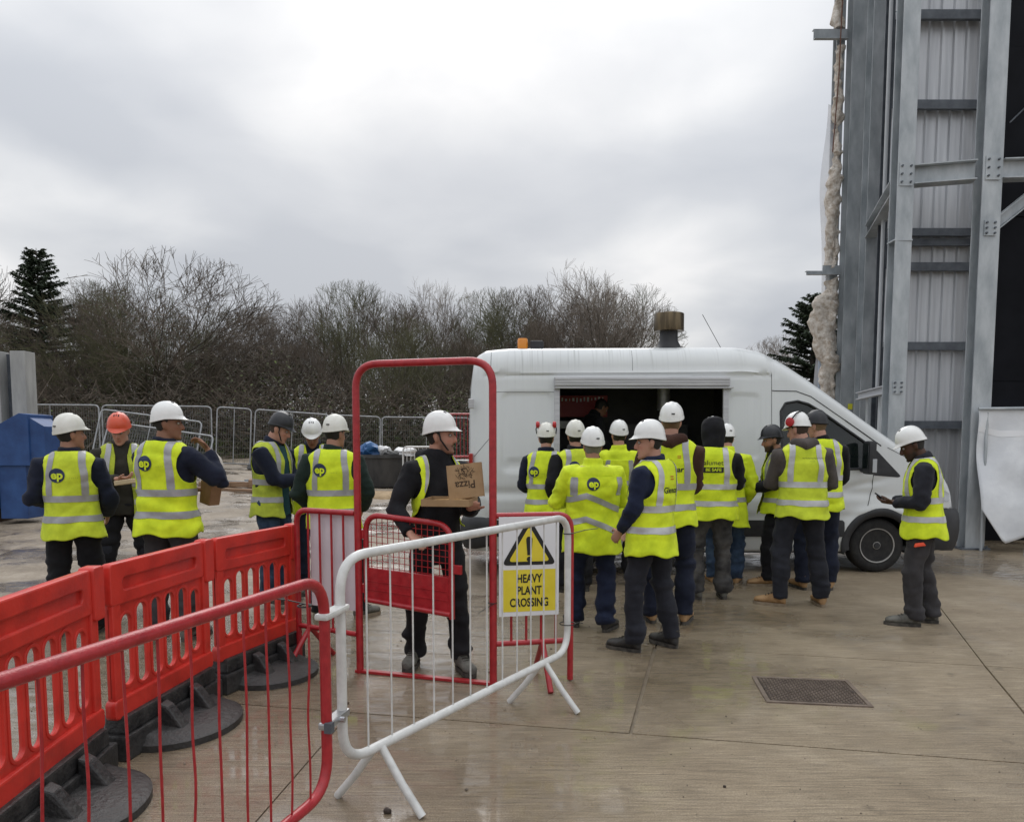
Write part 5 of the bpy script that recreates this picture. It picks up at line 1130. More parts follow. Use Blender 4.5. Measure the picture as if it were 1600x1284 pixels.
    mb.add(T(rg), [(i * 16 + k, i * 16 + (k + 1) % 16, (i + 1) * 16 + (k + 1) % 16, (i + 1) * 16 + k) for i in range(3) for k in range(16)] + [tuple(range(16)), tuple(48 + k for k in range(16))])
    for key in 'LR':
        Hp, K_, A_n, ya = LG[key]; sx = -1 if key == 'L' else 1
        if shorts: mb.tube([Hp + np.array([0, -0.01, 0.03]), Hp * 0.5 + K_ * 0.5, K_ * 0.95 + Hp * 0.05, K_ * 0.85 + A_n * 0.15], [0.100, 0.104, 0.090, 0.088], 14)
        else: mb.tube([Hp + np.array([0, -0.012, 0.03]), Hp * 0.62 + K_ * 0.38, K_ * 0.9 + Hp * 0.1, K_, K_ * 0.6 + A_n * 0.4, K_ * 0.22 + A_n * 0.78, A_n + np.array([0, 0.0, -0.035])], [0.104 * kb, 0.102 * kb, 0.081, 0.077, 0.078, 0.074, 0.071], 14)
        mb.tube([Hp + np.array([sx * 0.015, -0.055, 0.03]), Hp + np.array([sx * 0.015, -0.05, -0.05])], [0.075 * kb, 0.07 * kb], 12)
    me = remesh(mb, 0.0145, 3, 'trousers'); V, Nn = mverts(me); z = V[:, 2]
    amp = 0.006 + 0.010 * np.exp(-((z - 0.16) / 0.10) ** 2) + 0.008 * np.exp(-((z - 0.50) / 0.09) ** 2) + 0.003 * np.exp(-((z - 0.86) / 0.08) ** 2)
    V = V + Nn * np.clip(amp * (ns1(V, (13, 13, 30)) + 0.55 * ns2(V, (30, 30, 55))) + 0.004 * ns2(V, (5, 5, 6)) + 0.003, -0.006, 0.03)[:, None]
    V[:, 2] = np.maximum(V[:, 2], 0.035); mset(me, V); me.materials.clear(); me.materials.append(FAB[trousers]); me.shade_smooth(); tr = link('trousers', me, t)
    if knee_pads:
        for key in 'LR':
            Hp, K_, A_n, ya = LG[key]; fw = np.array([-math.sin(ya), math.cos(ya), 0]); mb = MB(); mb.tube([K_ + fw * 0.030 + np.array([0, 0, 0.10]), K_ + fw * 0.046, K_ + fw * 0.038 - np.array([0, 0, 0.12])], [(0.05, 0.03), (0.062, 0.042), (0.052, 0.03)], 12, ref=np.cross(fw, (0, 0, 1))); mb.build('knee_pad', FAB['charcoal'], tr, smooth=180)
    # ---- boots
    for key in 'LR':
        Hp, K_, A_n, ya = LG[key]; bmh, sm, lm = boot_meshes(boots, sole); e = link('boot', bmh, t); e.location = (A_n[0] + math.sin(ya) * -0.035, A_n[1] + math.cos(ya) * 0.035, A_n[2] - 0.105); e.rotation_euler = (0, 0, ya)
        link('sole', sm, e); link('laces', lm, e)
    # ---- jacket
    mb = MB(); jh = jhem if jhem else (0.70 if coat else 0.83)
    zz = [q for q in (0.70, 0.80, 0.90, 1.0, 1.1, 1.2, 1.3, 1.37, 1.415, 1.45) if q >= jh]; zz = [jh] + [q for q in zz if q > jh + 0.02]
    rg = np.concatenate([ring_pt(np.full(20, z), np.linspace(0, 2 * np.pi, 21)[:-1], 0.004, kb) for z in zz]); nn_ = len(zz)
    mb.add(T(rg), [(i * 20 + k, i * 20 + (k + 1) % 20, (i + 1) * 20 + (k + 1) % 20, (i + 1) * 20 + k) for i in range(nn_ - 1) for k in range(20)] + [tuple(range(20)), tuple((nn_ - 1) * 20 + k for k in range(20))])
    for key in 'LR':
        S_, E_, W_, d, nrm, curl, a = AR[key]; sl = 1.0 + 0.12 * (coat) ; u_ = (W_ - E_) / np.linalg.norm(W_ - E_); wr = W_ - u_ * (0.012 + a.get('sleeve', 0.0))
        ce = T(np.array([0, -0.012, 1.36])); mb.tube([S_ * 0.75 + ce * 0.25, S_, S_ * 0.6 + E_ * 0.4, S_ * 0.1 + E_ * 0.9, E_, E_ * 0.85 + W_ * 0.15, E_ * 0.4 + W_ * 0.6, wr], [q * sl for q in (0.080, 0.082, 0.077, 0.068, 0.066, 0.066, 0.057, 0.049)], 14)
    if collar != 'none': mb.tube([nb_ + np.array([0, 0.0, -0.03]), nb_ + np.array([0, 0.002, 0.015]), nb_ + (hc - nb_) * 0.44 + np.array([0, -0.012, 0]) @ Rt.T], [0.096, 0.088, 0.083 if collar == 'high' else 0.076], 16)
    if collar == 'hood':
        mb.tube(T(np.array([(-0.085, 0.02, 1.485), (-0.085, -0.075, 1.485), (0, -0.125, 1.465), (0.085, -0.075, 1.485), (0.085, 0.02, 1.485)])), [0.032, 0.048, 0.058, 0.048, 0.032], 12)
    me = remesh(mb, 0.0135, 3, 'jacket'); V, Nn = mverts(me)
    dE = np.minimum(np.linalg.norm(V - AR['L'][1], axis=1), np.linalg.norm(V - AR['R'][1], axis=1)); amp = 0.0055 + 0.011 * np.exp(-(dE / 0.11) ** 2)
    dS = np.minimum(np.linalg.norm(V - AR['L'][0], axis=1), np.linalg.norm(V - AR['R'][0], axis=1)); tors = np.exp(-((V[:, :2] - nb_[:2]) ** 2).sum(1) / 0.17 ** 2)
    V = V + Nn * np.clip(amp * (ns2(V, (17, 17, 24)) + 0.5 * ns1(V, (38, 38, 48))), -0.007, np.where(dE < 0.33, 0.02, 0.004))[:, None]
    mset(me, V); me.materials.clear(); me.materials.append(FAB['hiv'] if coat else FAB[jacket]); me.shade_smooth(); jk = link('jacket', me, t)
    # ---- torso shell grid shared by vest, bands and prints
    nu_, nv_ = 104, 66; zt = np.linspace(hem, 1.478, nv_); ph = np.linspace(0, 2 * np.pi, nu_ + 1)[:-1]
    ZG, PG = np.meshgrid(zt, ph, indexing='ij'); ZG = ZG.ravel(); PG = PG.ravel()
    flare = 0.018 * sstep(1.05, hem, ZG); flare = flare + 0.021 + 0.004 * sstep(1.38, 1.30, ZG)
    G0 = ring_pt(ZG, PG, 0.0, kb) ; G1 = ring_pt(ZG, PG, 1.0, kb); OUT = G1 - G0; OUT /= np.linalg.norm(OUT, axis=1)[:, None]
    OUT[:, 2] += 0.9 * sstep(1.39, 1.47, ZG); OUT /= np.linalg.norm(OUT, axis=1)[:, None]
    fold = 0.011 * ns1(G0, (17, 17, 4.5)) * (0.35 + 1.0 * sstep(1.3, hem, ZG)) + 0.008 * (np.abs(ns2(G0, (10, 10, 20))) - 0.5) + 0.0035 * ns2(G0, (32, 32, 26)) + 0.005 * (0.5 - np.abs(ns1(G0 + 3, (13, 13, 11))))
    G0 = G0 + np.stack([0 * ZG, 0 * ZG, (0.012 * np.sin(PG * 3 + seed) + 0.008 * np.sin(PG * 7 + seed * 2)) * sstep(1.0, hem, ZG)], 1)
    fold = np.maximum(fold, -0.009)
    FG = [(i * nu_ + k, i * nu_ + (k + 1) % nu_, (i + 1) * nu_ + (k + 1) % nu_, (i + 1) * nu_ + k) for i in range(nv_ - 1) for k in range(nu_)]
    def shell(off): return G0 + OUT * (flare + fold + off)[:, None]
    GX = G0 + OUT * flare[:, None]
    ax_ = np.abs(GX[:, 0]) / (0.4 + 0.6 * kb); fy = np.sin(PG)
    armh = np.sqrt(((ax_ - 0.262) / 0.092) ** 2 + ((ZG - 1.315) / 0.155) ** 2) - 1.0
    armh = np.minimum(armh, np.where(ax_ > 0.2, 1.30 - ZG - 0.0, 1.0) * 5 + 0 * ax_) if False else armh
    neck = np.where(fy > 0, (1.472 - 0.30 * np.maximum(0, 0.075 - ax_) / 0.075 * (fy > 0.2)) - ZG, 1.474 - ZG) * 10
    op = np.ones(len(ZG))
    if vest_open: op = np.where(fy > 0, (ax_ - vest_open * (0.55 + 0.6 * sstep(1.45, 0.9, ZG))) * 20, 1.0)
    if vest:
        keep = np.minimum(np.minimum(armh if not coat else np.ones(len(ZG)) * (1.36 - ZG) * 8, neck), op)
        cv, cf = clip_mesh(T(shell(0.0)), FG, keep)
        vo = mesh_obj('coat_body' if coat else 'vest', cv, cf, FAB[vest], t, smooth=180, recalc=False)
        md = vo.modifiers.new('thickness', 'SOLIDIFY'); md.thickness = 0.005; md.offset = -1
        bm_ = band or M_band; lim = keep - 0.02
        def bandobj(f, nm='reflective_band'):
            c_, f_ = clip_mesh(T(shell(0.0035)), FG, np.minimum(np.minimum(f, lim), 1))
            if f_: mesh_obj(nm, c_, f_, bm_, vo, smooth=180, recalc=False)
        if chevron:
            for zb in (0.97, 1.17): bandobj((0.026 - np.abs(ZG - (zb + 0.03 - 0.42 * np.maximum(0, GX[:, 0] + 0.10) * (fy < 0) - 0.30 * np.maximum(0, -0.10 - GX[:, 0])))) * 30)
            bandobj(np.minimum((0.024 - np.abs(ax_ - 0.185)) * 30, (ZG - 1.20) * 30))
        else:
            for zb in bands: bandobj((0.0255 - np.abs(ZG - zb)) * 30)
            bandobj(np.minimum((0.0245 - np.abs(ax_ - 0.128 + 0.02 * sstep(1.25, 1.45, ZG))) * 30, (ZG - bands[-1] - 0.0265) * 30))
        # prints wrapped onto the shell
        if logo:
            GS = (G0 + OUT * (flare + fold + 0.0045)[:, None]).reshape(nv_, nu_, 3)
            def wrap(P2, x0, z0, back=True):
                """P2: flat points (m); returns points on the back of the shell"""
                P2 = np.array(P2); zz_ = np.clip(z0 + P2[:, 1], hem, 1.47); fi = (zz_ - hem) / (1.478 - hem) * (nv_ - 1); o_ = []
                xs_ = x0 + P2[:, 0]
                half_ = range(nu_ // 2, nu_) # sin<0 : back
                hidx = np.array(list(half_))
                for f_, x_ in zip(fi, xs_):
                    i0 = min(int(f_), nv_ - 2); w_ = f_ - i0; row = GS[i0] * (1 - w_) + GS[i0 + 1] * w_; row = row[hidx]
                    o_.append([x_, np.interp(x_, row[:, 0], row[:, 1]), np.interp(x_, row[:, 0], row[:, 2])])
                return T(np.array(o_))
            for it in logo:
                kind, x0, z0, sz, mt_ = it[:5]
                if kind == 'disc':      # round emblem with two letters cut from it
                    nR = 40; pts = [(0, 0)] + [(math.cos(2 * math.pi * i / nR) * sz * r_, math.sin(2 * math.pi * i / nR) * sz * r_) for r_ in (0.5, 1.0) for i in range(nR)]
                    fs = [(0, 1 + i, 1 + (i + 1) % nR) for i in range(nR)] + [(1 + i, 1 + nR + i, 1 + nR + (i + 1) % nR, 1 + (i + 1) % nR) for i in range(nR)]
                    mesh_obj('emblem', wrap(pts, x0, z0), fs, mt_, vo, recalc=False)
                    tv, tf = text_poly('ep', sz * 1.55, 0.003); tv = [(x_ + sz * 0.02, y_) for x_, y_ in tv]
                    o2 = wrap(tv, x0, z0 + sz * 0.02) + np.array([0, -0.0065, 0]) @ Rt.T; mesh_obj('emblem_letters', o2, tf, FAB[vest], vo, recalc=False)
                elif kind == 'box':
                    w_, h_ = it[5]; nX = 12; pts = [(-w_ / 2 + w_ * i / nX, y_) for y_ in (-h_ / 2, h_ / 2) for i in range(nX + 1)]
                    mesh_obj('print_block', wrap(pts, x0, z0), [(i, i + 1, nX + 2 + i, nX + 1 + i) for i in range(nX)], mt_, vo, recalc=False)
                else:
                    tv, tf = text_poly(kind, sz, it[6] if len(it) > 6 else 0.0); o2 = wrap(tv, x0, z0)
                    if len(it) > 5 and it[5] == 'lift': o2 = o2 + np.array([0, -0.005, 0]) @ Rt.T
                    mesh_obj('print', o2, tf, mt_, vo, recalc=False)
    if shirt:
        sel = np.minimum(np.where(fy > 0.15, 1.0, -1.0), (0.085 - ax_) * 20); cv, cf = clip_mesh(T(G0 + OUT * 0.012), FG, np.minimum(sel, (1.44 - ZG) * 10))
        mesh_obj('shirt', cv, cf, FAB[shirt], t, smooth=180, recalc=False)
    # ---- hood up over the helmet
    if hood == 'up':
        mb = MB(); mb.tube(hd([(0, -0.03, -0.13), (0, -0.045, -0.06), (0, -0.035, 0.03), (0, -0.030, 0.10), (0, -0.03, 0.150), (0, -0.03, 0.178)]), [(0.098, 0.10), (0.100, 0.10), (0.114, 0.118), (0.113, 0.124), (0.09, 0.095), (0.04, 0.045)], 20, ref=Rh @ np.array([1, 0, 0])); me = remesh(mb, 0.013, 4, 'hood'); V, Nn = mverts(me); V += Nn * (0.005 * ns1(V, (20, 20, 20)) + 0.003 * ns2(V, (45, 45, 30)))[:, None]; mset(me, V); me.materials.clear(); me.materials.append(FAB[jacket]); me.shade_smooth(); link('hood', me, jk)
    # ---- helmet
    if helmet:
        hm = helmet_mesh(); o = bpy.data.objects.new('helmet', hm.copy()); o.data.materials.clear(); o.data.materials.append(helmet); COL.objects.link(o); o.parent = t
        Mh = Matrix(rotm(R(3), 0, peak_yaw).tolist()); o.matrix_local = Matrix.Translation(Vector(hd((0, -0.004, 0.060)))) @ (Matrix((Rh).tolist()) @ Mh).to_4x4() @ Matrix.Scale(0.97 * headscale, 4)
        hb = MB(); hb.tube([(math.cos(a) * 0.088, math.sin(a) * 0.108 - 0.004, -0.022 - 0.022 * max(0, -math.sin(a))) for a in np.linspace(0, 6.2832, 30)], [(0.004, 0.014)] * 30, 6, cap=False, ref=(0, 0, 1)); hb.build('head_band', M_harn, o, smooth=60)
        b_ = MB().box((0.022, -0.113, 0.030), (0.028, 0.02, 0.009)); b_.build('rear_badge', M_harn if helmet is not M_hred else M_hblack, o)
        b_ = MB()
        for k in range(3): b_.box((0.02 * (k - 1), 0.056, 0.1165 - abs(k - 1) * 0.0012), (0.009, 0.022, 0.005), rot=(-0.45, 0, 0))
        b_.build('vent_slots', M_harn, o)
        if strap or muffs is None and strap is not None and strap:
            sb = MB()
            for sx in (-1, 1): sb.tube([(sx * 0.088, 0.02, -0.01), (sx * 0.080, 0.028, -0.08), (sx * 0.045, 0.062, -0.150), (0.0, 0.080, -0.176)], 0.006, 6)
            sb.build('chin_strap', M_harn, o, smooth=60)
        if muffs == 'up':
            for sx in (-1, 1):
                q = MB(); q.lathe([(0.020, -0.022), (0.036, -0.018), (0.038, 0.0), (0.034, 0.014), (0.018, 0.020)], seg=16, axis='x'); q.v = [(p[0] * 1.0 + sx * 0.092, p[1] - 0.02, p[2] + 0.100) for p in q.v]; q.build('ear_defender', M_redpl, o, smooth=50, loc=None)
                q = MB(); q.tube([(sx * 0.106, 0.0, 0.0), (sx * 0.114, -0.01, 0.05), (sx * 0.100, -0.02, 0.095)], 0.006, 6); q.build('ear_defender_arm', M_harn, o)
        if muffs == 'side':
            for sx in (-1, 1):
                q = MB(); q.lathe([(0.022, -0.024), (0.040, -0.018), (0.042, 0.0), (0.036, 0.016), (0.02, 0.022)], seg=16, axis='x'); q.v = [(p[0] + sx * 0.110, p[1] * 1.0 + 0.01, p[2] * 1.1 + 0.022) for p in q.v]; q.build('ear_defender', M_redpl, o, smooth=50)
                q = MB(); q.tube([(sx * 0.118, 0.0, 0.03), (sx * 0.106, -0.03, 0.068), (sx * 0.072, -0.05, 0.104), (0, -0.06, 0.124)], 0.007, 6); q.build('ear_defender_band', M_harn, o)
    return t, AR, T, hd
# ================================================================== BARRIERS AND GATE in the foreground
M_redp2 = mat('red_barrier_plastic', (0.40, 0.022, 0.016), (0.62, 0.035, 0.022), rough=0.30, scale=5, detail=9, coat=0.1, r2=0.55, lo=0.28, hi=0.55, bump=0.06, bscale=60)
M_rub = mat('recycled_rubber', (0.014, 0.014, 0.015), (0.042, 0.040, 0.038), rough=0.36, r2=0.6, scale=9, detail=8, bump=0.35, bscale=45)
M_galvc = mat('zinc_clip', (0.45, 0.46, 0.47), rough=0.3, metal=0.8); M_tie = mat('cable_tie', (0.012, 0.012, 0.012), rough=0.5); M_worn = mat('worn_paint', (0.30, 0.17, 0.16), (0.46, 0.43, 0.42), rough=0.6, scale=30)
def crowd_barrier(name, label, A, B, h, zb, m, legs, nb, wavy=0.0, rad=0.0215, seed=1, skip_legs=False):
    A, B = Vector((*A, 0)), Vector((*B, 0)); d = B - A; ln = d.length; rz = math.atan2(d.y, d.x); rng = random.Random(seed)
    t = thing(name, label, 'barrier', tuple(A), rz)
    P_ = bend_path([(ln / 2, 0, zb), (0, 0, zb), (0, 0, h), (ln, 0, h), (ln, 0, zb), (ln / 2, 0, zb)], 0.15, 8); mb = MB(); mb.tube(P_, rad, 12, cap=False); mb.build('frame', m, t, smooth=60)
    for i in range(nb):
        x = ln * (i + 1) / (nb + 1); wv = [(x + wavy * rng.uniform(-1, 1), wavy * rng.uniform(-1, 1), zb + (h - zb) * k / 5) for k in range(6)]; wv[0] = (x, 0, zb); wv[-1] = (x, 0, h)
        mb = MB(); mb.tube(bend_path(wv, 0.1, 3) if wavy else [wv[0], wv[-1]], 0.0042, 6); mb.build('bar', m, t, smooth=60)
    for x, sp in legs:
        for s_ in (-1, 1):
            mb = MB(); mb.tube([(x - 0.012 * s_, s_ * 0.012, zb - 0.005), (x - 0.02 * s_, s_ * sp * 0.55, zb * 0.45), (x - 0.03 * s_, s_ * sp, 0.008)], 0.0185, 10); mb.build('leg', m, t, smooth=60)
    return t, ln
rb_, ln_ = crowd_barrier('crowd_barrier', 'red tubular crowd barrier with thin bent bars in the foreground', (-1.48, 0.52), (-0.735, 2.84), 1.09, 0.235, M_redb, [(0.4, 0.25), (2.0, 0.25)], 19, 0.007, seed=4)
wb_, lw_ = crowd_barrier('crowd_barrier', 'white tubular crowd barrier standing before the red gate', (-0.705, 2.98), (0.355, 4.64), 1.147, 0.28, M_whtb, [(0.21, 0.225), (1.66, 0.225)], 12, 0.0, seed=5)
# clips joining the two barriers
for z, nm in ((0.94, 'flat'), (0.50, 'bolt')):
    t = thing('barrier_clip', 'flat pale clip joining the red and white barriers near the top' if nm == 'flat' else 'bolted metal clip joining the red and white barriers lower down', 'clip', (-0.72, 2.91, z), math.atan2(0.14, 0.03))
    if nm == 'flat':
        MB().box((0.0, 0, 0), (0.21, 0.058, 0.026)).build('strap', M_whtb, t, bevel=0.01)
    else:
        MB().box((0, 0, 0), (0.19, 0.052, 0.030)).build('strap', M_galvc, t, bevel=0.008); MB().lathe([(0.012, -0.045), (0.012, 0.045)], axis='y', seg=8).build('bolt', M_galvc, t); MB().box((-0.09, -0.02, 0.0), (0.03, 0.03, 0.04)).build('nut', M_galvd, t)
def cable_tie(label, p, tail, r=0.028):
    t = thing('cable_tie', label, 'cable tie', p); mb = MB(); mb.tube([(r * math.cos(a), r * math.sin(a), 0) for a in np.linspace(0, 6.2832, 17)], 0.0035, 5, cap=False); mb.build('loop', M_tie, t)
    mb = MB(); mb.tube([(r, 0, 0), (r + tail[0] * 0.5, tail[1] * 0.5, tail[2] * 0.5 + 0.006), (r + tail[0], tail[1], tail[2])], 0.0028, 5); mb.build('tail', M_tie, t)
cable_tie('black cable tie with a long tail on the upper right corner of the white barrier', (0.355, 4.64, 1.04), (0.16, -0.02, 0.035))
cable_tie('black cable tie low on the right post of the white barrier', (0.355, 4.64, 0.46), (0.05, 0.0, 0.0), 0.05)
cable_tie('black cable tie at the lower corner of the warning sign', (-0.13, 4.80, 0.56), (-0.12, -0.10, -0.05), 0.03)
cable_tie('black cable tie on the red barrier where it meets the gate wing', (-0.80, 2.80, 0.99), (-0.20, 0.05, 0.02), 0.026)
# ---- gate: goal post frame, two wings, swinging leaf
gt = thing('site_gate', 'red tubular pedestrian gate frame with its mesh leaf swung open', 'gate', (0, 0, 0)); gt.location = (-0.6, 4.94, 0); GO = Vector((-0.6, 4.94, 0))
def gl(p): return tuple(Vector(p) - GO)
GL, GR = (-1.07, 5.08), (-0.125, 4.805); gh = 2.145
mb = MB(); mb.tube(bend_path([gl((*GL, 0.0)), gl((*GL, gh)), gl((*GR, gh)), gl((*GR, 0.0))], 0.17, 10), 0.0255, 14); mb.build('goal_post', M_redb, gt, smooth=60)
MB().bar(gl((GL[0] - 0.03, GL[1] + 0.008, 0.012)), gl((GR[0] + 0.05, GR[1] - 0.012, 0.012)), 0.045, 0.02).build('threshold', M_redb, gt, bevel=0.003)
def wing(E, P, h, zb, nb, lx):
    w = bpy.data.objects.new('wing_panel', None); COL.objects.link(w); w.parent = gt
    P3, E3 = Vector(gl((*P, 0))), Vector(gl((*E, 0))); d = (E3 - P3)
    mb = MB(); mb.tube(bend_path([P3 + Vector((0, 0, h)), E3 + Vector((0, 0, h)), E3 + Vector((0, 0, 0.01))], 0.10, 8), 0.021, 12); mb.build('wing_frame', M_redb, w, smooth=60)
    mb = MB(); mb.tube([P3 + Vector((0, 0, zb)), E3 + Vector((0, 0, zb))], 0.019, 10); mb.build('lower_rail', M_redb, w, smooth=60)
    for i in range(nb):
        q = P3 + d * ((i + 1) / (nb + 1)); mb = MB(); mb.tube([q + Vector((0, 0, zb)), q + Vector((0, 0, h))], 0.0085, 8); mb.build('bar', M_redb, w, smooth=60)
    q = P3 + d * lx; nrm = Vector((-d.y, d.x, 0)).normalized()
    for s_ in (-1, 1):
        mb = MB(); mb.tube([q + Vector((0, 0, zb)) , q + nrm * (s_ * 0.24) + Vector((0, 0, 0.008))], 0.019, 10); mb.build('leg', M_redb, w, smooth=60)
    return w
wing((-1.575, 5.355), (GL[0] - 0.02, GL[1] + 0.01), 1.125, 0.27, 4, 0.80)
wing((0.395, 4.905), (GR[0] + 0.02, GR[1] + 0.004), 1.135, 0.28, 4, 0.62)
# leaf: hinged at the left post, swung slightly towards the camera
lf = bpy.data.objects.new('gate_leaf', None); COL.objects.link(lf); lf.parent = gt; H0 = Vector((-1.015, 5.08, 0)); H1 = Vector((-0.395, 4.76, 0)); dl = H1 - H0; ll = dl.length; lf.location = gl(H0); lf.rotation_euler = (0, 0, math.atan2(dl.y, dl.x))
mb = MB(); mb.tube(bend_path([(0, 0, 0.505), (0, 0, 1.12), (ll, 0, 1.08), (ll, 0, 0.46)], 0.13, 8), 0.020, 12); mb.build('leaf_frame', M_redb, lf, smooth=60)
w = MB()
for k in range(1, 15): w.bar((ll * k / 15, 0, 0.74), (ll * k / 15, 0, 1.10 - 0.04 * k / 15 - (0.05 if k in (1, 14) else 0)), 0.004, 0.004)
for k in range(8): z = 0.76 + k * 0.042; w.bar((0.005, 0.004, z), (ll - 0.005, 0.004, z - 0.02), 0.004, 0.004)
o = w.build('mesh_infill', M_redb, lf, recalc=False); o['kind'] = 'stuff'
kp = MB(); kp.add([(0.0, -0.012, 0.52), (ll, -0.012, 0.485), (ll, -0.012, 0.735), (0.0, -0.012, 0.75), (0.0, 0.012, 0.52), (ll, 0.012, 0.485), (ll, 0.012, 0.735), (0.0, 0.012, 0.75)], [(0, 1, 2, 3), (7, 6, 5, 4), (0, 4, 5, 1), (1, 5, 6, 2), (2, 6, 7, 3), (3, 7, 4, 0)]); kp.build('kick_panel', M_redb, lf, bevel=0.004)
MB().tube([(0, -0.016, 0.525), (ll, -0.016, 0.49)], 0.018, 10).build('lower_rail', M_redb, lf, smooth=60)
for z in (0.66, 0.60): MB().bar((0.02, -0.014, z), (ll - 0.02, -0.014, z - 0.02), 0.006, 0.006).build('panel_rib', M_redb, lf)
for z in (0.60, 0.98):
    MB().lathe([(0.022, z - 0.03), (0.022, z + 0.03)], (-0.022, 0, 0), seg=10).build('hinge', M_redb, lf)
MB().box((ll + 0.04, 0, 0.79), (0.075, 0.02, 0.06)).build('latch_plate', M_redb, lf, bevel=0.004)
# boards tied to the wings
M_board = mat('sign_board_white', (0.66, 0.64, 0.68), (0.74, 0.72, 0.75), rough=0.4, scale=5); M_signy = mat('sign_yellow', (0.72, 0.58, 0.03), (0.78, 0.64, 0.05), rough=0.4, scale=8); M_signk = mat('sign_black', (0.010, 0.010, 0.010), rough=0.45); M_signw = mat('sign_white', (0.74, 0.74, 0.76), rough=0.4)
d_ = Vector((0.395 - GR[0], 4.905 - GR[1], 0)).normalized(); rz_ = math.atan2(d_.y, d_.x)
sg = thing('warning_sign', 'white and yellow warning sign with black triangle tied to the gate wing', 'sign', (0.113, 4.815, 0.80), rz_)
MB().box((0, 0, 0), (0.405, 0.006, 0.66)).build('board', M_signw, sg, bevel=0.001)
def flat(name, P2, F2, m, y): mesh_obj(name, [(x, y, z) for x, z in P2], F2, m, sg, recalc=False)
flat('yellow_panel', [(-0.185, -0.30), (0.185, -0.30), (0.185, -0.02), (-0.185, -0.02)], [(0, 1, 2, 3)], M_signy, -0.0045)
def rtri(w, h, zc, r):
    c = [(-w, zc - h / 3), (w, zc - h / 3), (0, zc + 2 * h / 3)]; P2 = []
    for i in range(3):
        a, b, e = Vector(c[i - 1]), Vector(c[i]), Vector(c[(i + 1) % 3]); p0 = b + (a - b).normalized() * r; p2 = b + (e - b).normalized() * r
        for k in range(7): t_ = k / 6; q = p0 * (1 - t_) ** 2 + b * 2 * t_ * (1 - t_) + p2 * t_ * t_; P2.append((q.x, q.y))
    return P2
P2 = rtri(0.186, 0.315, 0.115, 0.045); flat('triangle_border', P2, [tuple(range(len(P2)))], M_signk, -0.0050); P2 = rtri(0.140, 0.235, 0.112, 0.03); flat('triangle_field', P2, [tuple(range(len(P2)))], M_signy, -0.0062)
P2 = [(-0.013, 0.075), (0.013, 0.075), (0.021, 0.17), (0.021, 0.185), (0.012, 0.198), (-0.012, 0.198), (-0.021, 0.185), (-0.021, 0.17)]; flat('exclamation_stroke', P2, [tuple(range(8))], M_signk, -0.0074)
P2 = [(0.0175 * math.cos(a), 0.049 + 0.0175 * math.sin(a)) for a in np.linspace(0, 6.2832, 21)[:-1]]; flat('exclamation_dot', P2, [tuple(range(20))], M_signk, -0.0074)
for i, tx in enumerate(('HEAVY', 'PLANT', 'CROSSING')):
    tv, tf = text_poly(tx, 0.078, 0.0022); flat('lettering', [(x * 0.70, z - 0.082 - i * 0.080) for x, z in tv], tf, M_signk, -0.0062)
d_ = Vector((GL[0] + 1.575, GL[1] - 5.355, 0)).normalized()
bb = thing('blank_board', 'blank white board seen from behind on the left gate wing', 'board', (-1.285, 5.215, 0.765), math.atan2(d_.y, d_.x))
MB().box((0, 0.018, 0), (0.44, 0.006, 0.68)).build('board', M_board, bb, bevel=0.001); bb['label'] = 'blank white board behind the bars of the left gate wing'
# ---- red plastic barriers on black rubber feet
def curve_plate(outlines, depth, bevel):
    cu = bpy.data.curves.new('c', 'CURVE'); cu.dimensions = '2D'; cu.fill_mode = 'BOTH'; cu.extrude = depth / 2 - bevel; cu.bevel_depth = bevel; cu.bevel_resolution = 1
    for pl in outlines:
        s_ = cu.splines.new('POLY'); s_.points.add(len(pl) - 1); s_.use_cyclic_u = True
        for p, q in zip(s_.points, pl): p.co = (q[0], q[1], 0, 1)
    o = bpy.data.objects.new('c', cu); COL.objects.link(o); me = eval_mesh(o); bpy.data.objects.remove(o); bpy.data.curves.remove(cu)
    V = np.empty(len(me.vertices) * 3); me.vertices.foreach_get('co', V); V = V.reshape(-1, 3); V = np.stack([V[:, 0], -V[:, 2], V[:, 1]], 1); mset(me, V); me.shade_smooth(); me.set_sharp_from_angle(angle=R(40)); return me
def rrect(x0, x1, z0, z1, r, n=5):
    P_ = []
    for cx_, cz, a0 in ((x1 - r, z1 - r, 0), (x0 + r, z1 - r, 90), (x0 + r, z0 + r, 180), (x1 - r, z0 + r, 270)):
        for k in range(n + 1): a = R(a0 + 90 * k / n); P_.append((cx_ + r * math.cos(a), cz + r * math.sin(a)))
    return P_
BL = 0.93
slots = [rrect(0.088 + i * 0.128, 0.088 + i * 0.128 + 0.092, 0.335 + (0.02 if i in (0, 5) else 0), 0.768 - (0.035 if i in (0, 5) else 0), 0.045) for i in range(6)]
cb_body = curve_plate([rrect(0.015, BL - 0.015, 0.215, 0.995, 0.02)] + slots, 0.016, 0.005)
cb_top = curve_plate([rrect(0.010, BL - 0.075, 0.80, 1.0, 0.015), rrect(0.09, BL - 0.14, 0.855, 0.935, 0.03)], 0.052, 0.009)
cb_low = curve_plate([rrect(0.005, BL - 0.005, 0.215, 0.30, 0.02)], 0.060, 0.010)
cb_rib = curve_plate([rrect(0.018, 0.070, 0.30, 0.80, 0.02)], 0.046, 0.008); cb_rib2 = curve_plate([rrect(BL - 0.070, BL - 0.018, 0.30, 0.80, 0.02)], 0.046, 0.008)
cb_lug = curve_plate([rrect(BL - 0.06, BL + 0.025, 0.76, 1.008, 0.012)], 0.078, 0.008); cb_ring = [curve_plate([rrect(0.078 + i * 0.128, 0.190 + i * 0.128, 0.325 + (0.02 if i in (0, 5) else 0), 0.778 - (0.035 if i in (0, 5) else 0), 0.055), slots[i]], 0.026, 0.004) for i in range(6)]
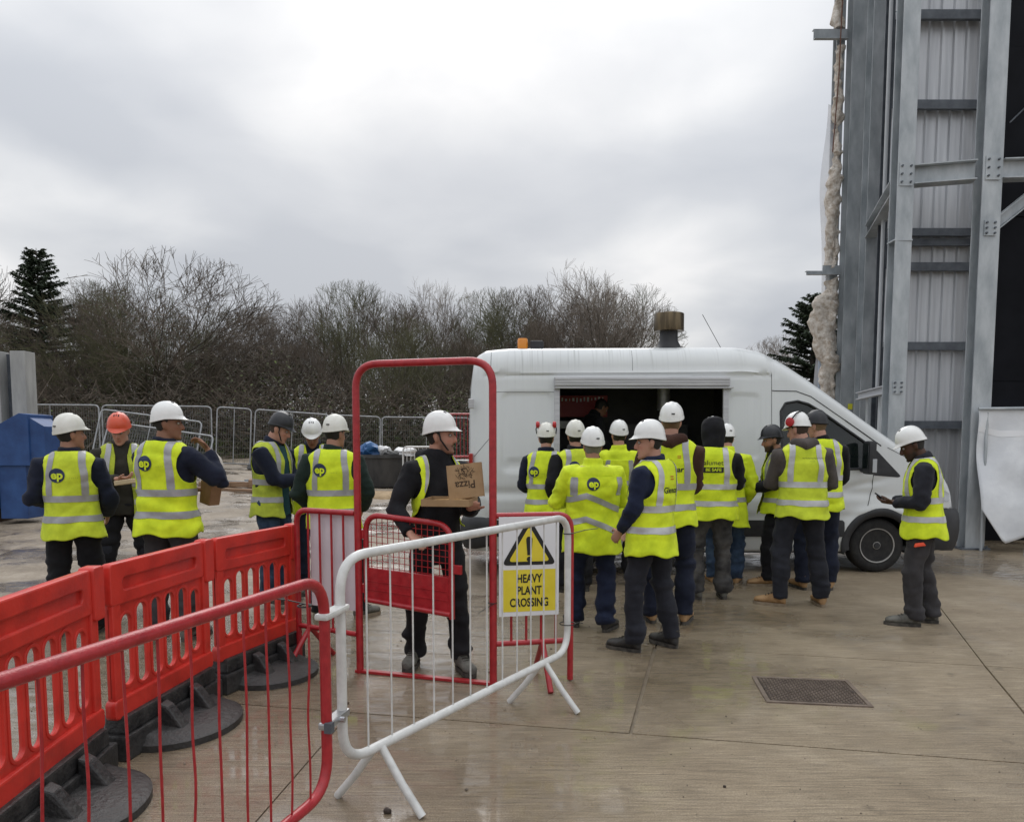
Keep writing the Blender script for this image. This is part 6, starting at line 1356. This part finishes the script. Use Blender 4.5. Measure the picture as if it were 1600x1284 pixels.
for m_ in [cb_body, cb_top, cb_low, cb_rib, cb_rib2, cb_lug] + cb_ring: m_.materials.append(M_redp2)
fb = MB(); fb.box((BL / 2, 0, 0.065), (BL + 0.01, 0.17, 0.13)); fb.box((BL / 2, 0, 0.175), (BL - 0.05, 0.125, 0.09), taper=0.97)
foot_core = fb
lob = MB()
for s_ in (-1, 1):
    R0 = 0.33; P_ = []
    for k in range(19):
        a = R(180 * k / 18); P_.append((BL * 0.52 + R0 * 1.12 * math.cos(a), -s_ * (0.07 + R0 * math.sin(a))))
    n = len(P_); V = [(x, y, 0.0) for x, y in P_] + [(x, y, 0.035) for x, y in P_] + [(BL * 0.52 + (x - BL * 0.52) * 0.93, y * 0.95, 0.048) for x, y in P_] + [(BL * 0.52 + (x - BL * 0.52) * 0.9, -s_ * 0.07, 0.085) for x, y in P_]
    lob.add(V, [(r_ * n + k, r_ * n + k + 1, (r_ + 1) * n + k + 1, (r_ + 1) * n + k) for r_ in range(3) for k in range(n - 1)] + [tuple(range(n))[::-1]])
lob_o = lob
def plastic_barrier(label, A, B):
    A, B = Vector((*A, 0)), Vector((*B, 0)); d = B - A; rz = math.atan2(d.y, d.x); t = thing('plastic_barrier', label, 'barrier', tuple(A), rz, 'red plastic barriers on rubber feet'); t.scale = (d.length / BL, 1, 1)
    bo = link('panel', cb_body, t); link('top_beam', cb_top, bo); link('bottom_beam', cb_low, bo); link('end_rib', cb_rib, bo); link('end_rib', cb_rib2, bo); link('coupling_lug', cb_lug, bo)
    for m_ in cb_ring: link('slot_rim', m_, bo)
    fo = foot_core.build('rubber_foot', M_rub, t, bevel=0.012)
    MBl = MB(); MBl.v = lob_o.v; MBl.f = lob_o.f; MBl.m = lob_o.m
    for s_ in (-1, 1):
        one = MB(); h_ = len(lob_o.v) // 2; q = 0 if s_ < 0 else h_; one.v = lob_o.v[q:q + h_]; nf = len(lob_o.f) // 2; one.f = [tuple(i - q for i in f) for f in (lob_o.f[:nf] if s_ < 0 else lob_o.f[nf:])]; one.m = [0] * nf; one.build('foot_lobe', M_rub, fo, smooth=45)
        for x in (0.33, 0.62):
            w_ = MB(); yy = s_ * 0.07; w_.add([(x - 0.045, yy, 0.04), (x + 0.045, yy, 0.04), (x + 0.04, yy + s_ * 0.14, 0.055), (x - 0.04, yy + s_ * 0.14, 0.055), (x - 0.04, yy, 0.20), (x + 0.04, yy, 0.20), (x + 0.032, yy + s_ * 0.045, 0.18), (x - 0.032, yy + s_ * 0.045, 0.18)], [(0, 1, 2, 3), (7, 6, 5, 4), (0, 4, 5, 1), (1, 5, 6, 2), (2, 6, 7, 3), (3, 7, 4, 0)]); w_.build('buttress', M_rub, fo, bevel=0.008)
plastic_barrier('red plastic barrier nearest the camera, cut by the left edge', (-1.985, 2.62), (-2.05, 3.56))
plastic_barrier('red plastic barrier in the middle of the row of three', (-2.03, 3.63), (-1.915, 4.56))
plastic_barrier('red plastic barrier next to the gate wing', (-1.90, 4.63), (-1.63, 5.44))
# manhole cover let into the concrete, and a stone on the slab
mh = thing('manhole_cover', 'dark rectangular chequer plate manhole cover in the concrete', 'manhole cover', (1.935, 4.685, 0.0), math.atan2(-0.09, 0.64)); mh.scale = (0.90, 0.92, 1)
M_iron = mat('worn_iron', (0.10, 0.072, 0.056), (0.19, 0.145, 0.115), rough=0.5, metal=0.1, scale=9, detail=7); M_irond = mat('dark_iron', (0.045, 0.032, 0.025), rough=0.7)
for c, s_ in (((0, -0.262, 0.002), (0.70, 0.03, 0.012)), ((0, 0.262, 0.002), (0.70, 0.03, 0.012)), ((-0.336, 0, 0.002), (0.03, 0.49, 0.012)), ((0.336, 0, 0.002), (0.03, 0.49, 0.012))): MB().box(c, s_).build('frame_bar', M_iron, mh)
MB().box((0, 0, 0.001), (0.628, 0.482, 0.008)).build('plate', M_irond, mh)
tr = MB()
for i in range(26):
    for j in range(20):
        x, y = -0.300 + i * 0.024, -0.228 + j * 0.024; a = R(45 if (i + j) % 2 else -45)
        tr.box((x, y, 0.0065), (0.021, 0.007, 0.006), rot=(0, 0, a))
o = tr.build('tread_pattern', M_iron, mh, recalc=False); o['kind'] = 'stuff'
for s_ in (-1, 1): MB().box((s_ * 0.305, 0.0, 0.006), (0.022, 0.03, 0.010)).build('key_slot', M_irond, mh)
crumple('stone', 'small dark stone on the concrete by the white barrier foot', 'stone', (-0.545, 3.11, 0.008), (0.034, 0.028, 0.03), M_irond, 61)
crumple('stone', 'red brown pebble on the concrete left of the white barrier', 'stone', (-1.02, 4.45, 0.006), (0.02, 0.02, 0.02), M_rust, 62)
crumple('stone', 'tiny pebble on the concrete in front of the manhole', 'stone', (1.0, 3.35, 0.004), (0.014, 0.014, 0.014), M_irond, 63)
# ================================================================== THE CROWD
EP = lambda x=-0.075, z=1.30: [('disc', x, z, 0.056, M_logo), ('- - - - -', x + 0.115, z - 0.02, 0.022, M_greyp)]
SMK = 'workers standing in the yard'
def dg(a): return R(a)
person('worker at far left, back turned, white helmet, navy sleeves, dark trousers', (-3.665, 6.1, 0), dg(20), 1.872, head=(dg(-58), dg(4)), arms=dict(L=dict(to=(-0.16, 0.24, 1.06), pole=(-0.5, -0.8, -0.3)), R=dict(to=(0.22, 0.22, 0.96), pole=(0.5, -1.0, 0))), jacket='navy', trousers='black', logo=EP(-0.06), seed=11, group=SMK, helmet=M_hcream, kb=1.02, skin='mid', hem=0.80, vest='hiv2')
p2 = person('worker in orange helmet facing the camera with food in his hand', (-3.857, 7.3, 0), dg(203), 1.953, head=(dg(-8), dg(-22)), feet=((-0.20, -0.02, 18), (0.17, 0.06, -14)), arms=dict(R=dict(to=(0.02, 0.30, 1.17), pole=(0.5, -0.4, -0.8), dir=(-0.9, 0.4, 0.1), nrm=(0, -0.2, 1), curl=0.8), L=dict(to=(-0.24, 0.14, 1.0), pole=(-0.5, -0.7, -0.2), curl=0.7)), jacket='olive', trousers='black', seed=12, group=SMK, helmet=M_hred, vest='hivd', vest_open=0.085, knee_pads=True, skin='pale', hair='brown', kb=1.04, hem=0.82)
p3 = person('tall worker in profile lifting food to his mouth, white helmet, grey trousers', (-2.796, 5.95, 0), dg(-10), 1.968, head=(dg(-66), dg(0)), arms=dict(R=dict(to=(0.245, 0.16, 1.42), pole=(0.7, 0.1, -1), dir=(-0.6, -0.3, 0.8), nrm=(-0.6, -0.6, 0), curl=1.0), L=dict(to=(0.08, 0.25, 1.12), pole=(-0.5, -0.2, -0.8), dir=(0.9, 0.4, 0), nrm=(0, -0.3, 1), curl=0.6)), jacket='navy', trousers='grey', logo=EP(-0.055, 1.33), seed=13, group=SMK, kb=1.04, skin='tan', boots=M_bootg)
p4 = person('worker in black helmet and grubby vest looking down at his phone', (-2.456, 7.5, 0), dg(-102), 1.975, lean=dg(3), head=(dg(12), dg(-20)), arms=dict(R=dict(to=(0.05, 0.36, 1.15), pole=(0.5, -0.6, -0.8), dir=(-0.3, 1, 0.1), nrm=(-0.3, 0, 1), curl=0.6), L=dict(to=(-0.12, 0.32, 1.12), pole=(-0.5, -0.6, -0.8), dir=(0.4, 1, 0.1), nrm=(0.3, 0, 1), curl=0.6)), jacket='navy', trousers='jeans', seed=14, group=SMK, helmet=M_hblack, vest='hivd', vest_open=0.07, shirt='teal', strap=True, hair='brown', skin='pale', boots=M_bootg, kb=1.06)
person('worker with bowed white helmet facing the camera, half hidden behind another', (-2.16, 8.0, 0), dg(192), 1.93, head=(dg(0), dg(-30)), jacket='navy', trousers='navy', seed=15, group=SMK, vest_open=0.07, skin='tan', arms=dict(R=dict(to=(0.16, 0.26, 1.05), pole=(0.5, -0.6, -0.6)), L=dict(to=(-0.16, 0.26, 1.05), pole=(-0.5, -0.6, -0.6))))
person('worker with dark green sleeves seen from behind beside the gate post', (-1.615, 6.65, 0), dg(4), 1.889, head=(dg(-34), dg(-4)), arms=dict(L=dict(to=(-0.22, 0.16, 0.95), pole=(-0.5, -0.6, 0)), R=dict(to=(0.22, 0.16, 0.95), pole=(0.5, -0.6, 0))), feet=((-0.14, 0.0, 14), (0.20, 0.02, -42)), jacket='bottle', trousers='black', logo=EP(-0.085, 1.31), seed=16, group=SMK, helmet=M_hcream, skin='mid', boots=M_bootg, sole=M_solet, kb=1.12, hem=0.80)
p7 = person('worker in black hoodie stepping through the gate with an open pizza box', (-0.50, 5.25, 0), dg(-150), 1.853, lean=dg(2), twist=dg(0), head=(dg(48), dg(2)), feet=((-0.05, 0.17, -4), (0.16, -0.13, -38)), hips=(0.04, 0.0), arms=dict(L=dict(to=(-0.10, 0.31, 1.15), pole=(-0.5, -0.5, -0.9), dir=(0.25, 0.95, 0.05), nrm=(0, 0.05, 1), curl=0.75, thumb=0.2), R=dict(to=(0.28, 0.20, 0.98), pole=(0.5, -1, -0.1), dir=(-0.15, 0.9, -0.35), nrm=(0, -0.2, -1), curl=0.5)), jacket='black', trousers='black', seed=17, group=SMK, vest='hiv', vest_open=0.195, hem=0.98, collar='hood', mouth=1.0, beard=0.45, hair='dark', skin='pale', boots=M_bootg, strap=True, kb=0.93, vox=0.008, jhem=0.74, bands=(1.02,))
Q = 'workers crowding the serving hatch'
person('worker at the left end of the hatch with ear defenders on his helmet', (0.37, 8.0, 0), dg(-14), 1.848, head=(dg(8), dg(-4)), jacket='navy', trousers='black', logo=EP(-0.095, 1.27), seed=18, group=Q, muffs='up', helmet=M_hcream, kb=1.06, arms=dict(L=dict(to=(-0.14, 0.26, 1.06), pole=(-0.5, -0.7, -0.2)), R=dict(to=(0.14, 0.26, 1.06), pole=(0.5, -0.7, -0.2))))
person('worker at the hatch second from the van rear, badge on his helmet', (0.676, 7.9, 0), dg(14), 1.872, head=(dg(-10), dg(8)), jacket='black', trousers='black', logo=EP(-0.06, 1.31), seed=19, group=Q, kb=1.1, vest='hiv2', helmet=M_hcream)
person('worker in yellow coat deepest in the queue at the hatch', (1.203, 8.3, 0), dg(-6), 1.885, head=(dg(14), dg(4)), jacket='hiv', trousers='black', seed=20, group=Q, coat=True, kb=1.06, hem=0.72)
person('stocky worker in full yellow coat with slanted bands, back turned', (0.69, 6.3, 0), dg(10), 1.761, head=(dg(-4), dg(2)), feet=((-0.12, 0.10, 8), (0.10, -0.12, -40)), arms=dict(L=dict(to=(-0.16, 0.30, 1.10), pole=(-0.5, -0.5, -0.2)), R=dict(to=(0.16, 0.28, 1.10), pole=(0.5, -0.5, -0.2))), jacket='hiv', trousers='ink', logo=EP(-0.045, 1.30), seed=21, group=Q, coat=True, chevron=True, kb=1.22, hem=0.70, hair='grey', skin='mid')
p12 = person('worker with dark blue sleeves looking left over his shoulder, nearest the camera in the queue', (1.085, 5.66, 0), dg(48), 1.805, head=(dg(38), dg(-4)), feet=((-0.14, 0.06, 8), (0.16, -0.10, -12)), arms=dict(L=dict(to=(-0.14, 0.20, 0.93), pole=(-0.5, -0.8, 0)), R=dict(to=(0.14, 0.22, 0.93), pole=(0.5, -0.8, 0))), jacket='ink', trousers='charcoal', logo=[('Glencar', 0.0, 1.255, 0.062, M_blackp, None, 0.0012), ('=', 0.0, 1.345, 0.09, M_redp)], seed=22, group=Q, skin='pale', hair='dark', kb=1.05, band=M_bandl, vox=0.0085, hem=0.76)
person('tallest worker in the queue with rust brown sleeves and hood', (1.40, 6.5, 0), dg(-10), 1.995, head=(dg(-6), dg(2)), arms=dict(R=dict(to=(0.12, 0.27, 1.03), pole=(0.25, -1, -0.5)), L=dict(to=(-0.14, 0.26, 1.06), pole=(-0.5, -0.6, -0.3))), jacket='brown', trousers='navy', logo=[('Glencar', 0.0, 1.25, 0.060, M_blackp, None, 0.0012), ('=', 0.06, 1.345, 0.06, M_redp)], seed=23, group=Q, collar='hood', skin='pale', boots=M_tan, hair='fair', kb=1.04)
bks = person('worker with a black hood pulled over his helmet, dusty grey trousers', (2.03, 7.45, 0), dg(-14), 1.90, head=(dg(10), dg(-8)), feet=((-0.12, 0.02, 50), (0.13, 0.10, 6)), arms=dict(L=dict(to=(-0.14, 0.30, 1.34), pole=(-0.5, -0.3, -1), dir=(0.3, 0.2, 1), nrm=(0, -1, 0), curl=0.6), R=dict(to=(0.12, 0.28, 1.22), pole=(0.5, -0.6, -0.6))), jacket='black', trousers='dusty', logo=[('alumet', 0.005, 1.34, 0.066, M_blackp), ('box', 0.005, 1.275, 0.0, M_blackp, (0.185, 0.052)), ('BE SAFE', 0.005, 1.275, 0.042, FAB['hiv'], 'lift', 0.001)], seed=24, group=Q, hood='up', kb=1.14, band=M_bandl, boots=M_bootg, hem=0.80, helmet=M_hwhite)
person('worker in yellow coat and jeans hidden behind the hooded worker', (2.42, 8.3, 0), dg(-12), 1.85, jacket='hiv', trousers='jeans', seed=25, group=Q, coat=True, kb=1.1, hem=0.66, boots=M_tan, sole=M_solet, head=(dg(12), dg(-10)))
p16 = person('bearded worker in black helmet leaning by the van with a phone', (2.985, 8.3, 0), dg(82), 1.835, lean=dg(2), head=(dg(4), dg(-8)), feet=((-0.10, 0.08, 5), (0.12, -0.12, -5)), arms=dict(L=dict(to=(-0.10, 0.32, 1.08), pole=(-0.5, -0.7, -0.6), dir=(0.2, 1, 0.05), nrm=(0, 0, 1), curl=0.6), R=dict(to=(0.10, 0.30, 1.08), pole=(0.5, -0.7, -0.6), dir=(-0.3, 1, 0), nrm=(0, 0, 1), curl=0.6)), jacket='black', trousers='black', seed=26, group=Q, helmet=M_hblack, vest_open=0.06, beard=0.9, skin='mid', hair='dark', boots=M_tan, sole=M_solet)
person('worker with red ear defenders and grey brown sleeves, tan boots', (2.84, 7.2, 0), dg(-10), 1.949, lean=dg(2), head=(dg(48), dg(-12)), feet=((-0.17, -0.04, 68), (0.20, 0.0, 4)), arms=dict(L=dict(to=(-0.14, 0.30, 1.12), pole=(-0.5, -0.7, -0.3), dir=(-0.2, 1, 0.3), nrm=(0.3, 0, 1), curl=0.7), R=dict(to=(0.16, 0.28, 1.10), pole=(0.5, -0.7, -0.3))), jacket='taupe', trousers='charcoal', logo=[('~~~~~~~~', 0.06, 1.35, 0.040, M_blackp), ('- - - -', 0.05, 1.325, 0.020, M_greyp)], seed=27, group=Q, muffs='side', vest='hiv2', boots=M_tan, sole=M_solet, kb=1.08, band=M_bandl, collar='hood', hair='brown', hem=0.82)
person('worker in black helmet standing by the cab door, back turned', (3.345, 8.0, 0), dg(-4), 2.0, head=(dg(42), dg(-10)), jacket='black', trousers='navy', seed=28, group=Q, helmet=M_hblack, kb=1.06, hair='fair', skin='pale', boots=M_tan, band=M_bandl, arms=dict(L=dict(to=(-0.10, 0.32, 1.06), pole=(-0.5, -0.6, -0.3)), R=dict(to=(0.14, 0.26, 1.04), pole=(0.5, -0.7, -0.2))))
p19 = person('worker standing alone at the right in a white helmet looking at his phone', (3.63, 6.45, 0), dg(64), 1.798, lean=dg(5), head=(dg(8), dg(-20)), feet=((-0.10, 0.05, 6), (0.11, -0.10, -8)), arms=dict(L=dict(to=(-0.05, 0.235, 1.10), pole=(-0.9, -0.9, -0.6), dir=(0.1, 1, 0.1), nrm=(0.3, -0.1, 1), curl=0.7), R=dict(to=(0.05, 0.235, 1.10), pole=(0.5, -0.7, -0.8), dir=(-0.2, 1, 0.1), nrm=(-0.3, 0, 1), curl=0.7)), jacket='charcoal', trousers='grey', seed=29, group=None, skin='deep', hair='dark', beard=0.7, boots=M_bootg, kb=1.0, band=M_bandl, vox=0.0085, hem=0.79, logo=[('alumet', 0.0, 1.32, 0.06, M_blackp)])
person('man in a dark cap bending over inside the serving hatch', (0.95, 9.95, 0.62), dg(-70), 1.66, lean=dg(24), head=(dg(10), dg(-10)), jacket='black', trousers='black', seed=30, group=None, helmet=None, vest=None, skin='tan', hair='dark', arms=dict(L=dict(to=(-0.14, 0.36, 1.05)), R=dict(to=(0.14, 0.36, 1.05))))
# ---- things held in hands
M_phone = mat('phone_black', (0.01, 0.01, 0.012), rough=0.15); M_screen = mat('phone_screen', (0.03, 0.035, 0.045), rough=0.08); M_card = mat('pizza_cardboard', (0.30, 0.19, 0.095), (0.36, 0.235, 0.125), rough=0.85, scale=9); M_cardd = mat('cardboard_print', (0.045, 0.026, 0.014), rough=0.85); M_crust = mat('pizza_crust', (0.42, 0.22, 0.07), (0.62, 0.42, 0.2), rough=0.8, scale=30); M_paper = mat('brown_paper_bag', (0.22, 0.12, 0.06), (0.30, 0.17, 0.09), rough=0.85, scale=8)
def world(p, P_): return p[0].matrix_basis @ Vector(P_)
bpy.context.view_layer.update()
def phone(label, p, key, other=None, tilt=0.6, lift=0.02):
    S_, E_, W_, d, nrm, curl, a = p[1][key]; d = np.array(d) / np.linalg.norm(d); c = W_ + d * 0.085 + np.array([0, 0.01, 0.028])
    if other: c = (c + p[1][other][2] + np.array(p[1][other][3]) / np.linalg.norm(p[1][other][3]) * 0.085 + np.array([0, 0.01, 0.028])) / 2
    M_ = p[0].matrix_basis; w = M_ @ Vector(c.tolist()); rz = p[0].rotation_euler.z; t = thing('mobile_phone', label, 'phone', tuple(w), rot=(tilt, 0, rz))
    MB().box((0, 0, 0), (0.075, 0.155, 0.009)).build('case', M_phone, t, bevel=0.003); MB().box((0, 0, 0.0055), (0.068, 0.145, 0.0015)).build('screen', M_screen, t)
phone('phone held by the worker in the grubby vest', p4, 'R', 'L'); phone('phone held by the bearded worker beside the van', p16, 'L'); phone('phone held by the worker standing alone at the right', p19, 'R', 'L')
# pizza box balanced on the left hand of the man in the gate
S_, E_, W_, d, nrm, curl, a = p7[1]['L']; hp = p7[0].matrix_basis @ Vector((W_ + np.array(d) / np.linalg.norm(d) * 0.08).tolist())
bx = thing('pizza_box', 'open brown pizza box with its printed lid upright', 'pizza box', (hp.x - 0.15, hp.y - 0.03, hp.z + 0.028), R(-8))
MB().box((0, 0, 0), (0.315, 0.30, 0.004)).build('tray_base', M_card, bx)
for c, s_ in (((0, -0.15, 0.022), (0.319, 0.004, 0.044)), ((-0.158, 0, 0.022), (0.004, 0.296, 0.044)), ((0.158, 0, 0.022), (0.004, 0.296, 0.044)), ((0, 0.15, 0.022), (0.319, 0.004, 0.044))): MB().box(c, s_).build('tray_side', M_card, bx)
ld = bpy.data.objects.new('lid', None); COL.objects.link(ld); ld.parent = bx; ld.location = (0.112, 0.0, 0.046); ld.rotation_euler = (R(-10), R(-7), R(0))
ld.scale = (0.86, 1, 0.9); MB().box((0, 0, 0.125), (0.27, 0.004, 0.25)).build('lid_panel', M_card, ld)
for c, s_ in (((-0.137, 0.014, 0.125), (0.004, 0.03, 0.25)), ((0.137, 0.014, 0.125), (0.004, 0.03, 0.25)), ((0, 0.014, 0.252), (0.278, 0.03, 0.004))): MB().box(c, s_).build('lid_flap', M_card, ld)
tv, tf = text_poly('Pizza', 0.082, 0.001); mesh_obj('lid_lettering', [(-x, -0.0035, 0.10 - z) for x, z in tv], tf, M_cardd, ld, recalc=False)
P2 = []; F2 = []; rg_ = random.Random(3)
for i in range(70):     # printed drawing above the word: strokes inside a dome
    a = rg_.uniform(0, 6.28); r_ = rg_.uniform(0, 1) ** 0.5; x, z = 0.075 * r_ * math.cos(a), 0.190 + 0.05 * r_ * math.sin(a); b = rg_.uniform(0, 3.14); l, w = rg_.uniform(0.006, 0.016), 0.0016; q = len(P2)
    dx, dz_ = math.cos(b) * l, math.sin(b) * l; nx_, nz_ = -math.sin(b) * w, math.cos(b) * w; P2 += [(x - dx - nx_, -0.0034, z - dz_ - nz_), (x + dx - nx_, -0.0034, z + dz_ - nz_), (x + dx + nx_, -0.0034, z + dz_ + nz_), (x - dx + nx_, -0.0034, z - dz_ + nz_)]; F2.append((q, q + 1, q + 2, q + 3))
o = mesh_obj('lid_drawing', P2, F2, M_cardd, ld, recalc=False); o['kind'] = 'stuff'
pz = MB(); pz.lathe([(0.001, 0.004), (0.115, 0.004), (0.135, 0.006), (0.142, 0.018), (0.134, 0.028), (0.120, 0.020), (0.001, 0.017)], (-0.005, 0, 0), seg=36); o = pz.build('pizza', M_crust, None, smooth=50); o.parent = None; o.location = bx.location; o.rotation_euler = bx.rotation_euler; tag(o, 'baked pizza lying in the open box', 'pizza')
# food of the two eaters
S_, E_, W_, d, nrm, curl, a = p2[1]['R']; hp = p2[0].matrix_basis @ Vector((W_ + np.array(d) / np.linalg.norm(d) * 0.09).tolist())
o = MB().box((0, 0, 0), (0.19, 0.10, 0.045)).build('food_tray', mat('pale_card_tray', (0.55, 0.43, 0.28), rough=0.8), None, bevel=0.008); o.location = (hp.x, hp.y - 0.03, hp.z - 0.035); o.rotation_euler = (0, R(-8), R(-10)); tag(o, 'pale card food tray held by the worker in the orange helmet', 'food tray')
S_, E_, W_, d, nrm, curl, a = p3[1]['L']; hp = p3[0].matrix_basis @ Vector((W_ + np.array(d) / np.linalg.norm(d) * 0.09).tolist())
o = MB().box((0, 0, 0), (0.17, 0.14, 0.26), taper=1.08).build('paper_bag', M_paper, None, bevel=0.01); o.scale = (0.75, 0.75, 0.75); o.location = (hp.x + 0.02, hp.y - 0.02, hp.z - 0.03); o.rotation_euler = (0, R(12), R(-30)); tag(o, 'brown paper bag held by the tall worker who is eating', 'bag')
# orange marker sticking from the lone worker's pocket
o = MB().box((0, 0, 0), (0.10, 0.028, 0.032), taper=0.7).build('safety_knife', mat('orange_plastic', (0.75, 0.07, 0.02), rough=0.4), None, bevel=0.008); o.location = (3.50, 6.27, 0.74); o.rotation_euler = (0, R(-8), R(0)); tag(o, 'orange red knife poking out of the trouser pocket of the lone worker', 'knife')
# ================================================================== loose grit on the concrete: uncountable
rng = np.random.RandomState(77); n = 1500
gx_ = rng.uniform(-3.0, 5.5, n); gy_ = 2.2 + rng.uniform(0, 1, n) ** 1.3 * 5.6; keep = gy_ < edge_y(gx_) - 0.1; gx_, gy_ = gx_[keep], gy_[keep]; n = len(gx_); gr_ = rng.uniform(0.0012, 0.0045, n) * (1 + 1.2 * (rng.uniform(0, 1, n) > 0.95))
O8 = np.array([(1, 0, 0), (0, 1, 0), (-1, 0, 0), (0, -1, 0), (0, 0, 0.8), (0, 0, -0.6)]); V = np.stack([gx_, gy_, gr_ * 0.55], 1)[:, None, :] + (O8[None] + rng.uniform(-0.25, 0.25, (n, 6, 3))) * gr_[:, None, None]
F8 = np.array([(0, 1, 4), (1, 2, 4), (2, 3, 4), (3, 0, 4), (1, 0, 5), (2, 1, 5), (3, 2, 5), (0, 3, 5)]); F = (np.arange(n)[:, None, None] * 6 + F8[None]).reshape(-1, 3)
grit = mesh_obj('grit', V.reshape(-1, 3).tolist(), F.tolist(), mat('grit_stone', (0.05, 0.04, 0.03), (0.22, 0.18, 0.14), rough=0.8, scale=20), recalc=False); tag(grit, 'loose grit scattered over the wet concrete', 'grit', kind='stuff')
